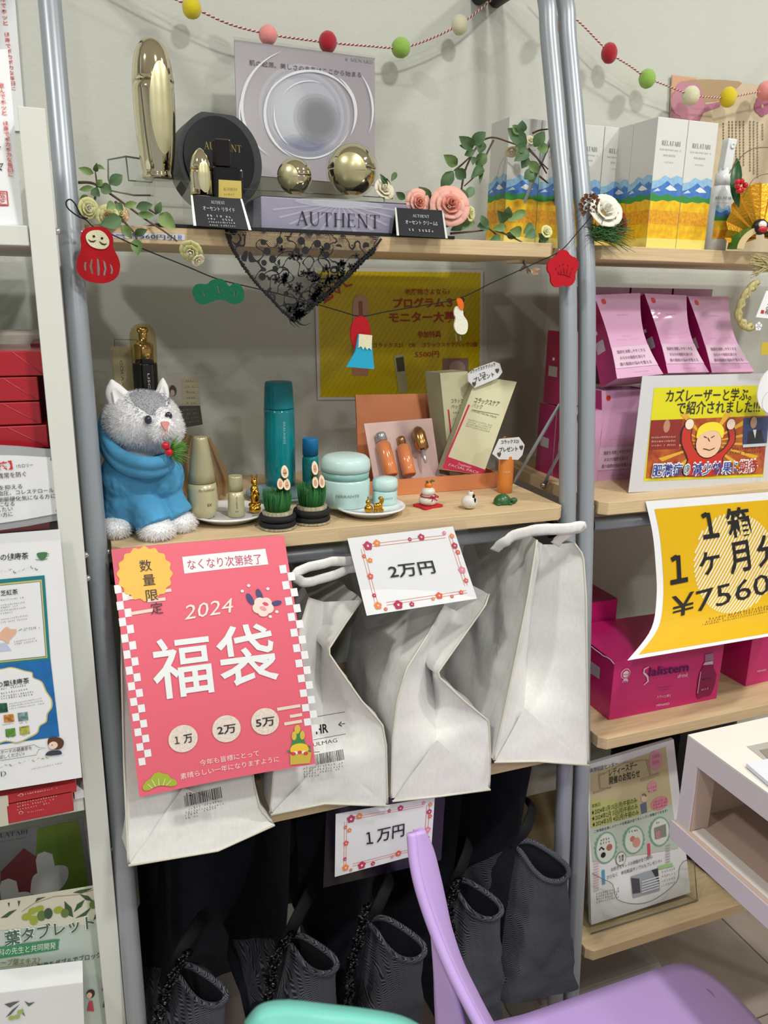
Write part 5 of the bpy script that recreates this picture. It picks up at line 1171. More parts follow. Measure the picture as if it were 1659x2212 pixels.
# --- plush cat
def plush():
    B = G(318, 1168, Z2); k = mpp(B+Vector((0, .05, 0))); cx, cy0 = B.x, B.y+.045
    t = thing('plush_cat', 'white and grey plush cat sitting in a light blue hoodie', 'soft toy', (cx, cy0, Z2))
    M_fur = mat('fur_white', 'f3f3f5', .95); M_gry = mat('fur_grey', 'a9abb3', .95, bump=.5, bs=500); M_blu = mat('hoodie_blue', '4f9bc9', .9, bump=.25, bs=700, ns=14, na=.06)
    def at(px, py, y): return V(px, py, y)
    yh = cy0+.005
    def strand(nm, h):
        m = bpy.data.materials.new(nm); m.use_nodes = True; nt = m.node_tree; nt.nodes.clear(); o = nt.nodes.new('ShaderNodeOutputMaterial'); d = nt.nodes.new('ShaderNodeBsdfDiffuse'); d.inputs[0].default_value = lin(h); tl = nt.nodes.new('ShaderNodeBsdfTranslucent'); tl.inputs[0].default_value = lin(h); x = nt.nodes.new('ShaderNodeMixShader'); nt.links.new(d.outputs[0], x.inputs[1]); nt.links.new(tl.outputs[0], x.inputs[2]); nt.links.new(x.outputs[0], o.inputs[0]); return m
    S_w, S_g = strand('fur_strand_white', 'f8f8fa'), strand('fur_strand_grey', 'b4b6be')
    S = [(at(308, 908, yh), (.0445, .042, .0365)), (at(330, 925, yh-.014), (.036, .028, .027)), (at(270, 905, yh), (.024, .03, .027)), (at(354, 924, yh-.044), (.0150, .016, .0125)), (at(345, 934, yh-.044), (.0125, .0135, .0105)), (at(364, 933, yh-.040), (.012, .0125, .0105)), (at(350, 905, yh-.03), (.014, .012, .014))]
    body = [(at(300, 1010, cy0+.01), (.03, .03, .04)), (at(300, 1060, cy0+.012), (.045, .04, .045)), (at(340, 1157, cy0-.038), (.0215, .022, .0135)), (at(391, 1137, cy0-.014), (.0185, .02, .0135)), (at(252, 1143, cy0-.01), (.020, .026, .0135)), (at(325, 1130, cy0-.028), (.013, .013, .02)), (at(383, 1110, cy0-.008), (.012, .013, .02)), (at(400, 1092, cy0+.02), (.010, .010, .008))]
    b = MB()
    for c, r in S+body:
        c = c.copy(); c.z = max(c.z, Z2+r[2]*.82) if r[2] < .02 else c.z; b.ell(c, r, M_fur, seg=20, rings=14)
    ears = [((233, 885), (238, 826), (292, 852), yh-.004), ((334, 850), (352, 824), (369, 853), yh+.004)]
    for a, tip, c, y in ears:
        A, T, C_ = V(*a, y), V(*tip, y+.004), V(*c, y)
        for i in range(6):
            f = i/5; w_ = sqrt(max(.05, 1-f*f*.9)); m_ = (A+C_)/2*(1-f*.8)+T*f*.8; b.ell(m_, ((C_-A).length*.44*w_, .0065, .009), M_fur, seg=12, rings=8)
    o = b.build('body', t); md = o.modifiers.new('r', 'REMESH'); md.mode = 'VOXEL'; md.voxel_size = .0022; md.use_smooth_shade = True; sm = o.modifiers.new('s', 'SMOOTH'); sm.iterations = 5
    # fur strands over head, ears and paws
    r = random.Random(4); b = MB(); els = [(c, r_) for c, r_ in S+[body[2], body[3], body[4]]]; allc = els; N = 0
    def inside(p, skip):
        for c, q in allc:
            if c is skip: continue
            d = p-c
            if (d.x/q[0])**2+(d.y/q[1])**2+(d.z/q[2])**2 < .9: return True
        return False
    dirs = Vector((.35, -.9, -.1)).normalized(); fore1, fore2 = V(318, 852, yh-.03), V(340, 885, yh-.045)
    for c, q in els:
        cc = c.copy(); cc.z = max(c.z, Z2+q[2]*.82) if q[2] < .02 else c.z
        n = int(9000*(q[0]*q[2])/(.0445*.0365))+300
        for i in range(n):
            d = Vector((r.gauss(0, 1), r.gauss(0, 1), r.gauss(0, 1))).normalized(); 
            if d.y > .45: continue
            p = cc+Vector((d.x*q[0], d.y*q[1], d.z*q[2]))
            if inside(p, c) or p.z < Z2+.002: continue
            nn = Vector((d.x/q[0], d.y/q[1], d.z/q[2])).normalized(); L = r.uniform(.0022, .0040); e = p+nn*L+Vector((r.uniform(-.0015, .0015), 0, -.0016))
            s_ = nn.cross(Vector((r.uniform(-1, 1), r.uniform(-1, 1), 1))).normalized()*.0007
            g_ = 0
            px_, pz_ = p.x-V(309, 880, yh).x, p.z-V(309, 880, yh).z
            if q[0] > .02 and p.z > V(309, 893, yh).z and abs(p.x-V(322, 880, yh).x) < .010+.9*max(0, p.z-V(309, 893, yh).z) and noise.noise(p*90) > -.6: g_ = 1
            b.add([p-nn*.001-s_, p-nn*.001+s_, e], [(0, 1, 2)], S_g if g_ else S_w)
    b.build('fur', t, kind='stuff')
    b = MB(); c0, r0 = S[0]
    def cap(u, v):
        el = 1.35-1.0*v; a = -1.25+(u-.5)*(2.3*(1-v)+.35); d = Vector((cos(el)*cos(a), cos(el)*sin(a), sin(el))); return c0+Vector((d.x*r0[0], d.y*r0[1], d.z*r0[2]))*1.008
    b.grid(cap, 14, 12, M_gry); b.build('grey_forehead', t)
    for a, tip, c, y in ears:
        A, T, C_ = V(*a, y-.011), V(*tip, y-.004), V(*c, y-.011); b = MB(); b.grid(lambda u, v: (A.lerp(C_, .25+.5*u)).lerp(T, v*.66)+Vector((0, .004*sin(pi*u)*(1-v), 0)), 8, 6, mat('ear_inner', 'f0efee', .9)); b.build('ear_lining', t, solid=.001)
    M_eye = mat('eye_dark', '1b2338', .08, coat=1)
    for px, py in ((320, 907), (364, 899)): MB().ell(V(px, py, yh-.045 if px < 340 else yh-.042), (.0044, .0035, .0052), M_eye, seg=14, rings=10).build('eye', t)
    f = Fr(V(357, 919, yh-.0615), (1, .3, 0), (0, 0, 1)); b = MB(); b.prism(f, sp2([(0, -.0055), (.0046, .0015), (.004, .004), (0, .0045), (-.004, .004), (-.0046, .0015)], 3), -.002, .0018, mat('nose_pink', 'e59a94', .8)); b.build('nose', t, bevel=.0008)
    b = MB(); b.tube([f.at(0, -.005, 0), f.at(0, -.010, -.001), f.at(-.004, -.014, -.001)], .0004, mat('mouth_thread', 'd79a8f', .8), seg=5); b.tube([f.at(0, -.010, -.001), f.at(.005, -.013, -.002)], .0004, mat('mouth_thread', 'd79a8f', .8), seg=5); b.build('mouth', t)
    # hoodie
    b = MB(); H = [(at(302, 1070, cy0+.012), (.0495, .044, .050)), (at(292, 1035, cy0+.008), (.043, .042, .040)), (at(345, 1030, cy0-.002), (.030, .033, .030)), (at(268, 1085, cy0+.02), (.036, .04, .032)), (at(250, 1100, cy0+.018), (.024, .035, .022))]
    for c, q in H: b.ell(c, q, M_blu, seg=22, rings=14)
    for a_, c_, r1, r2 in [((298, 1065), (335, 1136), .019, .0225), ((352, 1050), (383, 1112), .019, .0195)]:
        ya, yb_ = (cy0-.012, cy0-.035) if a_[0] < 320 else (cy0-.004, cy0-.013)
        A, C_ = V(*a_, ya), V(*c_, yb_); b.tube([A, A.lerp(C_, .5), C_], [r1, (r1+r2)/2, r2], M_blu, seg=20)
    o = b.build('hoodie', t); md = o.modifiers.new('r', 'REMESH'); md.mode = 'VOXEL'; md.voxel_size = .002; md.use_smooth_shade = True; sm = o.modifiers.new('s', 'SMOOTH'); sm.iterations = 4
    tx = bpy.data.textures.new('fold_noise', 'CLOUDS'); tx.noise_scale = .02; dm = o.modifiers.new('d', 'DISPLACE'); dm.texture = tx; dm.strength = .0065; dm.mid_level = .5
    b = MB()
    for pts, rr in [([(228, 905, cy0+.02), (231, 945, cy0), (252, 978, cy0-.022), (290, 996, cy0-.042), (330, 1001, cy0-.050), (362, 992, cy0-.046), (375, 985, cy0-.030)], .0085), ([(226, 925, cy0+.015), (233, 968, cy0-.004), (262, 1003, cy0-.026), (305, 1017, cy0-.042), (345, 1016, cy0-.044), (372, 1002, cy0-.034)], .0095), ([(232, 890, cy0+.025), (229, 930, cy0+.02), (240, 980, cy0+.01), (270, 1010, cy0-.012)], .0115)]:
        P_ = spline([V(*q) for q in pts], 5); n = len(P_); b.tube(P_, [rr*(.6+.4*sin(pi*i/(n-1))) for i in range(n)], M_blu, seg=12)
    o = b.build('hood', t); md = o.modifiers.new('r', 'REMESH'); md.mode = 'VOXEL'; md.voxel_size = .002; md.use_smooth_shade = True; sm = o.modifiers.new('s', 'SMOOTH'); sm.iterations = 2
    # pine and berries tucked under the chin
    M_pn = mat('pine_needle', '3f7a34', .5, ns=200, col2='6fa84a'); c = V(362, 975, cy0-.052); b = MB()
    for i in range(90):
        a = r.uniform(-1.3, 1.25); L = r.uniform(.012, .026); e = c+Vector((cos(a)*L*.9+.003, -r.uniform(0, .010), sin(a)*L*.9)); b.tube([c+Vector((.002, 0, 0)), (c+e)/2+Vector((0, -.001, .001)), e], [.0005, .0005, .0002], M_pn, seg=4)
    tt = thing('holly_pick', 'green pine sprig with two red berries tucked under the chin of the plush cat', 'ornament', c); b.build('needles', tt, kind='stuff')
    for px, py in ((358, 963), (365, 977)): MB().ell(V(px, py, cy0-.060), .0047, mat('berry_red', 'c01022', .15, coat=.5), seg=16, rings=10).build('berry', tt)
    return t
plush()

# --- orange gift set
Fa, Fb = G(782, 1078, Z2), G(1071, 1052, Z2); M_or = mat('orange_card', 'd98a5e', .45, ns=8, na=.05); M_or2 = mat('orange_card_deep', 'c97848', .5)
yf = (Fa.y+Fb.y)/2+.0; t = thing('gift_box', 'open orange gift box with its lid propped upright behind the bottles', 'box', ((Fa.x+Fb.x)/2, yf, Z2)); zt_ = V(960, 1029, yf).z
x0, x1 = Fa.x, Fb.x; ybk = yf+.085
MB().box(x0, x1, yf, yf+.002, Z2+.0005, zt_, M_or).build('front_wall', t); 
for xx in (x0, x1-.002): MB().box(xx, xx+.002, yf+.0022, ybk, Z2+.0005, zt_, M_or).build('side_wall', t)
MB().box(x0+.002, x1-.002, yf+.002, ybk, Z2+.0005, Z2+.002, M_or2).build('base', t)
p4 = [(768, 853), (942, 850), (948, 1035), (776, 1040)]; q = q4(p4, [ybk+.025, ybk+.025, ybk+.004, ybk+.004]); b = MB(); quadbox(b, q, .004, M_or); b.build('lid', t, bevel=.0005)
b = MB(); quadbox(b, [q[0]+Vector((.004, -.0012, -.036)), q[1]+Vector((-.004, -.0012, -.036)), q[2]+Vector((-.004, -.0012, 0)), q[3]+Vector((.004, -.0012, 0))], .001, M_or2); b.build('lid_panel', t)
p4 = [(788, 916), (935, 904), (953, 1030), (811, 1044)]; q = q4(p4, [yf+.058, yf+.058, yf+.022, yf+.022]); t2 = thing('blister_pack', 'clear blister pack holding three small orange bottles', 'pack', (q[3]+q[2])/2)
b = MB(); quadbox(b, [v+Vector((0, .004, 0)) for v in q], .002, mat('pack_tray', 'd6b3ac', .35, coat=.3)); b.build('tray', t2)
b = MB(); b.add([v+Vector((0, -.016, .001)) for v in q], [(3, 2, 1, 0)], M_film); b.build('clear_cover', t2)
n = (q[2]-q[3]).cross(q[0]-q[3]).normalized(); upv = ((q[0]+q[1])-(q[2]+q[3])).normalized()
def lying(nm, p0, p1, rows, lab):
    A, C_ = V(*p0, yf+.014), V(*p1, yf+.05); ax = (C_-A); L = ax.length; ax.normalize(); R = ax.to_track_quat('Z', 'Y').to_matrix(); 
    o = None
    for part, m, pr in rows: o = MB().lathe(A, [(r_*mpp(A), z_*L) for r_, z_ in pr], m, seg=20, R=R).build(part, t2); o['label'] = lab+' '+part
M_ob = mat('orange_glass', 'dd8450', .15, coat=.3); M_sc = mat('silver_cap', 'b9bfc4', .25, metal=.6); M_gc = mat('rose_gold_cap', 'b98a52', .2, metal=.9)
lying('a', (845, 1028), (821, 936), [('small_bottle', M_ob, [(14, 0), (16, .03), (16, .72), (12, .8)]), ('bottle_cap', M_sc, [(12, .805), (12, .97), (10, 1)])], 'silver capped')
lying('b', (885, 1027), (865, 944), [('small_bottle', M_ob, [(13, 0), (15, .03), (15, .72), (9, .8)]), ('bottle_cap', M_gc, [(9, .805), (9, .97), (7, 1)])], 'gold capped')
lying('c', (920, 1000), (900, 922), [('dropper_tip', M_sc, [(2, 0), (4, .1), (5, .35)]), ('dropper_bulb', M_gc, [(11, .36), (15, .4), (15, .8), (11, .93), (4, 1)])], 'dropper')
# --- cream cartons
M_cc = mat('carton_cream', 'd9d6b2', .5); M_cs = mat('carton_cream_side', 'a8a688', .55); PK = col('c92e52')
p4 = [(950, 806), (1010, 802), (1030, 1022), (972, 1028)]; q = q4(p4, [yf+.052]*4)
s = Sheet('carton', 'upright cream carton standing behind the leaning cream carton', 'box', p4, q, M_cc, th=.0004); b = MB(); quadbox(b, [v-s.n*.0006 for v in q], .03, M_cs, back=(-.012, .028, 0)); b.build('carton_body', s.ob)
s.text('コラックスケア', (974, 869), (1020, 868), M_dk, hpx=8); s.text('パック', (974, 881), (996, 880), M_dk, hpx=7); s.line([(968, 884), (976, 962)], 3, PK); s.scrib((978, 892), (1010, 891), M_dk, h=4); s.scrib((978, 905), (1008, 904), M_dk, h=3); s.done()
p4 = [(1030, 812), (1116, 825), (1043, 1027), (955, 1014)]; q = q4(p4, [yf+.040, yf+.040, yf+.006, yf+.006])
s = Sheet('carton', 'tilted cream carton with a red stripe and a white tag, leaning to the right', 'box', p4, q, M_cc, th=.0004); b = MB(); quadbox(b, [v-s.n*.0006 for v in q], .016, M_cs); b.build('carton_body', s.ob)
kc = K(540, 780, 2.212)
s.poly(kc((917, 515), (1110, 545), (1127, 520), (940, 455)), PK, 'pink_band'); s.line([(1013, 874), (964, 990)], 4, PK, 'red_stripe')
s.text('コラックスケア', *kc((1068, 195), (1185, 215)), M_dk, hpx=10, bold=.01); s.text('パック', *kc((1058, 218), (1105, 228)), M_dk, hpx=9); s.text('COLAX FACIAL PACK', *kc((1055, 238), (1175, 272)), M_dk, hpx=4); s.line(kc((1060, 232), (1190, 256)), .8, M_dk)
for i in range(4): s.scrib(*kc((1040-i*4, 280+i*10), (1155-i*4, 310+i*10)), M_dk, h=3)
s.text('Treatment', *kc((985, 495), (1050, 512)), col('f0c9cf'), hpx=6, shear=.3, lay=3); s.text('FACIAL PACK', *kc((945, 500), (1090, 540)), col('f0c9cf'), hpx=6, lay=3)
s.done()
def tag(label, pts, y, lines, name='gift_tag'):
    c = (sum(p[0] for p in pts)/len(pts), sum(p[1] for p in pts)/len(pts)); xs = [p[0] for p in pts]; ys = [p[1] for p in pts]
    p4 = [(min(xs), min(ys)), (max(xs), min(ys)), (max(xs), max(ys)), (min(xs), max(ys))]; f = front(y); b = MB(); b.prism(f, [f.px(*p) for p in pts][::-1], 0, .0006, M_paper); o = b.build(name, label=label, cat='tag')
    s = Sheet('x', '', '', p4, q4(p4, y-.0006), M_paper, nosheet=True, parent=o, th=0)
    for st, a, c_, h in lines: s.text(st, a, c_, M_black, 'handwriting', hpx=h, bold=.015)
    for hx, hy in lines_h[label]: s.text('♥', (hx-4, hy+3), (hx+4, hy+2), col('55504e'), 'drawn_heart', hpx=8)
    s.done()
lines_h = {'white eight sided tag with handwriting on top of the tilted cream carton': [(1074, 802), (1024, 831)], 'white eight sided tag with handwriting on the small orange bottle': [(1126, 968), (1078, 983)]}
tag('white eight sided tag with handwriting on top of the tilted cream carton', [(1010, 807), (1022, 797), (1066, 781), (1079, 785), (1085, 804), (1076, 816), (1025, 838), (1011, 823)], yf+.030,
    [('コラックスケアパック', (1015, 806), (1070, 790), 7), ('2コ', (1036, 813), (1048, 809), 7), ('プレゼント', (1024, 826), (1068, 812), 9)])
F = foot(1090, 1067, 15); yo = F.y
t, B, P = bottle('small_bottle', 'small orange bottle under a tag, right end of the second board', 'bottle', 1090, yo, 1064, [('body', mat('orange_bottle', 'e0883e', .25, coat=.3), [(1064, 14), (1062, 16), (1040, 16.5), (985, 16.5), (978, 14), (975, 9)]), ('cap', M_gc, [(974, 11), (955, 11), (946, 10), (943, 6)])], zb=Z2)
b = MB(); curved_text(b, 'COLAX', B, 16.5*mpp(B)+.0002, V(1090, 1018, yo).z-B.z, toward(B)+.1, .004, col('f3d3ae'), width=.012); b.build('lettering', t)
tag('white eight sided tag with handwriting on the small orange bottle', [(1063, 980), (1078, 948), (1121, 944), (1133, 961), (1128, 983), (1119, 993), (1077, 992)], yo-.0105,
    [('コラックス21', (1082, 958), (1120, 956), 7), ('プレゼント', (1078, 976), (1118, 973), 9)])
# --- three little ceramic figures
M_cer = mat('ceramic_white', 'dcd9ce', .3, ns=90, na=.08); M_rb = mat('ribbon_red', 'b9233c', .4)
F = foot(930, 1098, 14); kk = mpp(F)
t = thing('rice_cake_figure', 'small white two tier rice cake figure with an orange on a red cushion', 'figurine', F)
f = Fr(F, (cos(.3), sin(.3), 0), (-sin(.3), cos(.3), 0)); b = MB(); b.prism(f, sp2([(-.0165, -.0135), (0, -.012), (.0165, -.0135), (.0155, 0), (.0165, .0135), (0, .012), (-.0165, .0135), (-.0155, 0)], 3), 0, .0035, mat('cushion_red', 'c32230', .5)); b.build('cushion', t, bevel=.0014)
for z, r, h, nm in ((.010, .0135, .0085, 'lower_cake'), (.022, .0098, .0070, 'upper_cake')): MB().ell(F+Vector((0, 0, z)), (r, r, h), M_cer, seg=24, rings=14).build(nm, t)
MB().ell(F+Vector((0, 0, .031)), .0055, mat('mandarin', 'e07a24', .45), seg=18, rings=12).build('mandarin', t)
b = MB(); leaf(b, F+Vector((0, -.001, .0355)), F+Vector((.009, -.003, .037)), .005, mat('leaf_dark2', '3c5a2c', .5), nrm=(0, -.6, 1)); leaf(b, F+Vector((0, -.001, .0355)), F+Vector((-.007, -.003, .037)), .004, mat('leaf_dark2', '3c5a2c', .5), nrm=(0, -.6, 1)); b.build('leaf', t)
b = MB(); b.tube([F+Vector((cos(a)*.0112, sin(a)*.0112, .0163)) for a in [j*2*pi/24 for j in range(24)]], .0009, M_rb, seg=5, closed=True)
for s_ in (-1, 1): b.tube(spline([F+Vector(q) for q in [(0.003, -.0118, .0163), (.003+s_*.004, -.0135, .0185), (.003+s_*.0065, -.013, .0163), (0.003, -.012, .016)]], 5), .0008, M_rb, seg=5); b.tube([F+Vector((0.003, -.012, .016)), F+Vector((.003+s_*.004, -.0155, .0118))], .0008, M_rb, seg=5)
b.build('ribbon', t)
F = foot(1019, 1102, 13)
t = thing('crane_figure', 'small round white crane figure with a black neck stripe and red crest', 'figurine', F)
b = MB(); b.ell(F+Vector((0, 0, .0102)), (.0115, .0112, .0102), M_cer, seg=24, rings=16); b.ell(F+Vector((.001, -.001, .0205)), (.0048, .0048, .0055), M_cer, seg=16, rings=10); b.ell(F+Vector((.001, 0, .017)), (.0058, .0058, .005), M_cer, seg=16, rings=10)
o = b.build('body', t); md = o.modifiers.new('r', 'REMESH'); md.mode = 'VOXEL'; md.voxel_size = .0007; md.use_smooth_shade = True; o.modifiers.new('s', 'SMOOTH').iterations = 3
b = MB(); b.ell(F+Vector((.0028, -.0068, .0185)), (.0018, .0014, .0042), M_blk, R=Matrix.Rotation(.25, 3, 'Y'), seg=10, rings=8); b.ell(F+Vector((.0036, -.0095, .0135)), (.0018, .0014, .0042), M_blk, R=Matrix.Rotation(.1, 3, 'Y'), seg=10, rings=8); b.build('neck_stripe', t)
MB().ell(F+Vector((.001, -.002, .0258)), (.0017, .0017, .0012), mat('crest_red', 'c8402a', .5), seg=10, rings=8).build('crest', t); MB().ell(F+Vector((.0035, -.0065, .0225)), (.0012, .002, .0010), mat('beak_ochre', 'c79a3a', .5), seg=10, rings=8).build('beak', t)
F = foot(1092, 1091, 12); M_tu = mat('turtle_green', '3a6b3c', .3, ns=120, col2='2e5530')
t = thing('turtle_figure', 'small dark green turtle figure at the right front of the second board', 'figurine', F)
b = MB(); b.lathe(F+Vector((-.001, 0, 0)), [(.0125, 0), (.0135, .003), (.0120, .008), (.008, .0125), (.003, .0148), (.0002, .0152)], M_tu, seg=24, sy=.85); b.build('shell', t)
MB().ell(F+Vector((.0145, -.005, .005)), (.006, .0045, .0042), M_tu, seg=14, rings=10).build('head', t)
for dx, dy in ((-.011, -.008), (.007, -.010)): MB().ell(F+Vector((dx, dy, .0018)), (.004, .003, .0018), M_tu, seg=10, rings=8).build('foot', t)

# --- yellow sheet on the wall and the clear film beside it
yw = YW-.003; p4 = [(679, 577), (1043, 583), (1040, 862), (686, 864)]
s = Sheet('wall_notice', 'yellow laminated notice with red lettering behind the second board', 'poster', p4, q4(p4, yw), mat('notice_white', 'd9d6cf', .25), th=.0006)
YL = mat('notice_yellow', 'd8c30c', .3); s.poly([(686, 585), (1037, 589), (1034, 856), (692, 857)], YL, 'yellow_ground', 1)
YL2 = col('cdb80c', .35)
for i in range(56):
    x = 560+i*11; a, c = (x+0, 857), (x+170, 588)
    if a[0] < 692: tq = (692-a[0])/170; a = (693, 857-269*tq)
    if c[0] > 1036: tq = (c[0]-1036)/170; c = (1035, 588+269*tq)
    if a[0] >= 1034 or c[0] <= 692: continue
    s.line([a, c], 4.2, YL2, 'diagonal_stripes', 2)
RD = col('b23a1e', .4)
for st, a, c, h, bo in [('老廃物さよなら♪', (869, 635), (968, 634), 11, .01), ('プログラム３', (844, 663), (974, 661), 18, .03), ('モニター大募集', (835, 694), (1004, 692), 19, .03), ('参加特典', (897, 727), (948, 726), 12, .01), ('コラックス21　OR　コラックスケアパック2個', (801, 749), (1029, 747), 9, .01), ('5500円', (891, 770), (944, 769), 12, .01)]:
    s.text(st, a, c, RD, hpx=h, bold=bo, lay=4)
s.line([(698, 655), (716, 640), (712, 625), (730, 632), (728, 602), (745, 618), (757, 614)], [2, 5, 6, 6, 6, 5, 3], col('c03a22', .4), 'scrawl', 4); s.line([(700, 652), (706, 640), (712, 644)], 4, col('c03a22', .4), 'scrawl', 4)
PB = col('c08a72', .35); s.poly(sp2([(758, 660), (762, 642), (775, 636), (787, 642), (791, 660)], 4, closed=False)+[(791, 690), (758, 690)], col('d0a088', .3), 'bottle_picture', 4); s.poly([(757, 690), (791, 690), (791, 810), (757, 810)], PB, 'bottle_picture', 4); s.line([(774, 650), (775, 685)], 8, col('a86a50'), 'bottle_picture', 5)
s.poly([(845, 766), (867, 763), (876, 846), (856, 848)], col('b9b68a'), 'tube_picture', 4); s.poly([(849, 772), (866, 769), (869, 800), (853, 802)], col('4c4a34'), 'tube_picture', 5)
s.poly([(952, 773), (1009, 772), (1010, 812), (952, 812)], col('8f7468'), 'product_picture', 4); s.disc((984, 795), 18, col('b59a90'), 'product_picture', 5, r2=16); s.done()
b = MB(); A = [V(*q, YW-.012) for q in [(1046, 548), (1050, 700), (1056, 850), (1062, 1000)]]; C_ = [V(*q, YW-.010) for q in [(1186, 556), (1180, 700), (1165, 850), (1150, 980)]]
A, C_ = spline(A, 8), spline(C_, 8); n = len(A)-1
b.grid(lambda u, v: A[round(v*n)].lerp(C_[round(v*n)], u)+Vector((0, -.014*noise.noise(Vector((u*3, v*5, 3)))-.004*noise.noise(Vector((u*9, v*12, 1))), 0)), 36, n, clear('glossy_film', 'f2f0ee', .16, .12))
b.build('plastic_sheet', label='crinkled clear plastic sheet hanging on the wall beside the yellow notice', cat='plastic sheet')

# ================================================================ POSTER AND PRICE CARDS BELOW
kq = K(220, 1130, 3.456)
p4 = [(240, 1187), (613, 1157), (681, 1650), (301, 1722)]; q = q4(p4, [.929, .929, .838, .832])
PKm = mat('poster_pink', 'e8687c', .5)
s = Sheet('sale_poster', 'pink New Year lucky bag poster taped under the second board', 'poster', p4, q, PKm, th=.0004, nu=12, nv=12, bend=lambda u, v: (0, -.012*sin(pi*(1-v))+.003*sin(pi*u), 0))
WH = col('eef0f4', .5); CR = col('ecd9cc', .5); GD = col('f2c057', .5)
c = (312, 1237); pts = []
for i in range(96): a = 2*pi*i/96; r_ = 57+2.6*cos(16*a); pts.append((c[0]+r_*1.02*cos(a)-.0*sin(a), c[1]+(r_-3)*sin(a)))
s.poly(pts, GD, 'gold_seal', 2)
for ch, a, h in [('数', (302, 1231), 26), ('量', (309, 1260), 24), ('限', (315, 1291), 24), ('定', (325, 1318), 24)]: s.text(ch, a, (a[0]+26, a[1]-2.5), col('453a44'), hpx=20, lay=4)
s.poly(kq((600, 252), (1218, 188), (1238, 298), (614, 370)), WH, 'white_label', 1); s.text('なくなり次第終了', *kq((642, 338), (1190, 288)), col('c8506c'), hpx=18, lay=2)
M_w = [(s, 0)]
L0, L1 = kq((85, 445), (338, 1785)); R0, R1 = kq((1312, 300), (1568, 1525))
def checks(l_top, l_bot, n, wx, flip):
    for i in range(n):
        f = i/n; x = l_top[0]+(l_bot[0]-l_top[0])*f; y = l_top[1]+(l_bot[1]-l_top[1])*f; h = (l_bot[1]-l_top[1])/n; dx = (l_bot[0]-l_top[0])/n
        o = wx if (i % 2 == 1) != (flip == 1) else 0; y2 = y-o*.14; x2 = x+o
        s.poly([(x2, y2), (x2+wx, y2-wx*.14), (x2+wx+dx, y2-wx*.14+h), (x2+dx, y2+h)], WH, 'check_border|%d' % flip, 1)
checks(kq((88, 450))[0], kq((275, 1790))[0], 23, 14.5, False); checks(kq((1315, 305))[0], kq((1510, 1545))[0], 22, 14.5, 2)
def cloud(pts, w_): s.line([kq(p)[0] for p in pts], w_, CR, 'cloud_band|%d' % pts[0][1], 1.5)
for pts in ([(190, 540), (310, 530), (340, 560), (470, 548)], [(210, 650), (380, 625)], [(380, 560), (400, 500), (515, 485)]): cloud(pts, 7)
for pts in ([(1295, 1360), (1465, 1328)], [(1390, 1415), (1480, 1398)], [(1350, 1475), (1480, 1450)]): cloud(pts, 7)
s.text('2024', *kq((610, 697), (965, 640)), col('f2e6e0', .5), hpx=33, shear=.28)
def ell2(c, rx, ry, a, m, part, lay):
    c = kq(c)[0]; pts = [(c[0]+x, c[1]+y) for x, y in crot([(rx/3.456*cos(t_), ry/3.456*sin(t_)) for t_ in [j*2*pi/18 for j in range(18)]], a)]; s.poly(pts, m, part, lay)
NV = col('454a78', .5)
for c, rx, ry, a in [((1095, 545), 22, 45, -.5), ((1165, 515), 22, 45, -.35), ((1290, 570), 38, 18, -.2)]: ell2(c, rx, ry, a, NV, 'camellia_leaves', 2)
for a in range(5): ell2((1190+38*cos(a*1.257+.3), 598+34*sin(a*1.257+.3)), 42, 38, 0, col('f3dcd2', .5), 'camellia', 3)
ell2((1208, 578), 22, 12, .3, col('e0506a', .5), 'camellia_heart', 4); ell2((1190, 610), 26, 14, .4, col('ee9aa2', .5), 'camellia_heart', 4)
for c in ((1040, 490), (1088, 450), (1228, 470), (1290, 632), (1242, 668)): ell2(c, 12, 10, 0, WH, 'dots', 2)
WB = col('edf2f4', .5)
s.text('福', *kq((388, 1245), (828, 1185)), WB, hpx=108, bold=.012, part='big_lettering'); s.text('袋', *kq((875, 1160), (1305, 1098)), WB, hpx=108, bold=.012, part='big_lettering')
DS = mat('speckled_disc', 'e6d9ce', .5, ns=400, na=.1)
for c, r_, st in [((600, 1585), 109, '1万'), ((922, 1513), 106, '2万'), ((1208, 1455), 103, '5万')]:
    s.disc(kq(c)[0], r_/3.456, DS, 'price_disc', 2, n=36, r2=r_/3.456)
    if st[0] == '1': s.one(*kq((c[0]-45, c[1]+36))[0], 16, 2.2, col('2c2c34')); st = '万'; c = (c[0]+4, c[1]); s.text(st, *kq((c[0]+2, c[1]+32), (c[0]+68, c[1]+20)), col('2c2c34'), hpx=18, bold=.012, lay=4); continue
    s.text(st, *kq((c[0]-66, c[1]+42), (c[0]+72, c[1]+20)), col('2c2c34'), hpx=18, bold=.012, lay=4)
s.text('今年も皆様にとって', *kq((730, 1805), (1170, 1728)), col('f6e3e3', .5), hpx=12); s.text('素晴らしい一年になりますように', *kq((586, 1910), (1322, 1775)), col('f6e3e3', .5), hpx=12)
PG = col('a8b83c', .5); pn = kq((302, 1960), (330, 1915), (360, 1895), (385, 1862), (420, 1846), (460, 1862), (490, 1868), (515, 1900), (548, 1915), (560, 1950), (530, 1965), (490, 1962), (440, 1955), (390, 1968), (350, 1990), (315, 1988))
s.poly(sp2(pn, 3), PG, 'pine_print', 2)
for a, c_ in [((375, 1975), (340, 1940)), ((400, 1962), (370, 1905)), ((425, 1955), (420, 1895)), ((455, 1955), (470, 1900)), ((480, 1955), (515, 1915))]: s.line(kq(a, c_), 1.3, col('f3f0da', .5), 'pine_print', 3)
BG, BY = col('3f8a52', .5), col('d8bd4a', .5)
s.poly(kq((1405, 1655), (1430, 1530), (1480, 1530), (1515, 1640)), BG, 'bamboo_print', 2)
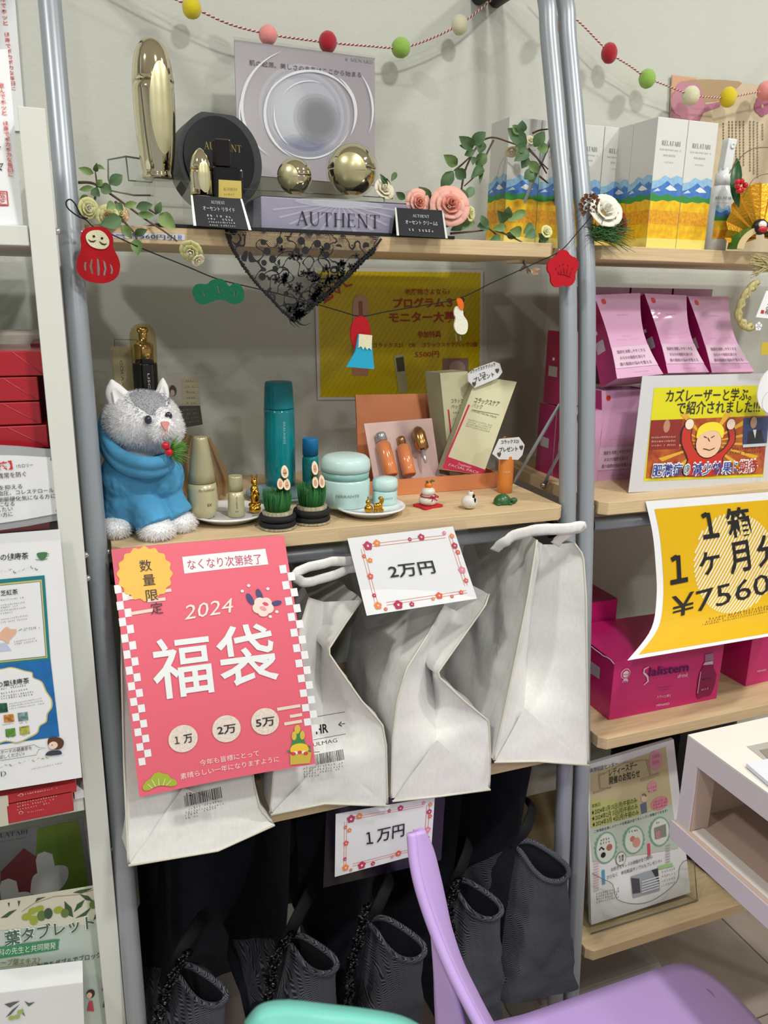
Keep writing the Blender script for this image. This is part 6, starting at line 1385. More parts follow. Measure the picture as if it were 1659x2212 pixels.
for c, rx, ry in [((1447, 1515), 22, 36), ((1425, 1568), 18, 36), ((1485, 1562), 18, 36)]: ell2(c, rx, ry, 0, BY, 'bamboo_print', 3)
s.poly(kq((1400, 1720), (1560, 1690), (1550, 1790), (1405, 1805)), col('cdb44a', .5), 'bamboo_print', 2.5); s.poly(sp2(kq((1405, 1700), (1410, 1650), (1465, 1628), (1520, 1640), (1535, 1690), (1470, 1700)), 3), col('f0c83c', .5), 'bamboo_print', 3)
for c in ((1390, 1695), (1540, 1655), (1545, 1690)): ell2(c, 14, 8, .5, BG, 'bamboo_print', 3)
for c, m in [((1440, 1705), WH), ((1500, 1700), WH), ((1470, 1700), col('d8404c', .5)), ((1425, 1712), col('d8404c', .5)), ((1515, 1708), col('d8404c', .5))]: ell2(c, 17, 13, 0, m, 'bamboo_print', 4)
s.done()
def price(label, film, card, yf_, yc_, txt, lines):
    q = q4(film, yf_); b = MB(); b.grid(lambda u, v: (q[3].lerp(q[2], u)).lerp(q[0].lerp(q[1], u), v)+Vector((0, -.0045, 0)), 6, 6, M_film)
    q2 = q4(card, yc_); s = Sheet('price_sign', label, 'sign', card, q2, M_paper, th=.0005); o = b.build('clear_sleeve', s.ob)
    TL, TR, BR, BL = [np.array(p, float) for p in card]
    def U(u, v): return tuple((TL*(1-u)+TR*u)*v+(BL*(1-u)+BR*u)*(1-v))
    OR = col('dd7a5c', .6); 
    for o1, u0, u1, v0, v1 in [(0, .12, .9, .9, .9), (0, .12, .9, .865, .865), (0, .10, .10, .15, .85), (0, .125, .125, .15, .85), (0, .2, .93, .10, .10), (0, .2, .93, .135, .135), (0, .93, .93, .2, .88), (0, .955, .955, .2, .88)]: s.line([U(u0, v0), U(u1, v1)], .9, OR, 'border_lines')
    PF = [(.17, .88, 9, 0), (.26, .90, 7, 1), (.57, .90, 4, 0), (.68, .91, 7, 0), (.11, .76, 4, 2), (.155, .70, 5, 1), (.12, .5, 6, 2), (.11, .25, 4, 0), (.12, .11, 7.5, 1), (.3, .08, 9, 0), (.42, .06, 5, 0), (.18, .05, 3.5, 2), (.68, .12, 7, 2), (.62, .09, 3.5, 1), (.79, .085, 3.5, 2), (.88, .12, 4.5, 2), (.955, .27, 5, 2), (.95, .42, 7.5, 3), (.965, .66, 5, 2), (.955, .75, 6.5, 0), (.96, .88, 5, 1), (.9, .93, 4, 3)]
    cs = [col('b8345c', .6), col('ee8a4a', .6), col('e0604c', .6), col('e88aa8', .6)]
    for u, v, r_, ci in PF:
        c0 = s.P(*U(u, v)); sc = s.w/230
        for k in range(5): a = k*2*pi/5+.3; s.poly(circ((c0[0]+cos(a)*r_*sc*.55, c0[1]+sin(a)*r_*sc*.55), r_*sc*.5, 9), cs[ci], 'plum_blossoms', 2, px=False)
        s.poly(circ(c0, r_*sc*.28, 8), col('f6d9cf', .6), 'plum_blossoms', 3, px=False)
    for st, a, c_, h in lines:
        if st[0] == '1': s.one(a[0]+10, a[1]-1, 24, 3.4, M_black); st = st[1:]; a = (a[0]+26, a[1]-5)
        s.text(st, a, c_, M_black, hpx=h, bold=.012, lay=3)
    s.done()
price('white 20000 yen price sign with blossom border in a clear sleeve', [(727, 1143), (1000, 1121), (1062, 1290), (788, 1356)], [(750, 1163), (978, 1137), (1030, 1293), (792, 1330)], [.929, .929, .893, .893], [.928, .928, .8905, .8905], '2', [('2万円', (842, 1245), (940, 1233), 25)])
price('white 10000 yen price sign with blossom border hanging below the third board', [(703, 1740), (960, 1696), (950, 1854), (696, 1913)], [(725, 1758), (939, 1721), (931, 1838), (723, 1894)], [.879, .879, .872, .872], [.877, .877, .869, .869], '1', [('1万円', (793, 1820), (877, 1801), 24)])
# ================================================================ RIGHT UNIT, TOP BOARD
def upright_quad(b, q, d, m):   # front quad pushed straight back
    quadbox(b, q, 0, m, back=(0, d, 0))
W5, D5, H5 = .0535, .0545, .1765
M_rw = mat('carton_white', 'd8dad6', .45)
RB_, RB2, RG_, RY, RO, RL = mat('print_sky_blue', '93c0e0', .5, ns=120, na=.12), mat('print_hill_blue', '5588cc', .5, ns=150, col2='3f74c4'), col('3c8f45', .5), mat('print_field_yellow', 'f0cc28', .5, ns=110, col2='e6ab20', detail=2), mat('print_field_orange', 'e8b424', .5, ns=220, col2='d98a28', detail=3), col('f0e07a', .5)
def scene_print(s, W, H, y0=0, side=False, r=None):
    """watercolour of blue hills over a yellow field, in sheet metres"""
    r = r or random.Random(2)
    def pl(pts, m, lay, part='field_print'): s.poly([(a*W, b*H) for a, b in pts], m, part, lay, px=False)
    pl([(0, 0), (1, 0), (1, .10), (0, .10)], RL, 1); pl([(0, .08), (1, .08), (1, .22), (0, .22)], RY, 1.2); pl([(0, .19), (1, .19), (1, .33), (0, .33)], RO, 1.3); pl([(0, .30), (1, .30), (1, .385), (0, .375)], RY, 1.4)
    pl([(0, .37), (.2, .365), (.4, .38), (.6, .372), (.8, .385), (1, .37), (1, .42), (.8, .41), (.55, .43), (.3, .41), (0, .43)], RG_, 1.6)
    pl([(0, .41), (.3, .40), (.55, .42), (.8, .40), (1, .41), (1, .50), (.85, .52), (.7, .49), (.5, .53), (.3, .49), (.15, .47), (0, .46)], RB2, 1.5)
    pl([(0, .45), (.2, .47), (.4, .5), (.6, .49), (.8, .51), (1, .48), (1, .56), (.8, .575), (.6, .55), (.4, .57), (.2, .53), (0, .52)], RB_, 1.4)
    pl([(.45, .47), (.6, .50), (.75, .48), (.85, .46), (.6, .455)], col('e4ecf2', .5), 1.8); pl([(.05, .44), (.2, .47), (.3, .45)], col('c8dcec', .5), 1.8)
def carton5(x, y, z, label, rz=0):
    R = Matrix.Rotation(rz, 3, 'Z'); o = Vector((x, y, z)); t = thing('mist_carton', label, 'box', o, 'white cartons with a yellow field print')
    u, v = R@Vector((1, 0, 0)), R@Vector((0, 1, 0)); b = MB(); b.obox(o, u*W5, v*D5, (0, 0, H5), M_rw); b.build('carton_body', t, bevel=.0005)
    T = [(o+Vector((0, 0, H5)), u), (o+v*D5+Vector((0, 0, H5)), -v)]
    for k, (dv, ww) in enumerate(((u, W5), (-v, D5))):
        A = o if k == 0 else o+v*D5; n = dv.cross(Vector((0, 0, 1))); A = A+n*.0002; Z = Vector((0, 0, H5))
        s = Sheet('x', '', '', [(0, 0), (1, 0), (1, 1), (0, 1)], [A+Z, A+dv*ww+Z, A+dv*ww, A], M_rw, nosheet=True, parent=t, th=.0001); s.lay = .00012; scene_print(s, s.w, s.h)
        if k == 0:
            def L(a, c): return (a, 1-c)
            s.text('RELATABI', L(.19, .795), L(.80, .795), col('5c6468'), ser=True, hpx=.035); s.scrib(L(.14, .758), L(.86, .758), col('7b8084'), h=.014, n=16); s.scrib(L(.28, .715), L(.68, .715), col('6b7074'), h=.016, n=9); s.scrib(L(.34, .665), L(.64, .665), col('8b9094'), h=.014, n=8)
        s.done()
    return t
pA = V(1395, 530, 1.02); xA = pA.x
carton5(xA, 1.02, Z1, 'white carton with a field print, left of the two front ones beside the spray bottle')
carton5(xA+W5+.001, 1.02, Z1, 'white carton with a field print, right against the spray bottle')
carton5(xA, 1.02+D5+.001, Z1, 'white carton with a field print, behind the left front one and showing its side')
carton5(xA, 1.02+2*D5+.002, Z1, 'white carton with a field print, hindmost in the column behind the left front one')
pB = G(1289, 271, Z1+H5); yB = min(pB.y, 1.17)
for i, lb in ((0, 'behind, half hidden by the front column'), (-1, 'seen just right of the twin upright tubes'), (-2, 'seen between and behind the twin upright tubes'), (-3, 'leftmost, left of the twin upright tubes')):
    carton5(V(1289, 500, yB).x+i*(W5+.001), yB, Z1, 'white carton with a field print, '+lb)
# spray bottle
y = 1.043; B = axis(1543, 537, y, Z1); t = thing('spray_bottle', 'white spray bottle with a field print beside the white cartons', 'bottle', B); k = mpp(B); M_bw = mat('bottle_white', 'dfe2e4', .25)
r0 = 23.5*k; body = [(r0*.9, 0), (r0, .003), (r0, .083), (r0*.93, .089), (r0*.72, .0945), (r0*.66, .096)]
MB().lathe(B, body, M_bw, seg=32).build('body', t); MB().lathe(B, [(r0*.68, .0962), (r0*.68, .113), (r0*.5, .114), (r0*.42, .122)], M_bw, seg=28).build('collar', t)
f = Fr(B+Vector((0, -r0*.42, .118)), (1, 0, 0), (0, 0, 1)); b = MB(); b.prism(f, [(-.0075, 0), (.0085, .0), (.0125, .044), (-.004, .044)], -r0*.75, 0, M_bw); b.build('trigger_head', t, bevel=.0015)
MB().lathe(f.at(.0045, .034, .0002), [(.0042, 0), (.0042, .0015), (.0022, .0015), (.0022, .0005)], M_bw, R=Matrix.Rotation(pi/2, 3, 'X'), seg=20).build('nozzle', t)
b = MB(); th0, th1 = -2.6, -.3
def band(z0, z1, m, off, wav=0):
    b.grid(lambda u, v: B+Vector(((r0+off)*cos(th0+(th1-th0)*u), (r0+off)*sin(th0+(th1-th0)*u), (z0+(z1-z0)*v)+(wav*sin(u*14+z1*900)*v))), 40, 2, m)
band(.018, .034, RO, .0002); band(.031, .046, RY, .0003); band(.0445, .0505, RG_, .0004, .0012); band(.049, .058, RB2, .0002, .002); band(.056, .064, RB_, .00015, .003); b.build('field_print', t)
b = MB(); curved_text(b, 'RELATABI', B, r0, .075, toward(B)+.35, .004, col('5c6468'), ser=True, width=.026); curved_text(b, 'ーーーーー', B, r0, .069, toward(B)+.35, .003, col('7b8084'), width=.02); b.build('lettering', t)
# pine, white flower and pine cone pick
c = V(1300, 505, .99); t = thing('flower_pick', 'pine pick with a white flower and a red glitter flower beside the twin tubes', 'artificial flower', V(1300, 530, .995))
r = random.Random(9); M_pin2 = mat('needle_dark', '2a5a2e', .5, ns=200, col2='4a7a40'); b = MB()
for i in range(230):
    a = r.uniform(-.65, .75) if i % 3 else r.uniform(1.5, 3.6); L = r.uniform(.022, .054) if i % 3 else r.uniform(.01, .022); o = c+Vector((r.uniform(-.012, .006), r.uniform(-.01, .01), r.uniform(-.008, .008))); e = o+Vector((cos(a)*L, r.uniform(-.012, .008), sin(a)*L*.75)); e.z = max(e.z, Z1+.001) if e.y > YF[1] else e.z
    b.tube([o, (o+e)/2+Vector((0, 0, .002)), e], [.0006, .0005, .0002], M_pin2, seg=4)
b.build('needles', t, kind='stuff')
rose(t, V(1312, 452, .985), .0135, mat('petal_white', 'e8e6da', .6), mat('petal_white', 'e8e6da', .6), (-.1, -1, .5), 'white_flower', n=4, seed=5); rose(t, V(1344, 482, .985), .0085, mat('glitter_red', 'a82a34', .35, metal=.3, bump=.8, bs=2000), mat('glitter_red', 'a82a34'), (.4, -1, .1), 'red_flower', n=4, seed=6)
b = MB(); pc = V(1274, 445, 1.0)
for i in range(46): a = i*2.4; h = i/46; rr_ = .010*sin(pi*(.15+.8*h)); q = pc+Vector((cos(a)*rr_, sin(a)*rr_, .026*h-.012)); leaf(b, q, q+Vector((cos(a)*.006, sin(a)*.006, .003)), .005, mat('cone_brown', '7a5238', .7))
b.build('pine_cone', t)
# gold fan ornament at the right edge
y = .995; c = V(1642, 512, y); f = Fr(c, (1, 0, 0), (0, .15, 1)); t = thing('fan_ornament', 'gold pleated fan ornament with bamboo, berries and a little doll at the right edge', 'ornament', V(1642, 540, y)); k = mpp(c)
M_gf = mat('fan_gold', 'd39a2a', .3, metal=.7, bump=.4, bs=300); b = MB(); n = 22; vs = []
for i in range(n+1):
    a = 3.55-3.7*i/n; d = .004 if i % 2 else -.002; vs += [f.at(12*k*cos(a), 12*k*sin(a), d*.2), f.at(95*k*cos(a)*1.0, 112*k*sin(a)*(1 if sin(a) > 0 else .6), d)]
b.add(vs, [(2*i, 2*i+2, 2*i+3, 2*i+1) for i in range(n)], M_gf); b.build('fan', t, solid=.0003)
b = MB(); o = Fr(V(1655, 540, y-.02), (1, 0, 0), (0, 0, 1)); R1, R2 = 80*k, 62*k
ol = [(R1*cos(a), R1*.62*sin(a)) for a in [pi*j/20 for j in range(21)]]+[(R2*cos(a), R2*.62*sin(a)) for a in [pi-pi*j/20 for j in range(21)]]
b.prism(o, ol, -.02, 0, mat('bamboo_tan', 'd3bd8e', .5), side=mat('bamboo_green2', '2f6b2c', .35)); b.build('bamboo_ring', t)
b = MB(); leaf(b, V(1588, 430, y-.002), V(1592, 340, y+.01), .016, mat('leaf_dark3', '2c5a30', .35)); leaf(b, V(1596, 450, y), V(1580, 375, y+.012), .012, mat('leaf_dark3', '2c5a30')); b.build('leaf', t)
for px, py in ((1593, 393), (1602, 392), (1593, 402), (1610, 400), (1602, 410), (1596, 412)): MB().ell(V(px, py, y-.012), .0042, mat('berry_red', 'c01022', .15), seg=12, rings=8).build('berry', t)
b = MB(); b.tube(spline([V(*q, y) for q in [(1575, 375), (1595, 345), (1625, 322), (1670, 318)]], 6), .0007, mat('wire_brown', '6b5a3a', .5), seg=5); b.tube(spline([V(*q, y) for q in [(1605, 425), (1630, 385), (1670, 373)]], 6), .0005, mat('wire_brown', '6b5a3a'), seg=5); b.build('wire', t)
d = V(1642, 490, y-.018); MB().ell(d, (.0135, .009, .0115), mat('doll_black', '1c1c1e', .4), seg=20, rings=14).build('doll_body', t); MB().ell(d+Vector((-.002, -.006, .002)), (.0075, .0045, .006), mat('doll_white', 'e6e2da', .4), seg=16, rings=10).build('doll_face', t)
b = MB(); b.ell(d+Vector((-.003, -.009, -.004)), (.0085, .004, .0045), mat('doll_red', 'c02430', .35), seg=14, rings=10); b.build('doll_sash', t)
# wall card with plum blossoms
p4 = [(1450, 162), (1740, 196), (1735, 560), (1436, 530)]
s = Sheet('wall_card', 'beige wall card printed with pink plum blossoms and columns of vertical writing', 'poster', p4, q4(p4, YW-.004), mat('card_beige', 'd3c3a6', .6, ns=60, na=.05), th=.002)
s.poly([(1450, 163), (1500, 169), (1476, 210), (1449, 215)], col('d9a98a'), 'wash', 1); s.poly(sp2([(1466, 185), (1490, 172), (1590, 176), (1585, 190), (1570, 205), (1540, 215), (1500, 215), (1470, 200)], 3), col('b39a7a'), 'wash', 1.5)
s.poly([(1449, 200), (1478, 178), (1500, 195), (1520, 222), (1548, 216), (1550, 226), (1515, 238), (1503, 262), (1446, 258)], col('b87c92'), 'wash', 2)
for c, r_ in (((1482, 215), 34), ((1640, 226), 17)):
    for i in range(5): a = i*1.257+.4; s.disc((c[0]+r_*.5*cos(a), c[1]+r_*.5*sin(a)), r_*.55, col('b06a86' if r_ < 20 else 'c58a9c'), 'blossom', 3)
    s.disc(c, r_*.15, col('f0d0a0'), 'blossom', 4)
for i, (x, y0, y1) in enumerate([(1556, 260, 330), (1568, 256, 336), (1575, 256, 338), (1583, 256, 345), (1591, 256, 350), (1599, 256, 352), (1613, 256, 368), (1621, 256, 372), (1629, 258, 378), (1640, 262, 300)]):
    for j in range(int((y1-y0)/6)):
        yy_ = y0+j*6; s.poly([(x-1.6, yy_), (x+1.6, yy_), (x+1.2, yy_+1.6), (x-.6, yy_+1.6)], col('4c4038'), 'vertical_writing', 2); s.poly([(x-1, yy_+2.4), (x+1.6, yy_+2.2), (x+1.2, yy_+3.6), (x-1.4, yy_+3.6)], col('4c4038'), 'vertical_writing', 2)
s.done()
# straw rope ornament hanging under the top board at the right edge
y = .985; t = thing('straw_ornament', 'twisted straw rope New Year ornament hanging at the right edge', 'ornament', V(1650, 640, y)); M_st1 = mat('straw', 'b3a874', .7, ns=300, na=.25, stretch=(1, 1, .2)); r = random.Random(2)
b = MB()
for i in range(26): o = V(1668, 575+r.uniform(-14, 14), y); e = V(1624+r.uniform(-8, 10), 548+i*2.1, y-.01+r.uniform(-.004, .004)); b.tube([o, (o+e)/2+Vector((0, -.002, .002)), e], [.0011, .001, .0007], M_st1, seg=5)
b.build('straw_sheaf', t, kind='stuff')
C = spline([V(*q, y) for q in [(1632, 612), (1614, 630), (1600, 656), (1594, 682), (1606, 702), (1622, 706)]], 8); n = len(C)
for ph in (0, pi): MB().tube([p+Vector((cos(i*.55+ph)*.0035, -.002, sin(i*.55+ph)*.0035)) for i, p in enumerate(C)], .0042, M_st1, seg=8).build('rope_strand', t)
p4 = [(1655, 628), (1700, 628), (1680, 690), (1632, 685)]; s = Sheet('paper_charm', '', '', p4, q4(p4, y-.008), M_paper, parent=t); s.text('大', (1653, 663), (1666, 664), M_black, hpx=11); s.text('福', (1649, 676), (1662, 677), M_black, hpx=10); s.poly([(1644, 668), (1650, 669), (1648, 677), (1642, 676)], col('c0392b'), 'stamp'); s.done()
f = front(y-.006); c = f.px(1638, 705); b = MB(); kk = mpp(f.at(*c))
for i in range(5): a = i*1.257+.3; b.prism(f, circ((c[0]+cos(a)*5.5*kk, c[1]+sin(a)*5.5*kk), 4.2*kk, 10), 0, .0008, M_paper)
b.build('paper_blossom', t)
b = MB(); q = q4([(1600, 600), (1700, 590), (1700, 735), (1618, 722)], y+.002); b.add(q, [(3, 2, 1, 0)], M_film); b.build('clear_wrapper', t)
p4 = [(1646, 740), (1700, 738), (1700, 768), (1643, 766)]; b = MB(); b.add(q4(p4, y-.004), [(3, 2, 1, 0)], mat('yellow_slip', 'c9b23a', .5)); b.build('yellow_slip', t, solid=.0005)

# ================================================================ RIGHT UNIT, SECOND BOARD
M_pk, M_mg = mat('carton_pink', 'd6a2c6', .35, coat=.2), mat('carton_magenta', 'a51d62', .3, coat=.2); M_sl = col('b9b4b8', .4)
def pinkbox(q, depth, label, side_left=True, marks=True, curve=.10, back=None, bend=.0, shine=True):
    """waisted carton: pale pink front, magenta sides; q = front corners TL,TR,BR,BL"""
    TL, TR, BR, BL = q; n = (BR-BL).cross(TL-BL).normalized(); t = thing('drink_carton', label, 'box', (BL+BR)/2, 'pale pink and magenta cartons')
    W = (TR-TL+BR-BL)/2; w_ = W.length
    def F(u, v, d):
        A = BL.lerp(TL, v); B_ = BR.lerp(TR, v); inn = curve*w_*sin(pi*v)*.5; x = A.lerp(B_, u); x += W.normalized()*inn*(1-2*u)*(1 if not back else .4); return x-n*d-n*bend*sin(pi*v)
    N = 12
    b = MB(); b.grid(lambda u, v: F(u, v, 0), 4, N, M_pk); b.build('front_panel', t)
    for nm, u in (('left_side', 0), ('right_side', 1)):
        b = MB(); b.grid(lambda s_, v: F(u, v, depth*(1-s_) if u == 0 else depth*s_), 2, N, M_mg); o = b.build(nm, t)
    b = MB(); b.grid(lambda u, v: F(1-u, v, depth), 4, N, M_mg); b.build('back_panel', t)
    b = MB(); b.add([F(0, 1, 0), F(1, 1, 0), F(1, 1, depth), F(0, 1, depth)], [(0, 1, 2, 3)], M_pk); b.build('top_flap', t); b = MB(); b.add([F(0, 0, 0), F(1, 0, 0), F(1, 0, depth), F(0, 0, depth)], [(3, 2, 1, 0)], M_pk); b.build('bottom_flap', t)
    if marks:
        def M_(a, c, d=.0004): return F(a, c, -d)
        b = MB(); c0 = M_(.16, .9)
        for i in range(14):
            a, a2 = 2*pi*i/14, 2*pi*(i+1)/14; r_ = .0045; b.add([M_(.16, .92), M_(.16+r_*cos(a)/w_, .92+r_*sin(a)/(TL-BL).length), M_(.16+r_*cos(a2)/w_, .92+r_*sin(a2)/(TL-BL).length)], [(0, 1, 2)], col('d0321e', .4))
        b.build('red_seal', t)
        s = Sheet('x', '', '', [(0, 0), (1, 0), (1, 1), (0, 1)], [F(0, 1, 0), F(1, 1, 0), F(1, 0, 0), F(0, 0, 0)], M_pk, nosheet=True, parent=t, th=.0006, bend=lambda u, v: F(min(1, max(0, u)), min(1, max(0, v)), 0)-((BL*(1-u)+BR*u)*(1-v)+(TL*(1-u)+TR*u)*v))
        tc = col('8a5a7a', .5); s.scrib((.38, .25), (.66, .25), tc, h=.012, n=9); s.scrib((.35, .5), (.68, .5), tc, h=.01, n=10); s.scrib((.2, .54), (.85, .54), tc, h=.008, n=18)
        s.poly([(0, .62), (1, .62), (1, .88), (0, .88)], mat('pale_band', 'd9b9cf', .3), 'pale_band', .3)
        s.text('脂肪を消費しやすくする', (.12, .70), (.86, .70), col('7a3a60', .5), hpx=.035); s.text('おなかの脂肪を減らす', (.16, .775), (.8, .775), col('7a3a60', .5), hpx=.035); s.text('腹の脂肪の悩みを整える', (.12, .85), (.88, .85), col('7a3a60', .5), hpx=.035); s.scrib((.4, .945), (.72, .945), tc, h=.012, n=9); s.done()
    # grey label on the left side
    b = MB(); L = lambda s_, v: F(0, v, depth*s_)-W.normalized()*.0004
    b.add([L(.3, .38), L(.3, .52), L(.8, .52), L(.8, .38)], [(0, 1, 2, 3)], M_sl); b.build('grey_label', t); b = MB(); b.add([L(.5, .6), L(.5, .64), L(.62, .64), L(.62, .6)], [(0, 1, 2, 3)], M_paper); b.build('white_mark', t)
    return t
p = G(1282, 1040, Z2); yL = p.y; wL = V(1372, 1038, yL).x-p.x; hL = V(1282, 845, yL).z-Z2
for i, lb in enumerate(('pink carton lowest and nearest the twin tubes, upright', 'pink carton behind the television picture card, lower row middle', 'pink carton behind the television picture card, lower row right', )):
    x = p.x+i*(wL+.003); pinkbox([Vector((x, yL, Z2+hL)), Vector((x+wL, yL, Z2+hL)), Vector((x+wL, yL, Z2)), Vector((x, yL, Z2))], .05, lb, curve=.16)
zl = Z2+hL+.001
def tipped(q4_, lb): pinkbox(q4_, .045, lb, curve=.22, bend=.006)
yt0, yt1 = yL-.03, yL+.025
for (tl, tr, br, bl), lb in [(((1283, 637), (1383, 633), (1433, 808), (1333, 818)), 'pink carton tipped forward on the upper row, left of three'), (((1392, 634), (1483, 638), (1532, 804), (1443, 806)), 'pink carton tipped forward on the upper row, middle of three'), (((1486, 640), (1574, 641), (1630, 803), (1538, 805)), 'pink carton tipped forward on the upper row, right of three')]:
    q = [V(*tl, yt1), V(*tr, yt1), V(*br, yt0), V(*bl, yt0)]; dz = max(0, zl-min(q[2].z, q[3].z)); tipped([v+Vector((0, 0, 0)) for v in q], lb)
for i in range(3):
    x = p.x+.012+i*(wL+.004); y = yL+.078; hz = V(1400, 622, y).z; pinkbox([Vector((x, y, hz)), Vector((x+wL, y, hz)), Vector((x+wL, y, zl)), Vector((x, y, zl))], .045, ['upright pink carton behind the tipped ones, left', 'upright pink carton behind the tipped ones, middle', 'upright pink carton behind the tipped ones, right'][i], curve=0, marks=False)
# stack by the left end of the board, only magenta sides seen
xs = .726
for (y, z0, z1, lb) in [(1.11, Z2+.0003, Z2+.116, 'magenta sided carton at the back left end, lower, far one'), (1.055, Z2+.0003, Z2+.116, 'magenta sided carton at the back left end, lower, near one'), (1.10, Z2+.118, Z2+.235, 'magenta sided carton at the back left end, on top of the two others')]:
    pinkbox([Vector((xs, y, z1)), Vector((xs+.05, y, z1)), Vector((xs+.05, y, z0)), Vector((xs, y, z0))], .052, lb, curve=0, marks=False)
# television picture card
BL_ = G(1357, 1064, Z2+.001); BR_ = G(1700, 1043, Z2+.001); BR_.y = BL_.y+.004; BR_ = Vector((V(1700, 1043, BL_.y).x, BL_.y, Z2+.001)); yb = BL_.y
p4 = [(1387, 812), (1718, 805), (1700, 1043), (1357, 1064)]; q = [V(1387, 812, yb+.03), V(1718, 805, yb+.03), V(1700, 1043, yb), V(1357, 1064, yb)]
s = Sheet('picture_card', 'white laminated card with a television picture under a yellow headline', 'sign', p4, q, mat('card_white', 'd9d9de', .3), th=.0008)
kt = K(1140, 560, 3.197)
s.poly(kt((868, 885), (1640, 868), (1620, 1500), (795, 1530)), mat('headline_yellow', 'e6df14', .4), 'yellow_panel', 1)
s.text('カズレーザーと学ぶ。', *kt((942, 975), (1530, 962)), M_black, hpx=22, bold=.012, lay=3); s.text('で紹介されました!!!', *kt((1015, 1058), (1590, 1045)), M_black, hpx=23, bold=.012, lay=3)
s.poly(kt((845, 1105), (1655, 1072), (1615, 1480), (808, 1510)), mat('burst_orange', 'c86a1c', .45, ns=60, col2='a0301c', detail=4), 'tv_picture', 2)
for i in range(15): a = i*.42; c = kt((1230, 1260))[0]; s.poly([c, (c[0]+150*cos(a)*.8, c[1]+70*sin(a)), (c[0]+150*cos(a+.12)*.8, c[1]+70*sin(a+.12))], col('e8b02c'), 'burst_rays', 2.5) if abs(sin(a)) < .95 else None
s.poly(kt((845, 1105), (1060, 1098), (1030, 1300), (830, 1308)), col('8e2018'), 'tv_picture', 3); s.disc(kt((948, 1145))[0], 7, col('c08a70'), 'tv_portrait', 4, r2=11)
for i in range(3): s.scrib(*kt((845, 1228+i*28), (1010, 1222+i*28)), col('f0e4d8'), h=4, lay=4)
s.poly(kt((1475, 1090), (1655, 1080), (1640, 1270), (1470, 1280)), col('31406e'), 'tv_picture', 3); s.poly(kt((1510, 1180), (1600, 1170), (1625, 1270), (1500, 1275)), col('1c2030'), 'suit', 4); s.disc(kt((1545, 1120))[0], 7, col('c79a80'), 'tv_portrait', 5, r2=10); s.disc(kt((1545, 1105))[0], 8, col('1c1816'), 'tv_portrait', 4.5, r2=7); s.poly(kt((1470, 1272), (1640, 1262), (1640, 1282), (1470, 1292)), col('c9d2da'), 'tv_picture', 5); s.poly(kt((1540, 1170), (1565, 1168), (1555, 1230)), col('e6e6ea'), 'suit', 5)
for i in range(2): s.scrib(*kt((1380, 1310+i*30), (1600, 1298+i*30)), col('4a1410'), h=6, lay=4)
# plain cartoon figure with raised fists
RD5 = col('c8301e', .5); BK = M_black
s.poly(sp2(kt((1060, 1490), (1085, 1380), (1040, 1260), (1055, 1150), (1120, 1150), (1115, 1230), (1160, 1320), (1300, 1320), (1370, 1240), (1360, 1150), (1410, 1150), (1415, 1260), (1330, 1370), (1340, 1480)), 3), BK, 'cartoon_outline', 5)
s.poly(sp2(kt((1068, 1488), (1092, 1380), (1048, 1260), (1062, 1155), (1112, 1155), (1108, 1232), (1160, 1332), (1300, 1332), (1377, 1240), (1367, 1155), (1403, 1155), (1407, 1258), (1322, 1370), (1332, 1480)), 3), RD5, 'cartoon_shirt', 6)
for c in ((1100, 1132), (1385, 1132)): s.disc(kt(c)[0], 10, BK, 'cartoon_outline', 6.5); s.disc(kt(c)[0], 9, col('f0d8c4', .5), 'cartoon_fist', 7)
s.disc(kt((1230, 1265))[0], 28, BK, 'cartoon_outline', 7, r2=26); s.disc(kt((1230, 1262))[0], 27, col('e9bfa0', .5), 'cartoon_face', 7.5, r2=25)
s.poly(sp2(kt((1145, 1230), (1160, 1160), (1215, 1122), (1290, 1120), (1335, 1165), (1322, 1230), (1295, 1185), (1240, 1175), (1180, 1200)), 3), col('ecd93a', .5), 'cartoon_hair', 8)
for a, c in (((1195, 1215), (1215, 1225)), ((1245, 1225), (1268, 1212)), ((1190, 1300), (1235, 1312)), ((1235, 1312), (1270, 1296)), ((1222, 1225), (1235, 1250))): s.line(kt(a, c), 1.4, BK, 'cartoon_features', 9)
for (st, a, c, m) in [('肥満症', (835, 1490), (1045, 1480), '2a4a9e'), ('の', (1050, 1480), (1098, 1478), '3a8a9a'), ('減少効果', (1108, 1480), (1385, 1468), '2a4a9e'), ('に', (1390, 1465), (1425, 1463), '2a4a9e'), ('期待', (1430, 1462), (1565, 1455), 'b02a2a')]:
    A, C_ = kt(a, c); s.text(st, A, C_, col('eef0f6', .5), 'caption_outline', lay=10, hpx=23, bold=.07); s.text(st, (A[0]+1, A[1]), (C_[0]-1, C_[1]), col(m, .5), 'caption', lay=11, hpx=22, bold=.01)
s.done()
b = MB(); q2 = [v+Vector((0, -.0035, 0)) for v in [V(1383, 806, yb+.03), V(1720, 800, yb+.03), V(1702, 1050, yb), V(1354, 1070, yb)]]; b.add(q2, [(3, 2, 1, 0)], M_film); o = b.build('laminate', s.ob)
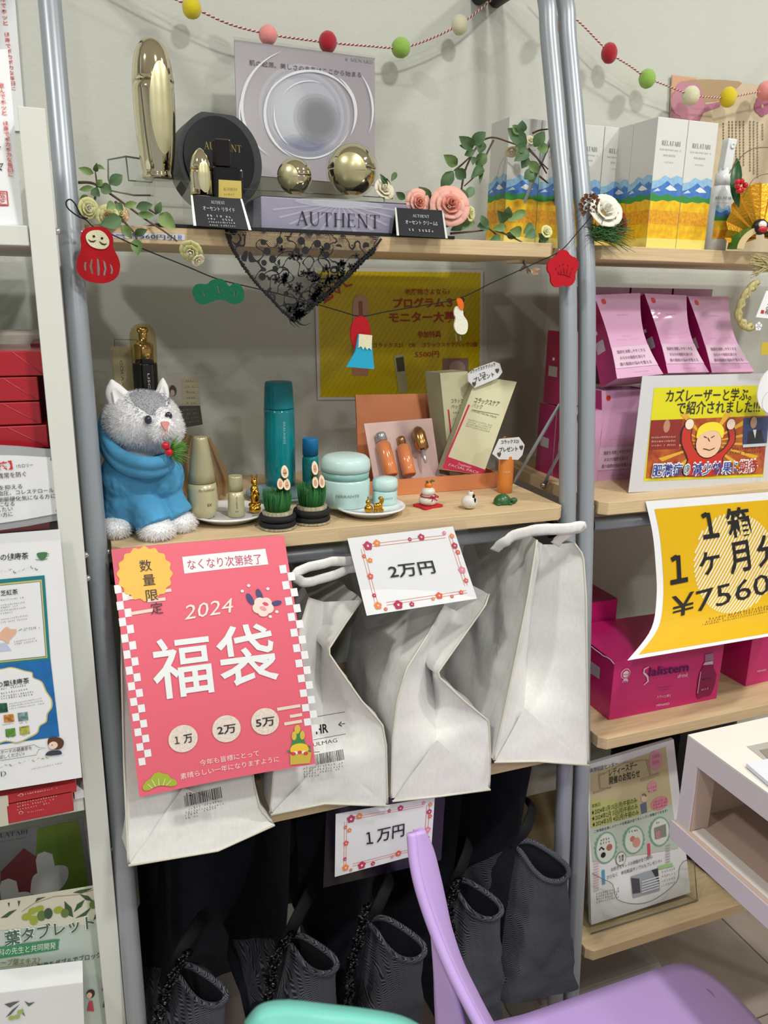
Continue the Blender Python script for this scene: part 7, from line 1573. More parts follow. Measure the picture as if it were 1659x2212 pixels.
# round white pop disc
y = yb-.012; f = front(y); c = f.px(1674, 842); R_ = 51*mpp(f.at(*c)); t = thing('pop_disc', 'round white card disc with thin outlines at the right edge, over the picture card', 'sign', f.at(c[0], c[1]-R_))
MB().prism(f, circ(c, R_, 40), 0, .002, M_paper).build('disc', t); b = MB(); b.tube([f.at(c[0]+R_*.35*cos(a)-.002, c[1]+.026+R_*.42*sin(a), .0022) for a in [j*2*pi/24 for j in range(24)]], .0003, col('9aa0a4'), seg=4, closed=True); b.build('outline', t)
b = MB(); b.tube([f.at(c[0]-.002+R_*.62*cos(a), c[1]-.018+R_*.52*sin(a), .0022) for a in [j*2*pi/24 for j in range(24)]], .0003, col('9aa0a4'), seg=4, closed=True); b.build('outline', t)
MB().prism(f, circ((c[0]+.004, c[1]-.018), R_*.34, 24), .002, .0024, col('efd6c4')).build('peach_spot', t)
b = MB(); b.tube([f.at(c[0], c[1]-R_*.5, -.002), f.at(c[0], Z2+.003-f.o.z, -.004)], .0008, M_acr, seg=6); b.build('stick', t)

# curled yellow price sign
class Curl(Sheet):
    def map(s, a, b, d=0):
        u, v = a/s.w, b/s.h; n = len(s.Lc)-1; i = max(0, min(n, (1-v)*n)); k = min(int(i), n-1); A = s.Lc[k].lerp(s.Lc[k+1], i-k); B_ = s.Rc[k].lerp(s.Rc[k+1], i-k); p = A.lerp(B_, u) if u <= 1 else A+(B_-A)*u
        t1 = s.Lc[k+1]-s.Lc[k]; nn = (B_-A).cross(-t1).normalized(); return p+nn*d
def evens(pts, n):
    P = spline([V(*q) for q in pts], 12); L = [0]
    for a, c in zip(P, P[1:]): L.append(L[-1]+(c-a).length)
    out = []
    for k in range(n+1):
        x = L[-1]*k/n; i = min(max(j for j in range(len(L)) if L[j] <= x+1e-9), len(P)-2); out.append(P[i].lerp(P[i+1], (x-L[i])/max(1e-9, L[i+1]-L[i])))
    return out, L[-1]
cs = Curl.__new__(Curl)
cs.Lc, hL_ = evens([(1394, 1083, .932), (1409, 1150, .926), (1416, 1220, .918), (1418, 1290, .906), (1406, 1360, .882), (1355, 1427, .845)], 24)
cs.Rc, hR_ = evens([(1722, 1058, .932), (1732, 1130, .926), (1737, 1200, .918), (1738, 1275, .906), (1730, 1330, .885), (1700, 1368, .862)], 24)
cs.w = (cs.Lc[0]-cs.Rc[0]).length; cs.h = hL_; cs.bend = True; cs.parts = {}; cs.lay = .0004; cs.top = .0004; cs.n = Vector((0, -1, 0))
lv = 0; acc = 0
P_ = [V(1394, 1083, .932), V(1409, 1150, .926), V(1416, 1220, .918), V(1418, 1290, .906)]
v0 = 1-sum((b_-a_).length for a_, b_ in zip(P_, P_[1:]))/hL_
cs.H = hom([(1394, 1083), (1722, 1058), (1738, 1275), (1418, 1290)], [(0, cs.h), (cs.w, cs.h), (cs.w, cs.h*v0), (0, cs.h*v0)])
b = MB(); b.grid(lambda u, v: cs.map(u*cs.w, v*cs.h, .0004), 14, 24, M_paper); b.grid(lambda u, v: cs.map(u*cs.w, v*cs.h, 0), 14, 24, M_paper, flip=True)
cs.ob = b.build('price_sign', label='large yellow price sign curling forward from the second board on the right', cat='sign')
YS = mat('sign_yellow', 'e2b409', .4); w_, h_ = cs.w, cs.h; m_ = .0095
nn = 16; cs.poly([(m_*1.3, h_*.035+.002)]+[(w_-m_, h_*.035+.002), (w_-m_, h_-.0135)]+[(m_*1.3, h_-.0135)], YS, 'yellow_ground', 1, px=False)
cc = cs.P(1574, 1232); RR = .083; CW = col('f1ead2', .5)
for i in range(-15, 16):
    o = i*.0055; half = sqrt(max(0, RR*RR-o*o)); dx, dy = cos(.9), sin(.9); ox, oy = -dy*o, dx*o
    if half < .004: continue
    cs.line([(cc[0]+ox-dx*half, cc[1]+oy-dy*half), (cc[0]+ox+dx*half, cc[1]+oy+dy*half)], .0029, CW, 'striped_circle', 2, px=False)
for st, a, c, h in [('箱', (1557, 1168), (1609, 1161), 58), ('ケ', (1499, 1252), (1542, 1247), 46), ('月', (1563, 1250), (1608, 1243), 62), ('分', (1624, 1240), (1682, 1232), 62), ('¥7560', (1455, 1340), (1656, 1308), 52)]:
    cs.text(st, a, c, M_black, 'lettering', hpx=h, bold=.02 if st != '¥7560' else .0, lay=4)
cs.one(1518, 1168, 56, 8, M_black); cs.one(1456, 1262, 56, 8, M_black)
cs.text('円', (1664, 1306), (1712, 1298), M_black, 'lettering', hpx=40, lay=4)
for i in range(3): cs.scrib((1535-i*4, 1357+i*7), (1660, 1342+i*7), col('7a5216'), h=7-i, lay=3)
cs.done()

# ================================================================ RIGHT UNIT, THIRD BOARD
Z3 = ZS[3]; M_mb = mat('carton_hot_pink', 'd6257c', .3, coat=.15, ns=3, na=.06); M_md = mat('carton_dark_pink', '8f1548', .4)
BL_, BR_ = G(1315, 1556, Z3), G(1548, 1509, Z3); u = (BR_-BL_).normalized(); v = Vector((-u.y, u.x, 0)); hh = V(1328, 1431, BL_.y).z-Z3; dp = .135
t = thing('drink_box', 'hot pink drink box with white and purple lettering, its lid torn open', 'box', BL_)
b = MB(); b.obox(BL_, BR_-BL_, v*dp, (0, 0, hh), M_mb); b.build('carton_body', t, bevel=.0008)
T = Vector((0, 0, hh)); p4 = [(1328, 1431), (1563, 1385), (1548, 1509), (1315, 1556)]
b = MB(); b.add([BL_+T+Vector((0, 0, .0005)), BR_+T+Vector((0, 0, .0005)), BR_+v*dp*.98+T+Vector((0, 0, .004)), BL_+v*dp*.98+T+Vector((0, 0, .006))], [(0, 1, 2, 3)], M_mb); b.build('lid', t, solid=.0008)
r = random.Random(1); b = MB(); pts = [(BL_+v*dp*i/14+T+Vector((-.0006, 0, r.uniform(-.003, .001)))) for i in range(15)]
b.tube(pts, .0009, col('e8d8de'), seg=4); b.build('torn_edge', t)
s = Sheet('x', '', '', p4, [BL_+T-v*.0002, BR_+T-v*.0002, BR_-v*.0002, BL_-v*.0002], M_mb, nosheet=True, parent=t, th=.0001)
ks = K(1240, 1040, 3.814); PU = col('4a1a5e', .5); WT = col('f3dfe8', .5)
s.line(ks((600, 1520), (565, 1540), (560, 1570), (590, 1600), (595, 1640), (560, 1672)), [1.5, 3, 3.2, 3.6, 3, 1], WT, 'swash', 3)
s.text('lalistem', *ks((600, 1600), (925, 1552)), PU, hpx=20, bold=.01, lay=3); s.text('drink', *ks((832, 1610), (918, 1598)), WT, hpx=9, shear=.2, lay=3)
for i in range(28): a = 2*pi*i/28; 
s.disc(ks((417, 1580))[0], 9.5, WT, 'emblem', 2); s.disc(ks((417, 1580))[0], 8.3, M_mb, 'emblem', 3); s.disc(ks((417, 1582))[0], 6, WT, 'emblem', 4); s.poly(ks((395, 1640), (410, 1612), (425, 1612), (440, 1638)), WT, 'emblem', 2); s.text('MENARD', *ks((394, 1592), (440, 1586)), M_mb, 'emblem', hpx=3, lay=5); s.scrib(*ks((388, 1655), (440, 1648)), WT, h=4)
s.scrib(*ks((672, 1700), (790, 1684)), PU, h=3); s.scrib(*ks((690, 1722), (770, 1710)), PU, h=3); s.text('スラリと輝く', *ks((664, 1782), (780, 1768)), WT, hpx=5, lay=3); s.text('MENARD', *ks((662, 1852), (768, 1836)), WT, hpx=5, lay=3)
s.poly(sp2(ks((1000, 1778), (1015, 1600), (1040, 1530), (1065, 1480), (1135, 1470), (1140, 1530), (1165, 1590), (1125, 1745), (1060, 1770)), 3), col('8e1a55'), 'bottle_picture', 2); s.poly(ks((1065, 1410), (1132, 1395), (1140, 1455), (1065, 1470)), col('a77aa0'), 'bottle_picture', 2); s.poly(ks((1045, 1500), (1065, 1475), (1130, 1462), (1135, 1490)), col('d8c8dc'), 'bottle_picture', 3)
s.line(ks((1030, 1555), (1018, 1640), (1005, 1740)), 1.6, col('eeb8d0'), 'bottle_picture', 3); s.text('lalistem', *ks((1040, 1630), (1125, 1612)), PU, hpx=4, lay=3); s.scrib(*ks((1035, 1715), (1100, 1700)), WT, h=4, lay=4); s.done()
s = Sheet('x', '', '', [(1283, 1393), (1328, 1431), (1315, 1556), (1280, 1535)], [BL_+v*.06+T-u*.0004, BL_+T-u*.0004, BL_-u*.0004, BL_+v*.06-u*.0004], M_mb, nosheet=True, parent=t, th=.0002)
s.poly([(1283, 1436), (1302, 1450), (1301, 1479), (1282, 1468)], M_sl, 'grey_label'); s.done()
b3 = BL_+v*(dp+.004)-u*.03; t2 = thing('drink_box', 'dark pink drink box pushed to the back behind the torn one', 'box', b3); b = MB(); b.obox(b3, (BR_-BL_)*.62, v*.1, (0, 0, hh+.040), M_mb); b.build('carton_body', t2, bevel=.0008)
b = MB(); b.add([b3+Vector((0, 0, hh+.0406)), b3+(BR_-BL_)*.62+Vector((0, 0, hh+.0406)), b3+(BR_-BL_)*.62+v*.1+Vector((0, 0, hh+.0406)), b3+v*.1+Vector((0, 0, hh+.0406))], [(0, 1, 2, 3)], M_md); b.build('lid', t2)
c0 = G(1610, 1483, Z3); h2 = V(1622, 1367, c0.y).z-Z3; t3 = thing('drink_box', 'pink drink box at the right edge under the curled yellow sign', 'box', c0); b = MB(); b.obox(c0, Vector((.26, .012, 0)), Vector((-.006, .13, 0)), (0, 0, h2), M_mb); b.build('carton_body', t3, bevel=.0008)
s = Sheet('x', '', '', [(1622, 1367), (1700, 1355), (1690, 1468), (1610, 1483)], [c0+Vector((0, -.0004, h2)), c0+Vector((.09, .004, h2)), c0+Vector((.09, .004, 0)), c0+Vector((0, -.0004, 0))], M_mb, nosheet=True, parent=t3); s.text('MENARD', (1632, 1452), (1651, 1449), WT, hpx=4); s.done()

# ================================================================ RIGHT UNIT, LOWEST BOARD
Z4 = ZS[4]
p4 = [(1268, 1652), (1455, 1597), (1491, 1928), (1277, 1998)]; yb4 = .905; q = [V(*p4[0], .962), V(*p4[1], .962), V(*p4[2], yb4), V(*p4[3], yb4)]
t = thing('leaflet_holder', 'clear acrylic leaflet stand on the lowest board beside the twin tubes', 'stand', (.85, .9, Z4))
L0, R0 = G(1268, 2016, Z4), G(1512, 1952, Z4); yl = (L0.y+R0.y)/2; x0, x1 = L0.x+.004, R0.x
b = MB(); b.box(x0, x1, yl, .99, Z4+.0005, Z4+.003, M_acr); b.build('base', t)
f = Fr(Vector((x0, yl, Z4+.003)), (1, 0, 0), (0, .012, .09)); w_ = x1-x0
ol = [(0, 0), (w_, 0), (w_, .07), (w_-.03, .085), (w_-.045, .075), (w_-.05, .05), (w_/2+.02, .03), (w_/2-.02, .03), (.05, .05), (.04, .08), (.02, .095), (0, .11)]
b = MB(); b.prism(f, sp2(ol, 2), 0, .0022, M_acr); b.build('front_pane', t)
for x in (x0, x1-.0025):
    b = MB(); b.add([(x, yl+.002, Z4+.003), (x, yl+.05, Z4+.003), (x, yl+.085, Z4+.16), (x, yl+.03, Z4+.10)], [(0, 1, 2, 3)], M_acr); b.build('side_pane', t, solid=.0022)
b = MB(); b.tube([(x0, yl, Z4+.003), (x1, yl, Z4+.003)], .0009, M_edge, seg=5); b.tube(spline([f.at(a, c, .0025) for a, c in ol[2:]], 3), .0006, M_edge, seg=5); b.tube([(x1, yl+.002, Z4+.003), (x1, yl+.03, Z4+.10), (x1, yl+.085, Z4+.16)], .0008, M_edge, seg=5); b.build('pane_edge', t)
for i in range(5, 0, -1): b = MB(); b.add([v_+Vector((0, .0012*i, 0)) for v_ in q], [(3, 2, 1, 0)], M_paper); b.build('leaflet', label='white sheet in the stack of leaflets behind the printed one in the clear stand', cat='leaflet', group='leaflets in the clear stand', solid=.0006)
s = Sheet('leaflet', 'front leaflet printed in black, pink and green in the clear stand', 'leaflet', p4, q, M_paper, th=.0004)
kl = K(1230, 1560, 3.867); kl2 = K(1260, 1560, 5.027)
s.poly(kl((175, 420), (800, 200), (850, 640), (170, 840)), mat('leaflet_sand', 'cfc39a', .6, ns=8, na=.05), 'tint', 1); s.poly(kl((172, 620), (560, 600), (570, 730), (176, 840)), mat('leaflet_lime', 'c6cc7c', .6, ns=8, na=.1), 'tint', 1.5); s.poly(kl((165, 850), (850, 640), (900, 1010), (190, 1120)), mat('leaflet_mint', 'c3d2c4', .6), 'tint', 1)
BR5 = col('b8a088'); s.line(kl((190, 560), (260, 540), (340, 515), (250, 530), (240, 420), (290, 415)), 4, BR5, 'ribbon_print', 2); s.line(kl((640, 300), (670, 420), (740, 400), (640, 440), (585, 455)), 5, BR5, 'ribbon_print', 2); s.line(kl((250, 430), (450, 330), (640, 300)), 1.5, BR5, 'ribbon_print', 2)
s.disc(kl((712, 300))[0], 14, col('e0a0b4'), 'pink_spots', 2, r2=17); s.text('お客様', *kl((685, 290), (742, 275)), col('c0406a'), hpx=6); s.text('感謝祭', *kl((685, 335), (742, 320)), col('c0406a'), hpx=6)
s.text('美顔相談センター', *kl((168, 412), (395, 350)), M_black, hpx=7); s.text('レディースデー', *kl((325, 430), (560, 360)), M_black, hpx=11, bold=.01); s.text('開催のお知らせ', *kl((325, 490), (580, 425)), M_black, hpx=12, bold=.01); s.text('実施日', *kl((182, 675), (250, 655)), M_black, hpx=6)
for i, st in enumerate(('★2024年1月15日(月)午前のみ', '★2024年2月 5日(月)午前のみ', '★2024年3月 4日(月)午前のみ')): s.text(st, *kl((178+i*3, 732+i*47), (552+i*8, 625+i*47)), M_black, hpx=9, bold=.008)
s.disc(kl((682, 500))[0], 11, col('dd9aa8'), 'pink_spots', 2, r2=10); s.scrib(*kl((645, 520), (720, 500)), M_black, h=4); s.scrib(*kl((650, 548), (722, 528)), M_black, h=4); s.disc(kl((740, 630))[0], 19, col('dd8f9e'), 'pink_spots', 2, r2=12)
for i in range(3): s.scrib(*kl((690, 628+i*24), (805, 595+i*24)), col('8a2a48'), h=4, lay=3)
s.poly(kl((580, 640), (630, 620), (635, 700), (590, 715)), col('6a7088'), 'figure_print', 3); s.disc(kl((610, 588))[0], 6, col('e8c8b4'), 'figure_print', 3, r2=8); s.line(kl((595, 570), (612, 558), (628, 575)), 3, col('8a5a40'), 'figure_print', 4)
s.text('ご来場者全員にメナード化粧品の全てをレッスン体験ができます！', *kl((200, 875), (810, 695)), M_black, hpx=5)
GRN = col('7fae9e')
for c, rx, ry in (((295, 995), 85, 112), ((525, 930), 82, 100), ((742, 860), 84, 105)):
    c = kl(c)[0]; rx, ry = rx/3.867, ry/3.867
    for i in range(18): a = 2*pi*i/18; s.disc((c[0]+rx*cos(a), c[1]+ry*sin(a)), 3.2, GRN, 'wreaths', 2, n=8)
    s.disc(c, rx, GRN, 'wreaths', 2.5, r2=ry, n=28); s.disc(c, rx*.88, col('dde4da'), 'wreath_centres', 3, r2=ry*.9, n=28)
s.scrib(*kl((250, 940), (330, 918)), M_black, h=5, lay=4); s.scrib(*kl((245, 968), (335, 945)), M_black, h=5, lay=4); s.line(kl((240, 1015), (255, 990), (280, 1010)), 3, M_black, 'icons', 4); s.disc(kl((322, 990))[0], 6, col('b0705a'), 'icons', 4); s.disc(kl((272, 1055))[0], 5, M_black, 'icons', 4); s.scrib(*kl((480, 868), (565, 850)), M_black, h=5, lay=4)
s.disc(kl((512, 920))[0], 5, col('c8786c'), 'icons', 4); s.disc(kl((545, 950))[0], 8, col('d89a8e'), 'icons', 4, r2=9); s.scrib(*kl((710, 795), (765, 780)), M_black, h=5, lay=4); s.poly(kl((690, 830), (790, 795), (795, 900), (700, 925)), col('8c8c86'), 'icons', 4); s.poly(kl((700, 860), (740, 848), (745, 915), (705, 922)), col('c08a94'), 'icons', 5)
s.disc(kl((418, 1090))[0], 11, col('6f8f8a'), 'wreaths', 2, r2=13); s.disc(kl((418, 1090))[0], 9.5, col('e4e6e0'), 'wreath_centres', 3, r2=11.5); s.text('先着', *kl((395, 1090), (442, 1076)), M_black, hpx=6, lay=4); s.text('名様', *kl((400, 1118), (440, 1106)), M_black, hpx=6, lay=4)
s.poly(kl((636, 965), (660, 960), (665, 1065), (642, 1070)), col('d8506a'), 'pink_spots', 2); s.text('お好きなキレイの体験が全て無料♪', *kl((340, 1200), (682, 1090)), M_black, hpx=7); s.text('さらなく　本化粧品サンプルもプレゼント♪', *kl((305, 1268), (760, 1125)), M_black, hpx=7)
s.poly(kl((262, 1190), (285, 1180), (292, 1310), (268, 1318)), col('5aa6cc'), 'blue_bar', 2)
for i in range(12): s.line(kl((195, 1110+i*24), (240, 1098+i*24)), 2, col('e3c0cc'), 'stripes', 2)
for i in range(7): s.line(kl((790, 985+i*24), (830, 975+i*24)), 1.6, col('b8aab0'), 'stripes', 2)
s.poly(kl((500, 1250), (725, 1180), (745, 1385), (520, 1450)), col('a6aeba'), 'map_print', 2); s.poly(kl((500, 1262), (570, 1270), (580, 1400), (515, 1410)), col('50505a'), 'map_print', 3)
for i in range(5): s.line(kl((590, 1300+i*25), (735, 1255+i*25)), 2.4, col('e8eaee'), 'map_print', 4)
s.poly(kl((672, 1195), (725, 1182), (740, 1330), (700, 1250)), col('3c3c48'), 'map_print', 3); s.poly(kl((720, 1165), (845, 1135), (858, 1165), (735, 1192)), col('a8d48a'), 'green_note', 2)
for i in range(4): s.scrib(*kl((760, 1225+i*42), (880, 1190+i*42)), col('6a7a60'), h=5)
for i in range(4): s.scrib(*kl((218, 1405+i*26), (410, 1360+i*26)), M_black, h=5)
s.done()
b = MB(); b.prism(Fr((0, 0, Z4), (1, 0, 0), (0, 1, 0)), [(G(*a, Z4+.02).x, G(*a, Z4+.02).y) for a in [(1472, 1824), (1611, 1931), (1636, 1924), (1590, 1820), (1560, 1740), (1470, 1740)]], .0005, .02, M_satin)
b.build('black_folder', label='flat black folder lying on the lowest board behind the leaflet stand', cat='folder', bevel=.001)
MB().box(.985, 1.13, 1.02, 1.22, Z4+.0005, Z4+.33, mat('black_bag', '15151a', .6, bump=.6, bs=60)).build('black_bag', label='black bag in the shade at the back behind the leaflets', cat='bag', bevel=.02)

# white cardboard display case in front of the right unit
c0 = V(1486, 1587, .70); xL, yF_, zT = c0.x, c0.y, c0.z; hT = .128
M_cd = mat('cardboard_white', 'dcd5d8', .6); M_ct = mat('cardboard_top', 'eae4de', .6); M_in5 = mat('cardboard_inside', 'cdb4a6', .6)
t = thing('display_case', 'white cardboard counter display case with an open tray on its left side', 'display case', (xL+.25, .45, zT-hT-.03)); xR, yN = xL+.5, .16
MB().box(xL, xR, yN, yF_, zT-.003, zT, M_ct).build('top_panel', t); MB().box(xL, xL+.002, yN, yF_, zT-.033, zT-.0032, M_cd).build('top_band', t)
MB().box(xL, xL+.0025, yF_-.022, yF_, zT-hT, zT-.0332, M_cd).build('corner_post', t); MB().box(xL+.003, xR, yF_-.0025, yF_, zT-hT, zT-.0032, M_in5).build('end_wall', t); MB().box(xL+.003, xL+.030, yF_-.024, yF_-.003, zT-hT+.0003, zT-.0034, M_in5).build('inner_post', t)
MB().box(xL-.004, xR, yN, yF_+.003, zT-hT-.004, zT-hT, M_in5).build('tray_floor', t); 
f = Fr((xL-.0045, yF_+.003, zT-hT-.026), (0, -1, 0), (0, 0, 1)); b = MB(); b.prism(f, [(0, .004), (.006, 0), (yF_-yN, 0), (yF_-yN, .027), (0, .027), (-.003, .024)], -.0005, .0012, M_cd); b.build('tray_lip', t)
MB().box(xL+.0028, xL+.022, yN, yF_-.025, zT-hT+.0002, zT-hT+.002, M_ct).build('ledge', t); MB().box(xL+.055, xL+.22, yN+.1, yF_-.13, zT-hT+.0002, zT-hT+.0012, col('e3c2b0')).build('peach_insert', t)
p = [G(*a, zT) for a in [(1613, 1613), (1665, 1602), (1700, 1640), (1660, 1650)]]; b = MB(); b.prism(Fr((0, 0, zT), (1, 0, 0), (0, 1, 0)), [(v_.x, v_.y) for v_ in p][::-1], .0001, .0005, mat('window_grey', 'b3b0ac', .2)); b.build('window_outline', t)
b = MB(); b.prism(Fr((0, 0, zT), (1, 0, 0), (0, 1, 0)), [(lambda g: (g.x, g.y))(G(*a, zT)) for a in [(1640, 1622), (1668, 1616), (1700, 1640), (1668, 1650)]][::-1], .0006, .001, mat('window_inner', '8d857c', .3)); b.build('window', t)
b = MB(); b.prism(Fr((0, 0, zT), (1, 0, 0), (0, 1, 0)), [(lambda g: (g.x, g.y))(G(*a, zT+.004)) for a in [(1612, 1652), (1668, 1640), (1720, 1690), (1668, 1700)]][::-1], .0012, .006, mat('card_blue_white', 'dfe3f0', .5)); b.build('sample_card', label='pale blue white card lying on top of the display case at the right edge', cat='card')
pd = thing('counter', 'small side counter carrying the display case, outside the picture', 'table', (1.25, .3, 0)); MB().box(1.02, 1.5, .05, .42, zT-hT-.024, zT-hT-.006, M_wood).build('counter_top', pd)
for x in (1.04, 1.46):
    for y_ in (.08, .39): MB().tube([(x, y_, 0), (x, y_, zT-hT-.024)], .012, M_grey, seg=12).build('leg', pd)
# pale storage box on the floor
A, C_ = G(1428, 2080, .125), G(1250, 2146, .125); b = MB(); fy = (A.y+C_.y)/2
b.box(.70, A.x, fy, fy+.12, .0005, .118, mat('box_grey_white', 'b9b4b0', .6)); o = b.build('floor_box', label='pale grey lidded box on the floor under the lowest board', cat='box', bevel=.006)
MB().box(.698, A.x+.002, fy-.002, fy+.122, .0985, .125, mat('box_lid_grey', 'a9a4a2', .6)).build('lid', o, bevel=.008)
# ================================================================ WHITE UNIT ON THE LEFT
RDT = col('d8574a', .5)
def vtext(s, chars, p0, p1, size, m, part='red_lettering'):
    n = len(chars)
    for i, ch in enumerate(chars):
        if ch == '　': continue
        f = i/(n-1); x, y = p0[0]+(p1[0]-p0[0])*f, p0[1]+(p1[1]-p0[1])*f; s.text(ch, (x-size/2, y+size*.4), (x+size/2, y+size*.4), m, part, hpx=size*.8, bold=.01)
ZW = 1.435
p4 = [(-120, -260), (12, -260), (55, 283), (-100, 283)]
s = Sheet('paper_banner', 'tall white paper banner with red vertical writing on the wall behind the other', 'poster', p4, q4(p4, YW-.003), M_paper); vtext(s, '飲んでホッと　健康でポカポカな毎日に', (2, -45), (27, 172), 11, RDT); s.line([(-6, 95), (2, 90), (3, 100)], 3, M_black, 'brush_stroke'); s.done()
p4 = [(-110, 106), (17, 107), (50, 486), (-90, 484)]
s = Sheet('paper_banner', 'white paper banner with red vertical writing and a red seal, standing in front', 'poster', p4, q4(p4, [.94, .94, .915, .915]), M_paper); vtext(s, '飲んでホッと　健康でポカポカな毎日に', (3, 178), (23, 368), 11, RDT)
s.poly([(-25, 404), (15, 406), (18, 441), (-22, 441)], col('cf4a4c', .5), 'red_seal', 1); s.poly([(-22, 407), (12, 409), (15, 438), (-19, 438)], M_paper, 'red_seal', 2); s.text('霊', (-12, 421), (12, 422), col('cf4a4c', .5), 'red_seal', hpx=12, lay=3); s.text('芝', (-10, 436), (14, 437), col('cf4a4c', .5), 'red_seal', hpx=12, lay=3)
s.line([(-14, 345), (6, 344), (0, 352)], 2.5, M_black, 'brush_stroke', 2); s.line([(-6, 352), (3, 358)], 2.5, M_black, 'brush_stroke', 2); s.line([(-8, 312), (0, 306)], 2.5, M_black, 'brush_stroke', 2); s.done()
# red boxes in film, stacked
M_rd = mat('carton_red', 'b3202e', .3, coat=.4, ns=5, na=.05); M_rdd = mat('film_fold', 'c8525a', .3)
zb2 = 1.115; ys = .925; edges = [(0, 755, 813, 97), (1, 813, 866, 83), (2, 867, 918, 88), (3, 918, 970, 104)]
lbs = ['topmost in its stack', 'second from the top in its stack', 'third from the top in its stack', 'fourth from the top, above the rounded sign']
zs_ = [V(60, y_, ys).z for y_ in (757, 813, 867, 918, 970)]
for i in range(4):
    x1 = V(edges[i][3], (edges[i][1]+edges[i][2])/2, ys).x; z1, z0 = zs_[i]-.0006, zs_[i+1]+.0006
    t = thing('red_box', 'film wrapped red box, '+lbs[i], 'box', (x1-.08, ys, z0), 'red boxes on the white unit')
    MB().box(x1-.17, x1, ys, ys+.11, z0, z1, M_rd).build('carton_body', t, bevel=.0012); xa = x1-.030-.003*i
    b = MB(); b.tube([(xa, ys-.0003, z1-.001), (x1-.004, ys-.0003, z0+.002)], .0005, M_rdd, seg=4); b.build('film_fold', t)
z = zs_[4]-.0006; n = 4; hstep = (z-zb2-.001)/n
for i in range(n):
    z1 = z-i*hstep; t = thing('red_box', ['fifth', 'sixth', 'seventh', 'lowest'][i]+' red box of the stack, hidden behind the rounded sign', 'box', (-.07, ys+.004, z1-hstep), 'red boxes on the white unit'); MB().box(-.15, V(95, 1000, ys).x, ys+.004, ys+.11, z1-hstep+.0005, z1-.0005, M_rd).build('carton_body', t, bevel=.001)
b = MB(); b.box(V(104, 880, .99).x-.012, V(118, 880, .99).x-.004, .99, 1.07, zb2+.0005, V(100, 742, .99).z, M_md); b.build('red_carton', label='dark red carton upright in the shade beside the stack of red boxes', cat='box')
b = MB(); b.box(-.2, -.012, 1.08, 1.14, zb2+.0005, V(60, 715, 1.1).z, mat('clear_case', 'c9c4b8', .3, ns=30, na=.15)); b.build('film_bundle', label='pale film wrapped bundle behind the topmost red box', cat='bundle', bevel=.004)
# rounded acrylic sign
y = .905; f = front(y); pts = [f.px(*q) for q in [(-80, 975), (95, 970), (112, 976), (121, 992), (134, 1100), (130, 1118), (116, 1126), (-70, 1140)]]
t = thing('rounded_sign', 'rounded clear sign holding a white card about tea, at the left edge', 'sign', f.at((pts[0][0]+pts[3][0])/2, pts[-1][1])); b = MB(); b.prism(f, sp2(pts[::-1], 3), -.004, -.0005, mat('acrylic_frosted', 'b9bcc0', .15, alpha=.8)); b.build('pane', t)
pts = [f.px(*q) for q in [(-80, 995), (92, 987), (108, 993), (116, 1010), (124, 1085), (120, 1103), (108, 1112), (-70, 1127)]]; b = MB(); b.prism(f, sp2(pts[::-1], 3), 0, .0006, M_paper); b.build('card', t)
p4 = [(0, 985), (120, 985), (130, 1115), (5, 1120)]; s = Sheet('x', '', '', p4, q4(p4, y-.0006), M_paper, nosheet=True, parent=t, th=.0001)
s.text('茶】', (-8, 1014), (28, 1010), col('d03a28', .5), hpx=15, bold=.02); DT = col('2c2c34')
for st, a, c, h in [('?カロリー', (36, 1009), (72, 1006), 7), ('異常を防ぐ', (-4, 1031), (58, 1026), 10), ('を抑える', (-2, 1056), (49, 1052), 9), ('血圧、コレステロール、', (-4, 1068), (121, 1060), 9), ('動脈硬化気になる方に', (-4, 1082), (120, 1073), 9), ('になる', (-2, 1093), (32, 1090), 9), ('したい', (-6, 1105), (28, 1101), 9), ('い方に', (-4, 1117), (28, 1113), 9)]: s.text(st, a, c, DT, hpx=h)
s.done()
# health tea poster
y = .882; p4 = [(-190, 1168), (129, 1143), (177, 1679), (-170, 1735)]
s = Sheet('tea_poster', 'white health tea poster with a teal and blue printed panel, left edge', 'poster', p4, q4(p4, [.888, .888, .868, .868]), M_paper)
k6 = K(0, 1130, 3.88); TG, BL6, GL, DK = mat('panel_teal', '1f7d86', .5), mat('panel_blue', '1f6bb0', .5, ns=60, na=.1), col('c9bd7a', .5), col('33333a')
s.text('の健康茶', *k6((0, 280), (235, 265)), DK, hpx=11, bold=.01)
cup = col('4a7a52'); s.poly(sp2(k6((308, 225), (390, 218), (385, 250), (365, 270), (335, 272), (315, 255)), 3), cup, 'cup_print', 2); s.line(k6((292, 272), (345, 276), (395, 266)), 1.3, cup, 'cup_print', 2); s.line(k6((388, 228), (406, 226), (402, 244), (380, 250)), 1, cup, 'cup_print', 2)
r = random.Random(4)
for base, n in (((0, 375, 330, 335), 9), ((0, 2010, 460, 1905), 12)):
    for i in range(n):
        f_ = i/n; x, y_ = base[0]+(base[2]-base[0])*f_, base[1]+(base[3]-base[1])*f_+r.uniform(-14, 14); a = r.uniform(-1, 1); p_ = k6((x, y_))[0]
        for sg in (-1, 1): q_ = (p_[0]+sg*3+3*cos(a), p_[1]-2+3*sin(a)*sg); s.poly([p_, (p_[0]+(q_[0]-p_[0])*.5+1.4, p_[1]+(q_[1]-p_[1])*.5-1.4), q_, (p_[0]+(q_[0]-p_[0])*.5-1, p_[1]+(q_[1]-p_[1])*.5+1)], [col('3f5a50'), col('9aa04a'), col('5a6a5a')][i % 3], 'leaf_border', 2)
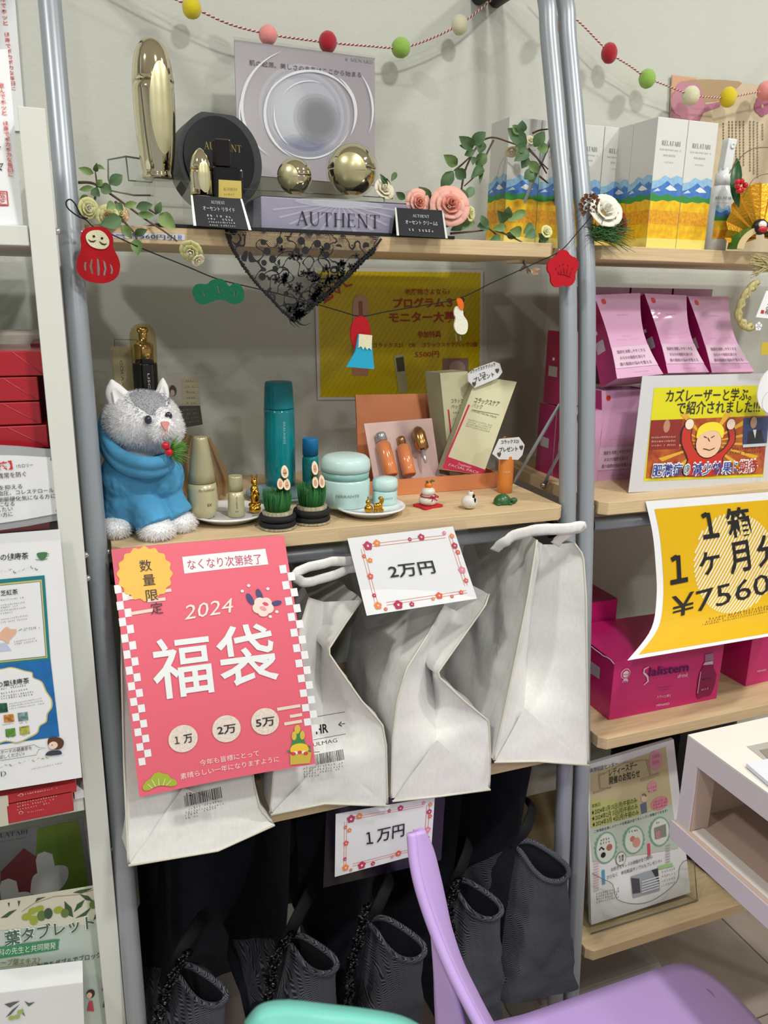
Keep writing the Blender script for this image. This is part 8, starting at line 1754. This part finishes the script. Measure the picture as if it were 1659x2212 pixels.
s.poly(k6((-500, 470), (368, 390), (415, 1060), (-480, 1150)), TG, 'panel', 1); s.poly(k6((-480, 500), (345, 422), (390, 1045), (-470, 1130)), GL, 'panel', 1.4); s.poly(k6((-480, 515), (333, 436), (378, 1035), (-470, 1118)), TG, 'panel', 1.7); s.poly(k6((-480, 520), (328, 440), (373, 1030), (-470, 1112)), M_paper, 'panel', 2)
s.poly(k6((-480, 1150), (415, 1058), (492, 1735), (-450, 1860)), BL6, 'panel', 1)
sc_ = k6((-200, 1160), (0, 1135), (90, 1120), (200, 1150), (262, 1165), (275, 1210), (345, 1245), (385, 1330), (428, 1400), (432, 1470), (395, 1530), (385, 1600), (330, 1640), (310, 1700), (240, 1745), (140, 1790), (40, 1775), (-200, 1800))
s.poly(sp2(sc_, 4), GL, 'panel', 2); cxx, cyy_ = sc_[8][0]-110, sc_[8][1]; s.poly(sp2([(x+(cxx-x)*.03, y_+(cyy_-y_)*.03) for x, y_ in sc_], 4), M_paper, 'panel', 2.6)
s.text('芝紅茶', *k6((0, 545), (145, 530)), DK, hpx=9, bold=.01, lay=4); s.text('の葉健康茶', *k6((-30, 1290), (238, 1252)), DK, hpx=11, bold=.01, lay=4)
for x0, y0, x1, y1, h in [(0, 585, 195, 562, 3), (0, 625, 205, 600, 3), (0, 645, 165, 622, 3), (0, 668, 215, 640, 3), (0, 690, 105, 676, 3), (0, 738, 235, 700, 3), (0, 760, 225, 728, 3), (190, 808, 300, 795, 3), (190, 822, 330, 800, 3), (110, 915, 290, 885, 3), (115, 935, 305, 905, 3), (0, 1312, 215, 1278, 4), (0, 1350, 230, 1310, 4), (0, 1375, 300, 1330, 4), (0, 1395, 270, 1358, 4), (70, 1440, 345, 1390, 3), (70, 1460, 355, 1412, 3), (72, 1482, 365, 1435, 3), (12, 1625, 130, 1605, 3), (155, 1610, 225, 1600, 3), (60, 1740, 120, 1728, 3), (180, 1725, 225, 1718, 3)]: s.scrib(*k6((x0, y0), (x1, y1)), DK, h=h, lay=4)
s.poly(sp2(k6((-30, 880), (10, 820), (50, 790), (80, 810), (130, 810), (120, 850), (70, 900), (65, 930), (20, 900)), 2), col('e6b8a0'), 'map_print', 3); s.poly(k6((-100, 930), (40, 920), (90, 985), (-90, 1000)), mat('map_sea', 'c3cbe6', .6), 'map_print', 2.5); s.line(k6((150, 820), (178, 805)), 1.2, cup, 'map_print', 4)
for q_, c_ in (([(-40, 1430), (50, 1425), (60, 1505), (-30, 1515)], '2f5a44'), ([(22, 1532), (105, 1522), (112, 1590), (30, 1600)], 'c98a3a'), ([(140, 1515), (222, 1505), (230, 1580), (148, 1590)], '7fa0a4'), ([(38, 1658), (118, 1648), (126, 1720), (44, 1730)], '5a8f3a'), ([(155, 1640), (235, 1628), (244, 1700), (162, 1712)], 'a0a04a')): s.poly(k6(*q_), mat('photo_'+c_, c_, .6, ns=200, na=.5), 'photo_squares', 4)
s.line(k6((-100, 1870), (280, 1805), (315, 1830), (380, 1838), (320, 1850), (300, 1900), (-100, 1965)), 1, DK, 'speech_bubble', 3); s.text('メナードの健康茶を', *k6((-30, 1895), (262, 1848)), DK, hpx=8); s.text('試しください♪', *k6((-10, 1935), (200, 1900)), DK, hpx=8)
s.poly(sp2(k6((395, 1800), (400, 1750), (440, 1735), (500, 1745), (530, 1780), (520, 1830), (490, 1850), (455, 1850), (420, 1840)), 3), col('5a3a2c'), 'lady_print', 3); s.disc(k6((440, 1812))[0], 10, col('f3d8c6'), 'lady_print', 4, r2=10); s.poly(sp2(k6((375, 1905), (400, 1870), (450, 1860), (500, 1865), (515, 1890), (500, 1900), (430, 1908)), 3), col('3c4050'), 'lady_print', 3); s.disc(k6((432, 1808))[0], 1.2, DK, 'lady_print', 5)
s.scrib(*k6((258, 2040), (520, 1985)), DK, h=3); s.text('D', *k6((5, 2100), (48, 2092)), DK, ser=True, hpx=12, lay=3); s.done()
b = MB(); q = [v+Vector((0, -.002, 0)) for v in q4([(-190, 1145), (128, 1126), (130, 1165), (-190, 1186)], .886)]; b.add(q, [(3, 2, 1, 0)], M_film); b.build('film_edge', s.ob)
# two red boxes on the lower board
zb3 = .79
for i, (tp, bt, xr, lb) in enumerate([((160, 1690), (160, 1712), 166, 'red box lying flat under the tea poster, upper of two'), ((155, 1707), (158, 1752), 160, 'red box lying flat under the tea poster, lower of two')]):
    y = .872; z1, z0 = V(*tp, y).z, V(*bt, y).z; 
    if i == 1: z0 = min(z0, z1-.028); zlow = z0
    x1 = V(xr, bt[1], y).x; t = thing('red_box', lb, 'box', (x1-.08, y, z0), 'red boxes on the white unit'); MB().box(x1-.17, x1, y, y+.12, z0, z1-.0006, M_rd).build('carton_body', t, bevel=.001)
    p4 = [(20, tp[1]+18), (xr, tp[1]), (xr+1, bt[1]), (24, bt[1]+20)]; x0 = V(22, bt[1]+20, y).x
    s = Sheet('x', '', '', p4, [Vector((x0, y-.0002, z1)), Vector((x1, y-.0002, z1)), Vector((x1, y-.0002, z0)), Vector((x0, y-.0002, z0))], M_rd, nosheet=True, parent=t, th=.0002)
    s.poly([(-60, tp[1]+24), (17, tp[1]+19), (20, bt[1]+22), (-60, bt[1]+34)], mat('label_pale', 'cfcabc', .5), 'pale_label', 1)
    wc = col('e8b4b4')
    for j in range(3 if i else 1): s.scrib((40, tp[1]+22+j*7), (130-j*8, tp[1]+10+j*7), wc, h=4)
    s.disc((48, bt[1]-(4 if i else 2)), 5, wc, 'symbol', 2); s.disc((48, bt[1]-(4 if i else 2)), 3.6, M_rd, 'symbol', 3); s.scrib((62, bt[1]-3), (100, bt[1]-8), wc, h=3); s.done()
y = .90; b = MB(); b.box(V(163, 1735, y).x, V(188, 1735, y).x-.001, y-.004, y+.1, .7905, V(160, 1700, y).z-.004, M_paper); b.build('paper_sheet', label='white paper sleeve standing beside the two flat red boxes', cat='paper')
# dim poster with white bottles behind
y = .98; p4 = [(-160, 1830), (180, 1765), (205, 1935), (-140, 2010)]
s = Sheet('bottle_poster', 'dim poster of white pump bottles against green, under the red boxes', 'poster', p4, q4(p4, y), mat('poster_dim', '75767a', .5, ns=5, na=.2)); 
s.poly([(80, 1788), (168, 1770), (195, 1935), (70, 1960)], mat('poster_olive', '6f7f2c', .5, ns=14, col2='4a6a24'), 'green_ground', 1); s.poly([(0, 1880), (50, 1830), (80, 1850), (78, 1935), (0, 1950)], mat('poster_maroon', '6a2f35', .5, ns=10, na=.3), 'red_ground', 1)
s.text('ELATABI', (-10, 1810), (59, 1799), col('2c2c30'), ser=True, hpx=8); s.scrib((0, 1818), (56, 1808), col('3c3c40'), h=3)
PW = mat('poster_white', 'b3b3b3', .5)
for dx, dy in ((0, 0), (-78, 58)):
    s.poly([(76+dx, 1855+dy), (80+dx, 1842+dy), (95+dx, 1836+dy), (112+dx, 1842+dy), (117+dx, 1865+dy), (117+dx, 1900+dy), (82+dx, 1905+dy)], PW, 'white_bottle', 2); s.poly(sp2([(65+dx, 1915+dy), (70+dx, 1890+dy), (85+dx, 1880+dy), (120+dx, 1866+dy), (143+dx, 1868+dy), (147+dx, 1885+dy), (140+dx, 1905+dy), (118+dx, 1925+dy), (70+dx, 1930+dy)], 3), PW, 'white_bottle', 2.5)
s.done()
# olive leaf tablet poster
p4 = [(-200, 1990), (206, 1911), (240, 2225), (-180, 2330)]; q = q4(p4, [.915, .915, .905, .905])
s = Sheet('olive_poster', 'pale green olive leaf tablet poster with green fruit along its top', 'poster', p4, q, mat('poster_pale_green', 'bcc8bf', .55))
k7 = K(0, 1680, 4.158); s.poly(k7((-800, 1230), (858, 960), (880, 1290), (-780, 1400)), mat('poster_cream', 'd3d1bf', .55), 'top_band', 1)
OL, OLD, LF = mat('olive_fruit', '9aa83c', .4), col('5f7a3a'), col('3d5540')
for c, rx, ry, m in [((235, 1230), 44, 38, OL), ((290, 1180), 40, 34, OL), ((350, 1160), 40, 32, OL), ((300, 1260), 38, 50, OL), ((370, 1220), 40, 55, OLD), ((520, 1170), 42, 36, OL), ((580, 1195), 36, 48, OLD), ((430, 1200), 38, 58, LF), ((835, 1120), 34, 44, OLD)]: s.disc(k7(c)[0], rx/4.158, m, 'olives', 3, r2=ry/4.158)
for pts in ([(575, 1095), (640, 1150), (655, 1230), (610, 1215), (580, 1160)], [(658, 1190), (690, 1120), (760, 1080), (730, 1140)], [(670, 1240), (750, 1190), (820, 1140), (770, 1215)], [(710, 1035), (790, 1050), (840, 1095), (770, 1085)], [(835, 1255), (850, 1210), (885, 1170), (880, 1230)], [(650, 1025), (720, 1000), (830, 985), (740, 1030)], [(0, 1245), (80, 1190), (150, 1170), (60, 1240)], [(65, 1120), (85, 1115), (80, 1155)], [(155, 1100), (180, 1100), (165, 1150)], [(310, 1110), (330, 1075), (410, 1062), (350, 1090)]): s.poly(k7(*pts), LF, 'olive_leaves', 2)
s.line(k7((190, 1190), (300, 1120), (480, 1060), (700, 1040), (860, 990)), 1.4, col('a08a70'), 'twig', 2)
for st, a, c, h in [('葉タブレット', (40, 1470), (845, 1310), 24)]: A, C_ = k7(a, c); s.text(st, A, C_, col('e8efe8', .5), 'headline_outline', hpx=25, bold=.05, lay=3); s.text(st, A, C_, col('3f6150', .5), 'headline', hpx=24, bold=.015, lay=4)
s.poly(sp2(k7((-300, 1520), (0, 1490), (490, 1420), (520, 1440), (515, 1500), (480, 1518), (0, 1590), (-300, 1640)), 2), mat('banner_green', '3f8a5c', .5), 'green_banner', 2); s.text('科の先生と共同開発', *k7((-20, 1565), (495, 1495)), col('e6efe6', .5), hpx=12, lay=3)
OG, DG = col('7a8a4a', .5), col('3c4a44', .5)
for st, a, c, m in [('ーブ葉エキス〉', (0, 1650), (350, 1625), OG), ('ミンの放出と刺激をダブルでブロック', (0, 1745), (905, 1575), DG), ('ソ葉エキス〉', (0, 1835), (298, 1795), col('b8703a', .5)), ('ミンの放出をブロック', (0, 1895), (535, 1800), DG), ('ーロン葉エキス〉(カラキン)', (0, 1985), (680, 1850), DG)]: s.text(st, *k7(a, c), m, hpx=11, bold=.01, lay=3)
s.line(k7((0, 1672), (350, 1632)), 1.5, col('c9a24a'), 'underline'); s.line(k7((0, 1852), (298, 1812)), 1.5, col('c9783a'), 'underline')
for c, m in (((810, 1900), 'c04a5c'), ((950, 1870), '4a7a5c')):
    c = k7(c)[0]; s.disc((c[0], c[1]+2), 9, col('4a2f28'), 'people_print', 3, r2=12); s.disc((c[0]-3, c[1]+5), 6, col('ecc8b2'), 'people_print', 4, r2=8); s.poly([(c[0]-8, c[1]+40), (c[0]-3, c[1]+18), (c[0]+4, c[1]+18), (c[0]+8, c[1]+42)], col(m), 'people_print', 3)
s.done()
# white leaflet box at the bottom left
p4 = [(-160, 2165), (179, 2122), (183, 2260), (-150, 2300)]; q = q4(p4, .862)
s = Sheet('leaflet_box', 'white open box with a small olive sprig print in the bottom left corner', 'box', p4, q, M_paper); b = MB(); quadbox(b, [v+Vector((0, .0008, -.0005)) for v in q], 0, M_paper, back=(0, .035, 0)); b.build('box_body', s.ob)
for pts in ([(10, 2030), (90, 2010), (150, 2000), (60, 2060)], [(20, 2150), (80, 2080), (150, 2030), (70, 2120)], [(190, 2000), (230, 2020), (290, 2010), (230, 2050)], [(170, 2060), (185, 2110), (200, 2140), (175, 2120)]): s.poly(k7(*pts), col('5a6a66'), 'sprig_print', 2)
for c in ((155, 2095), (125, 2140), (75, 2150)): s.disc(k7(c)[0], 7, col('a8bc6c'), 'sprig_print', 3, r2=6)
s.done()
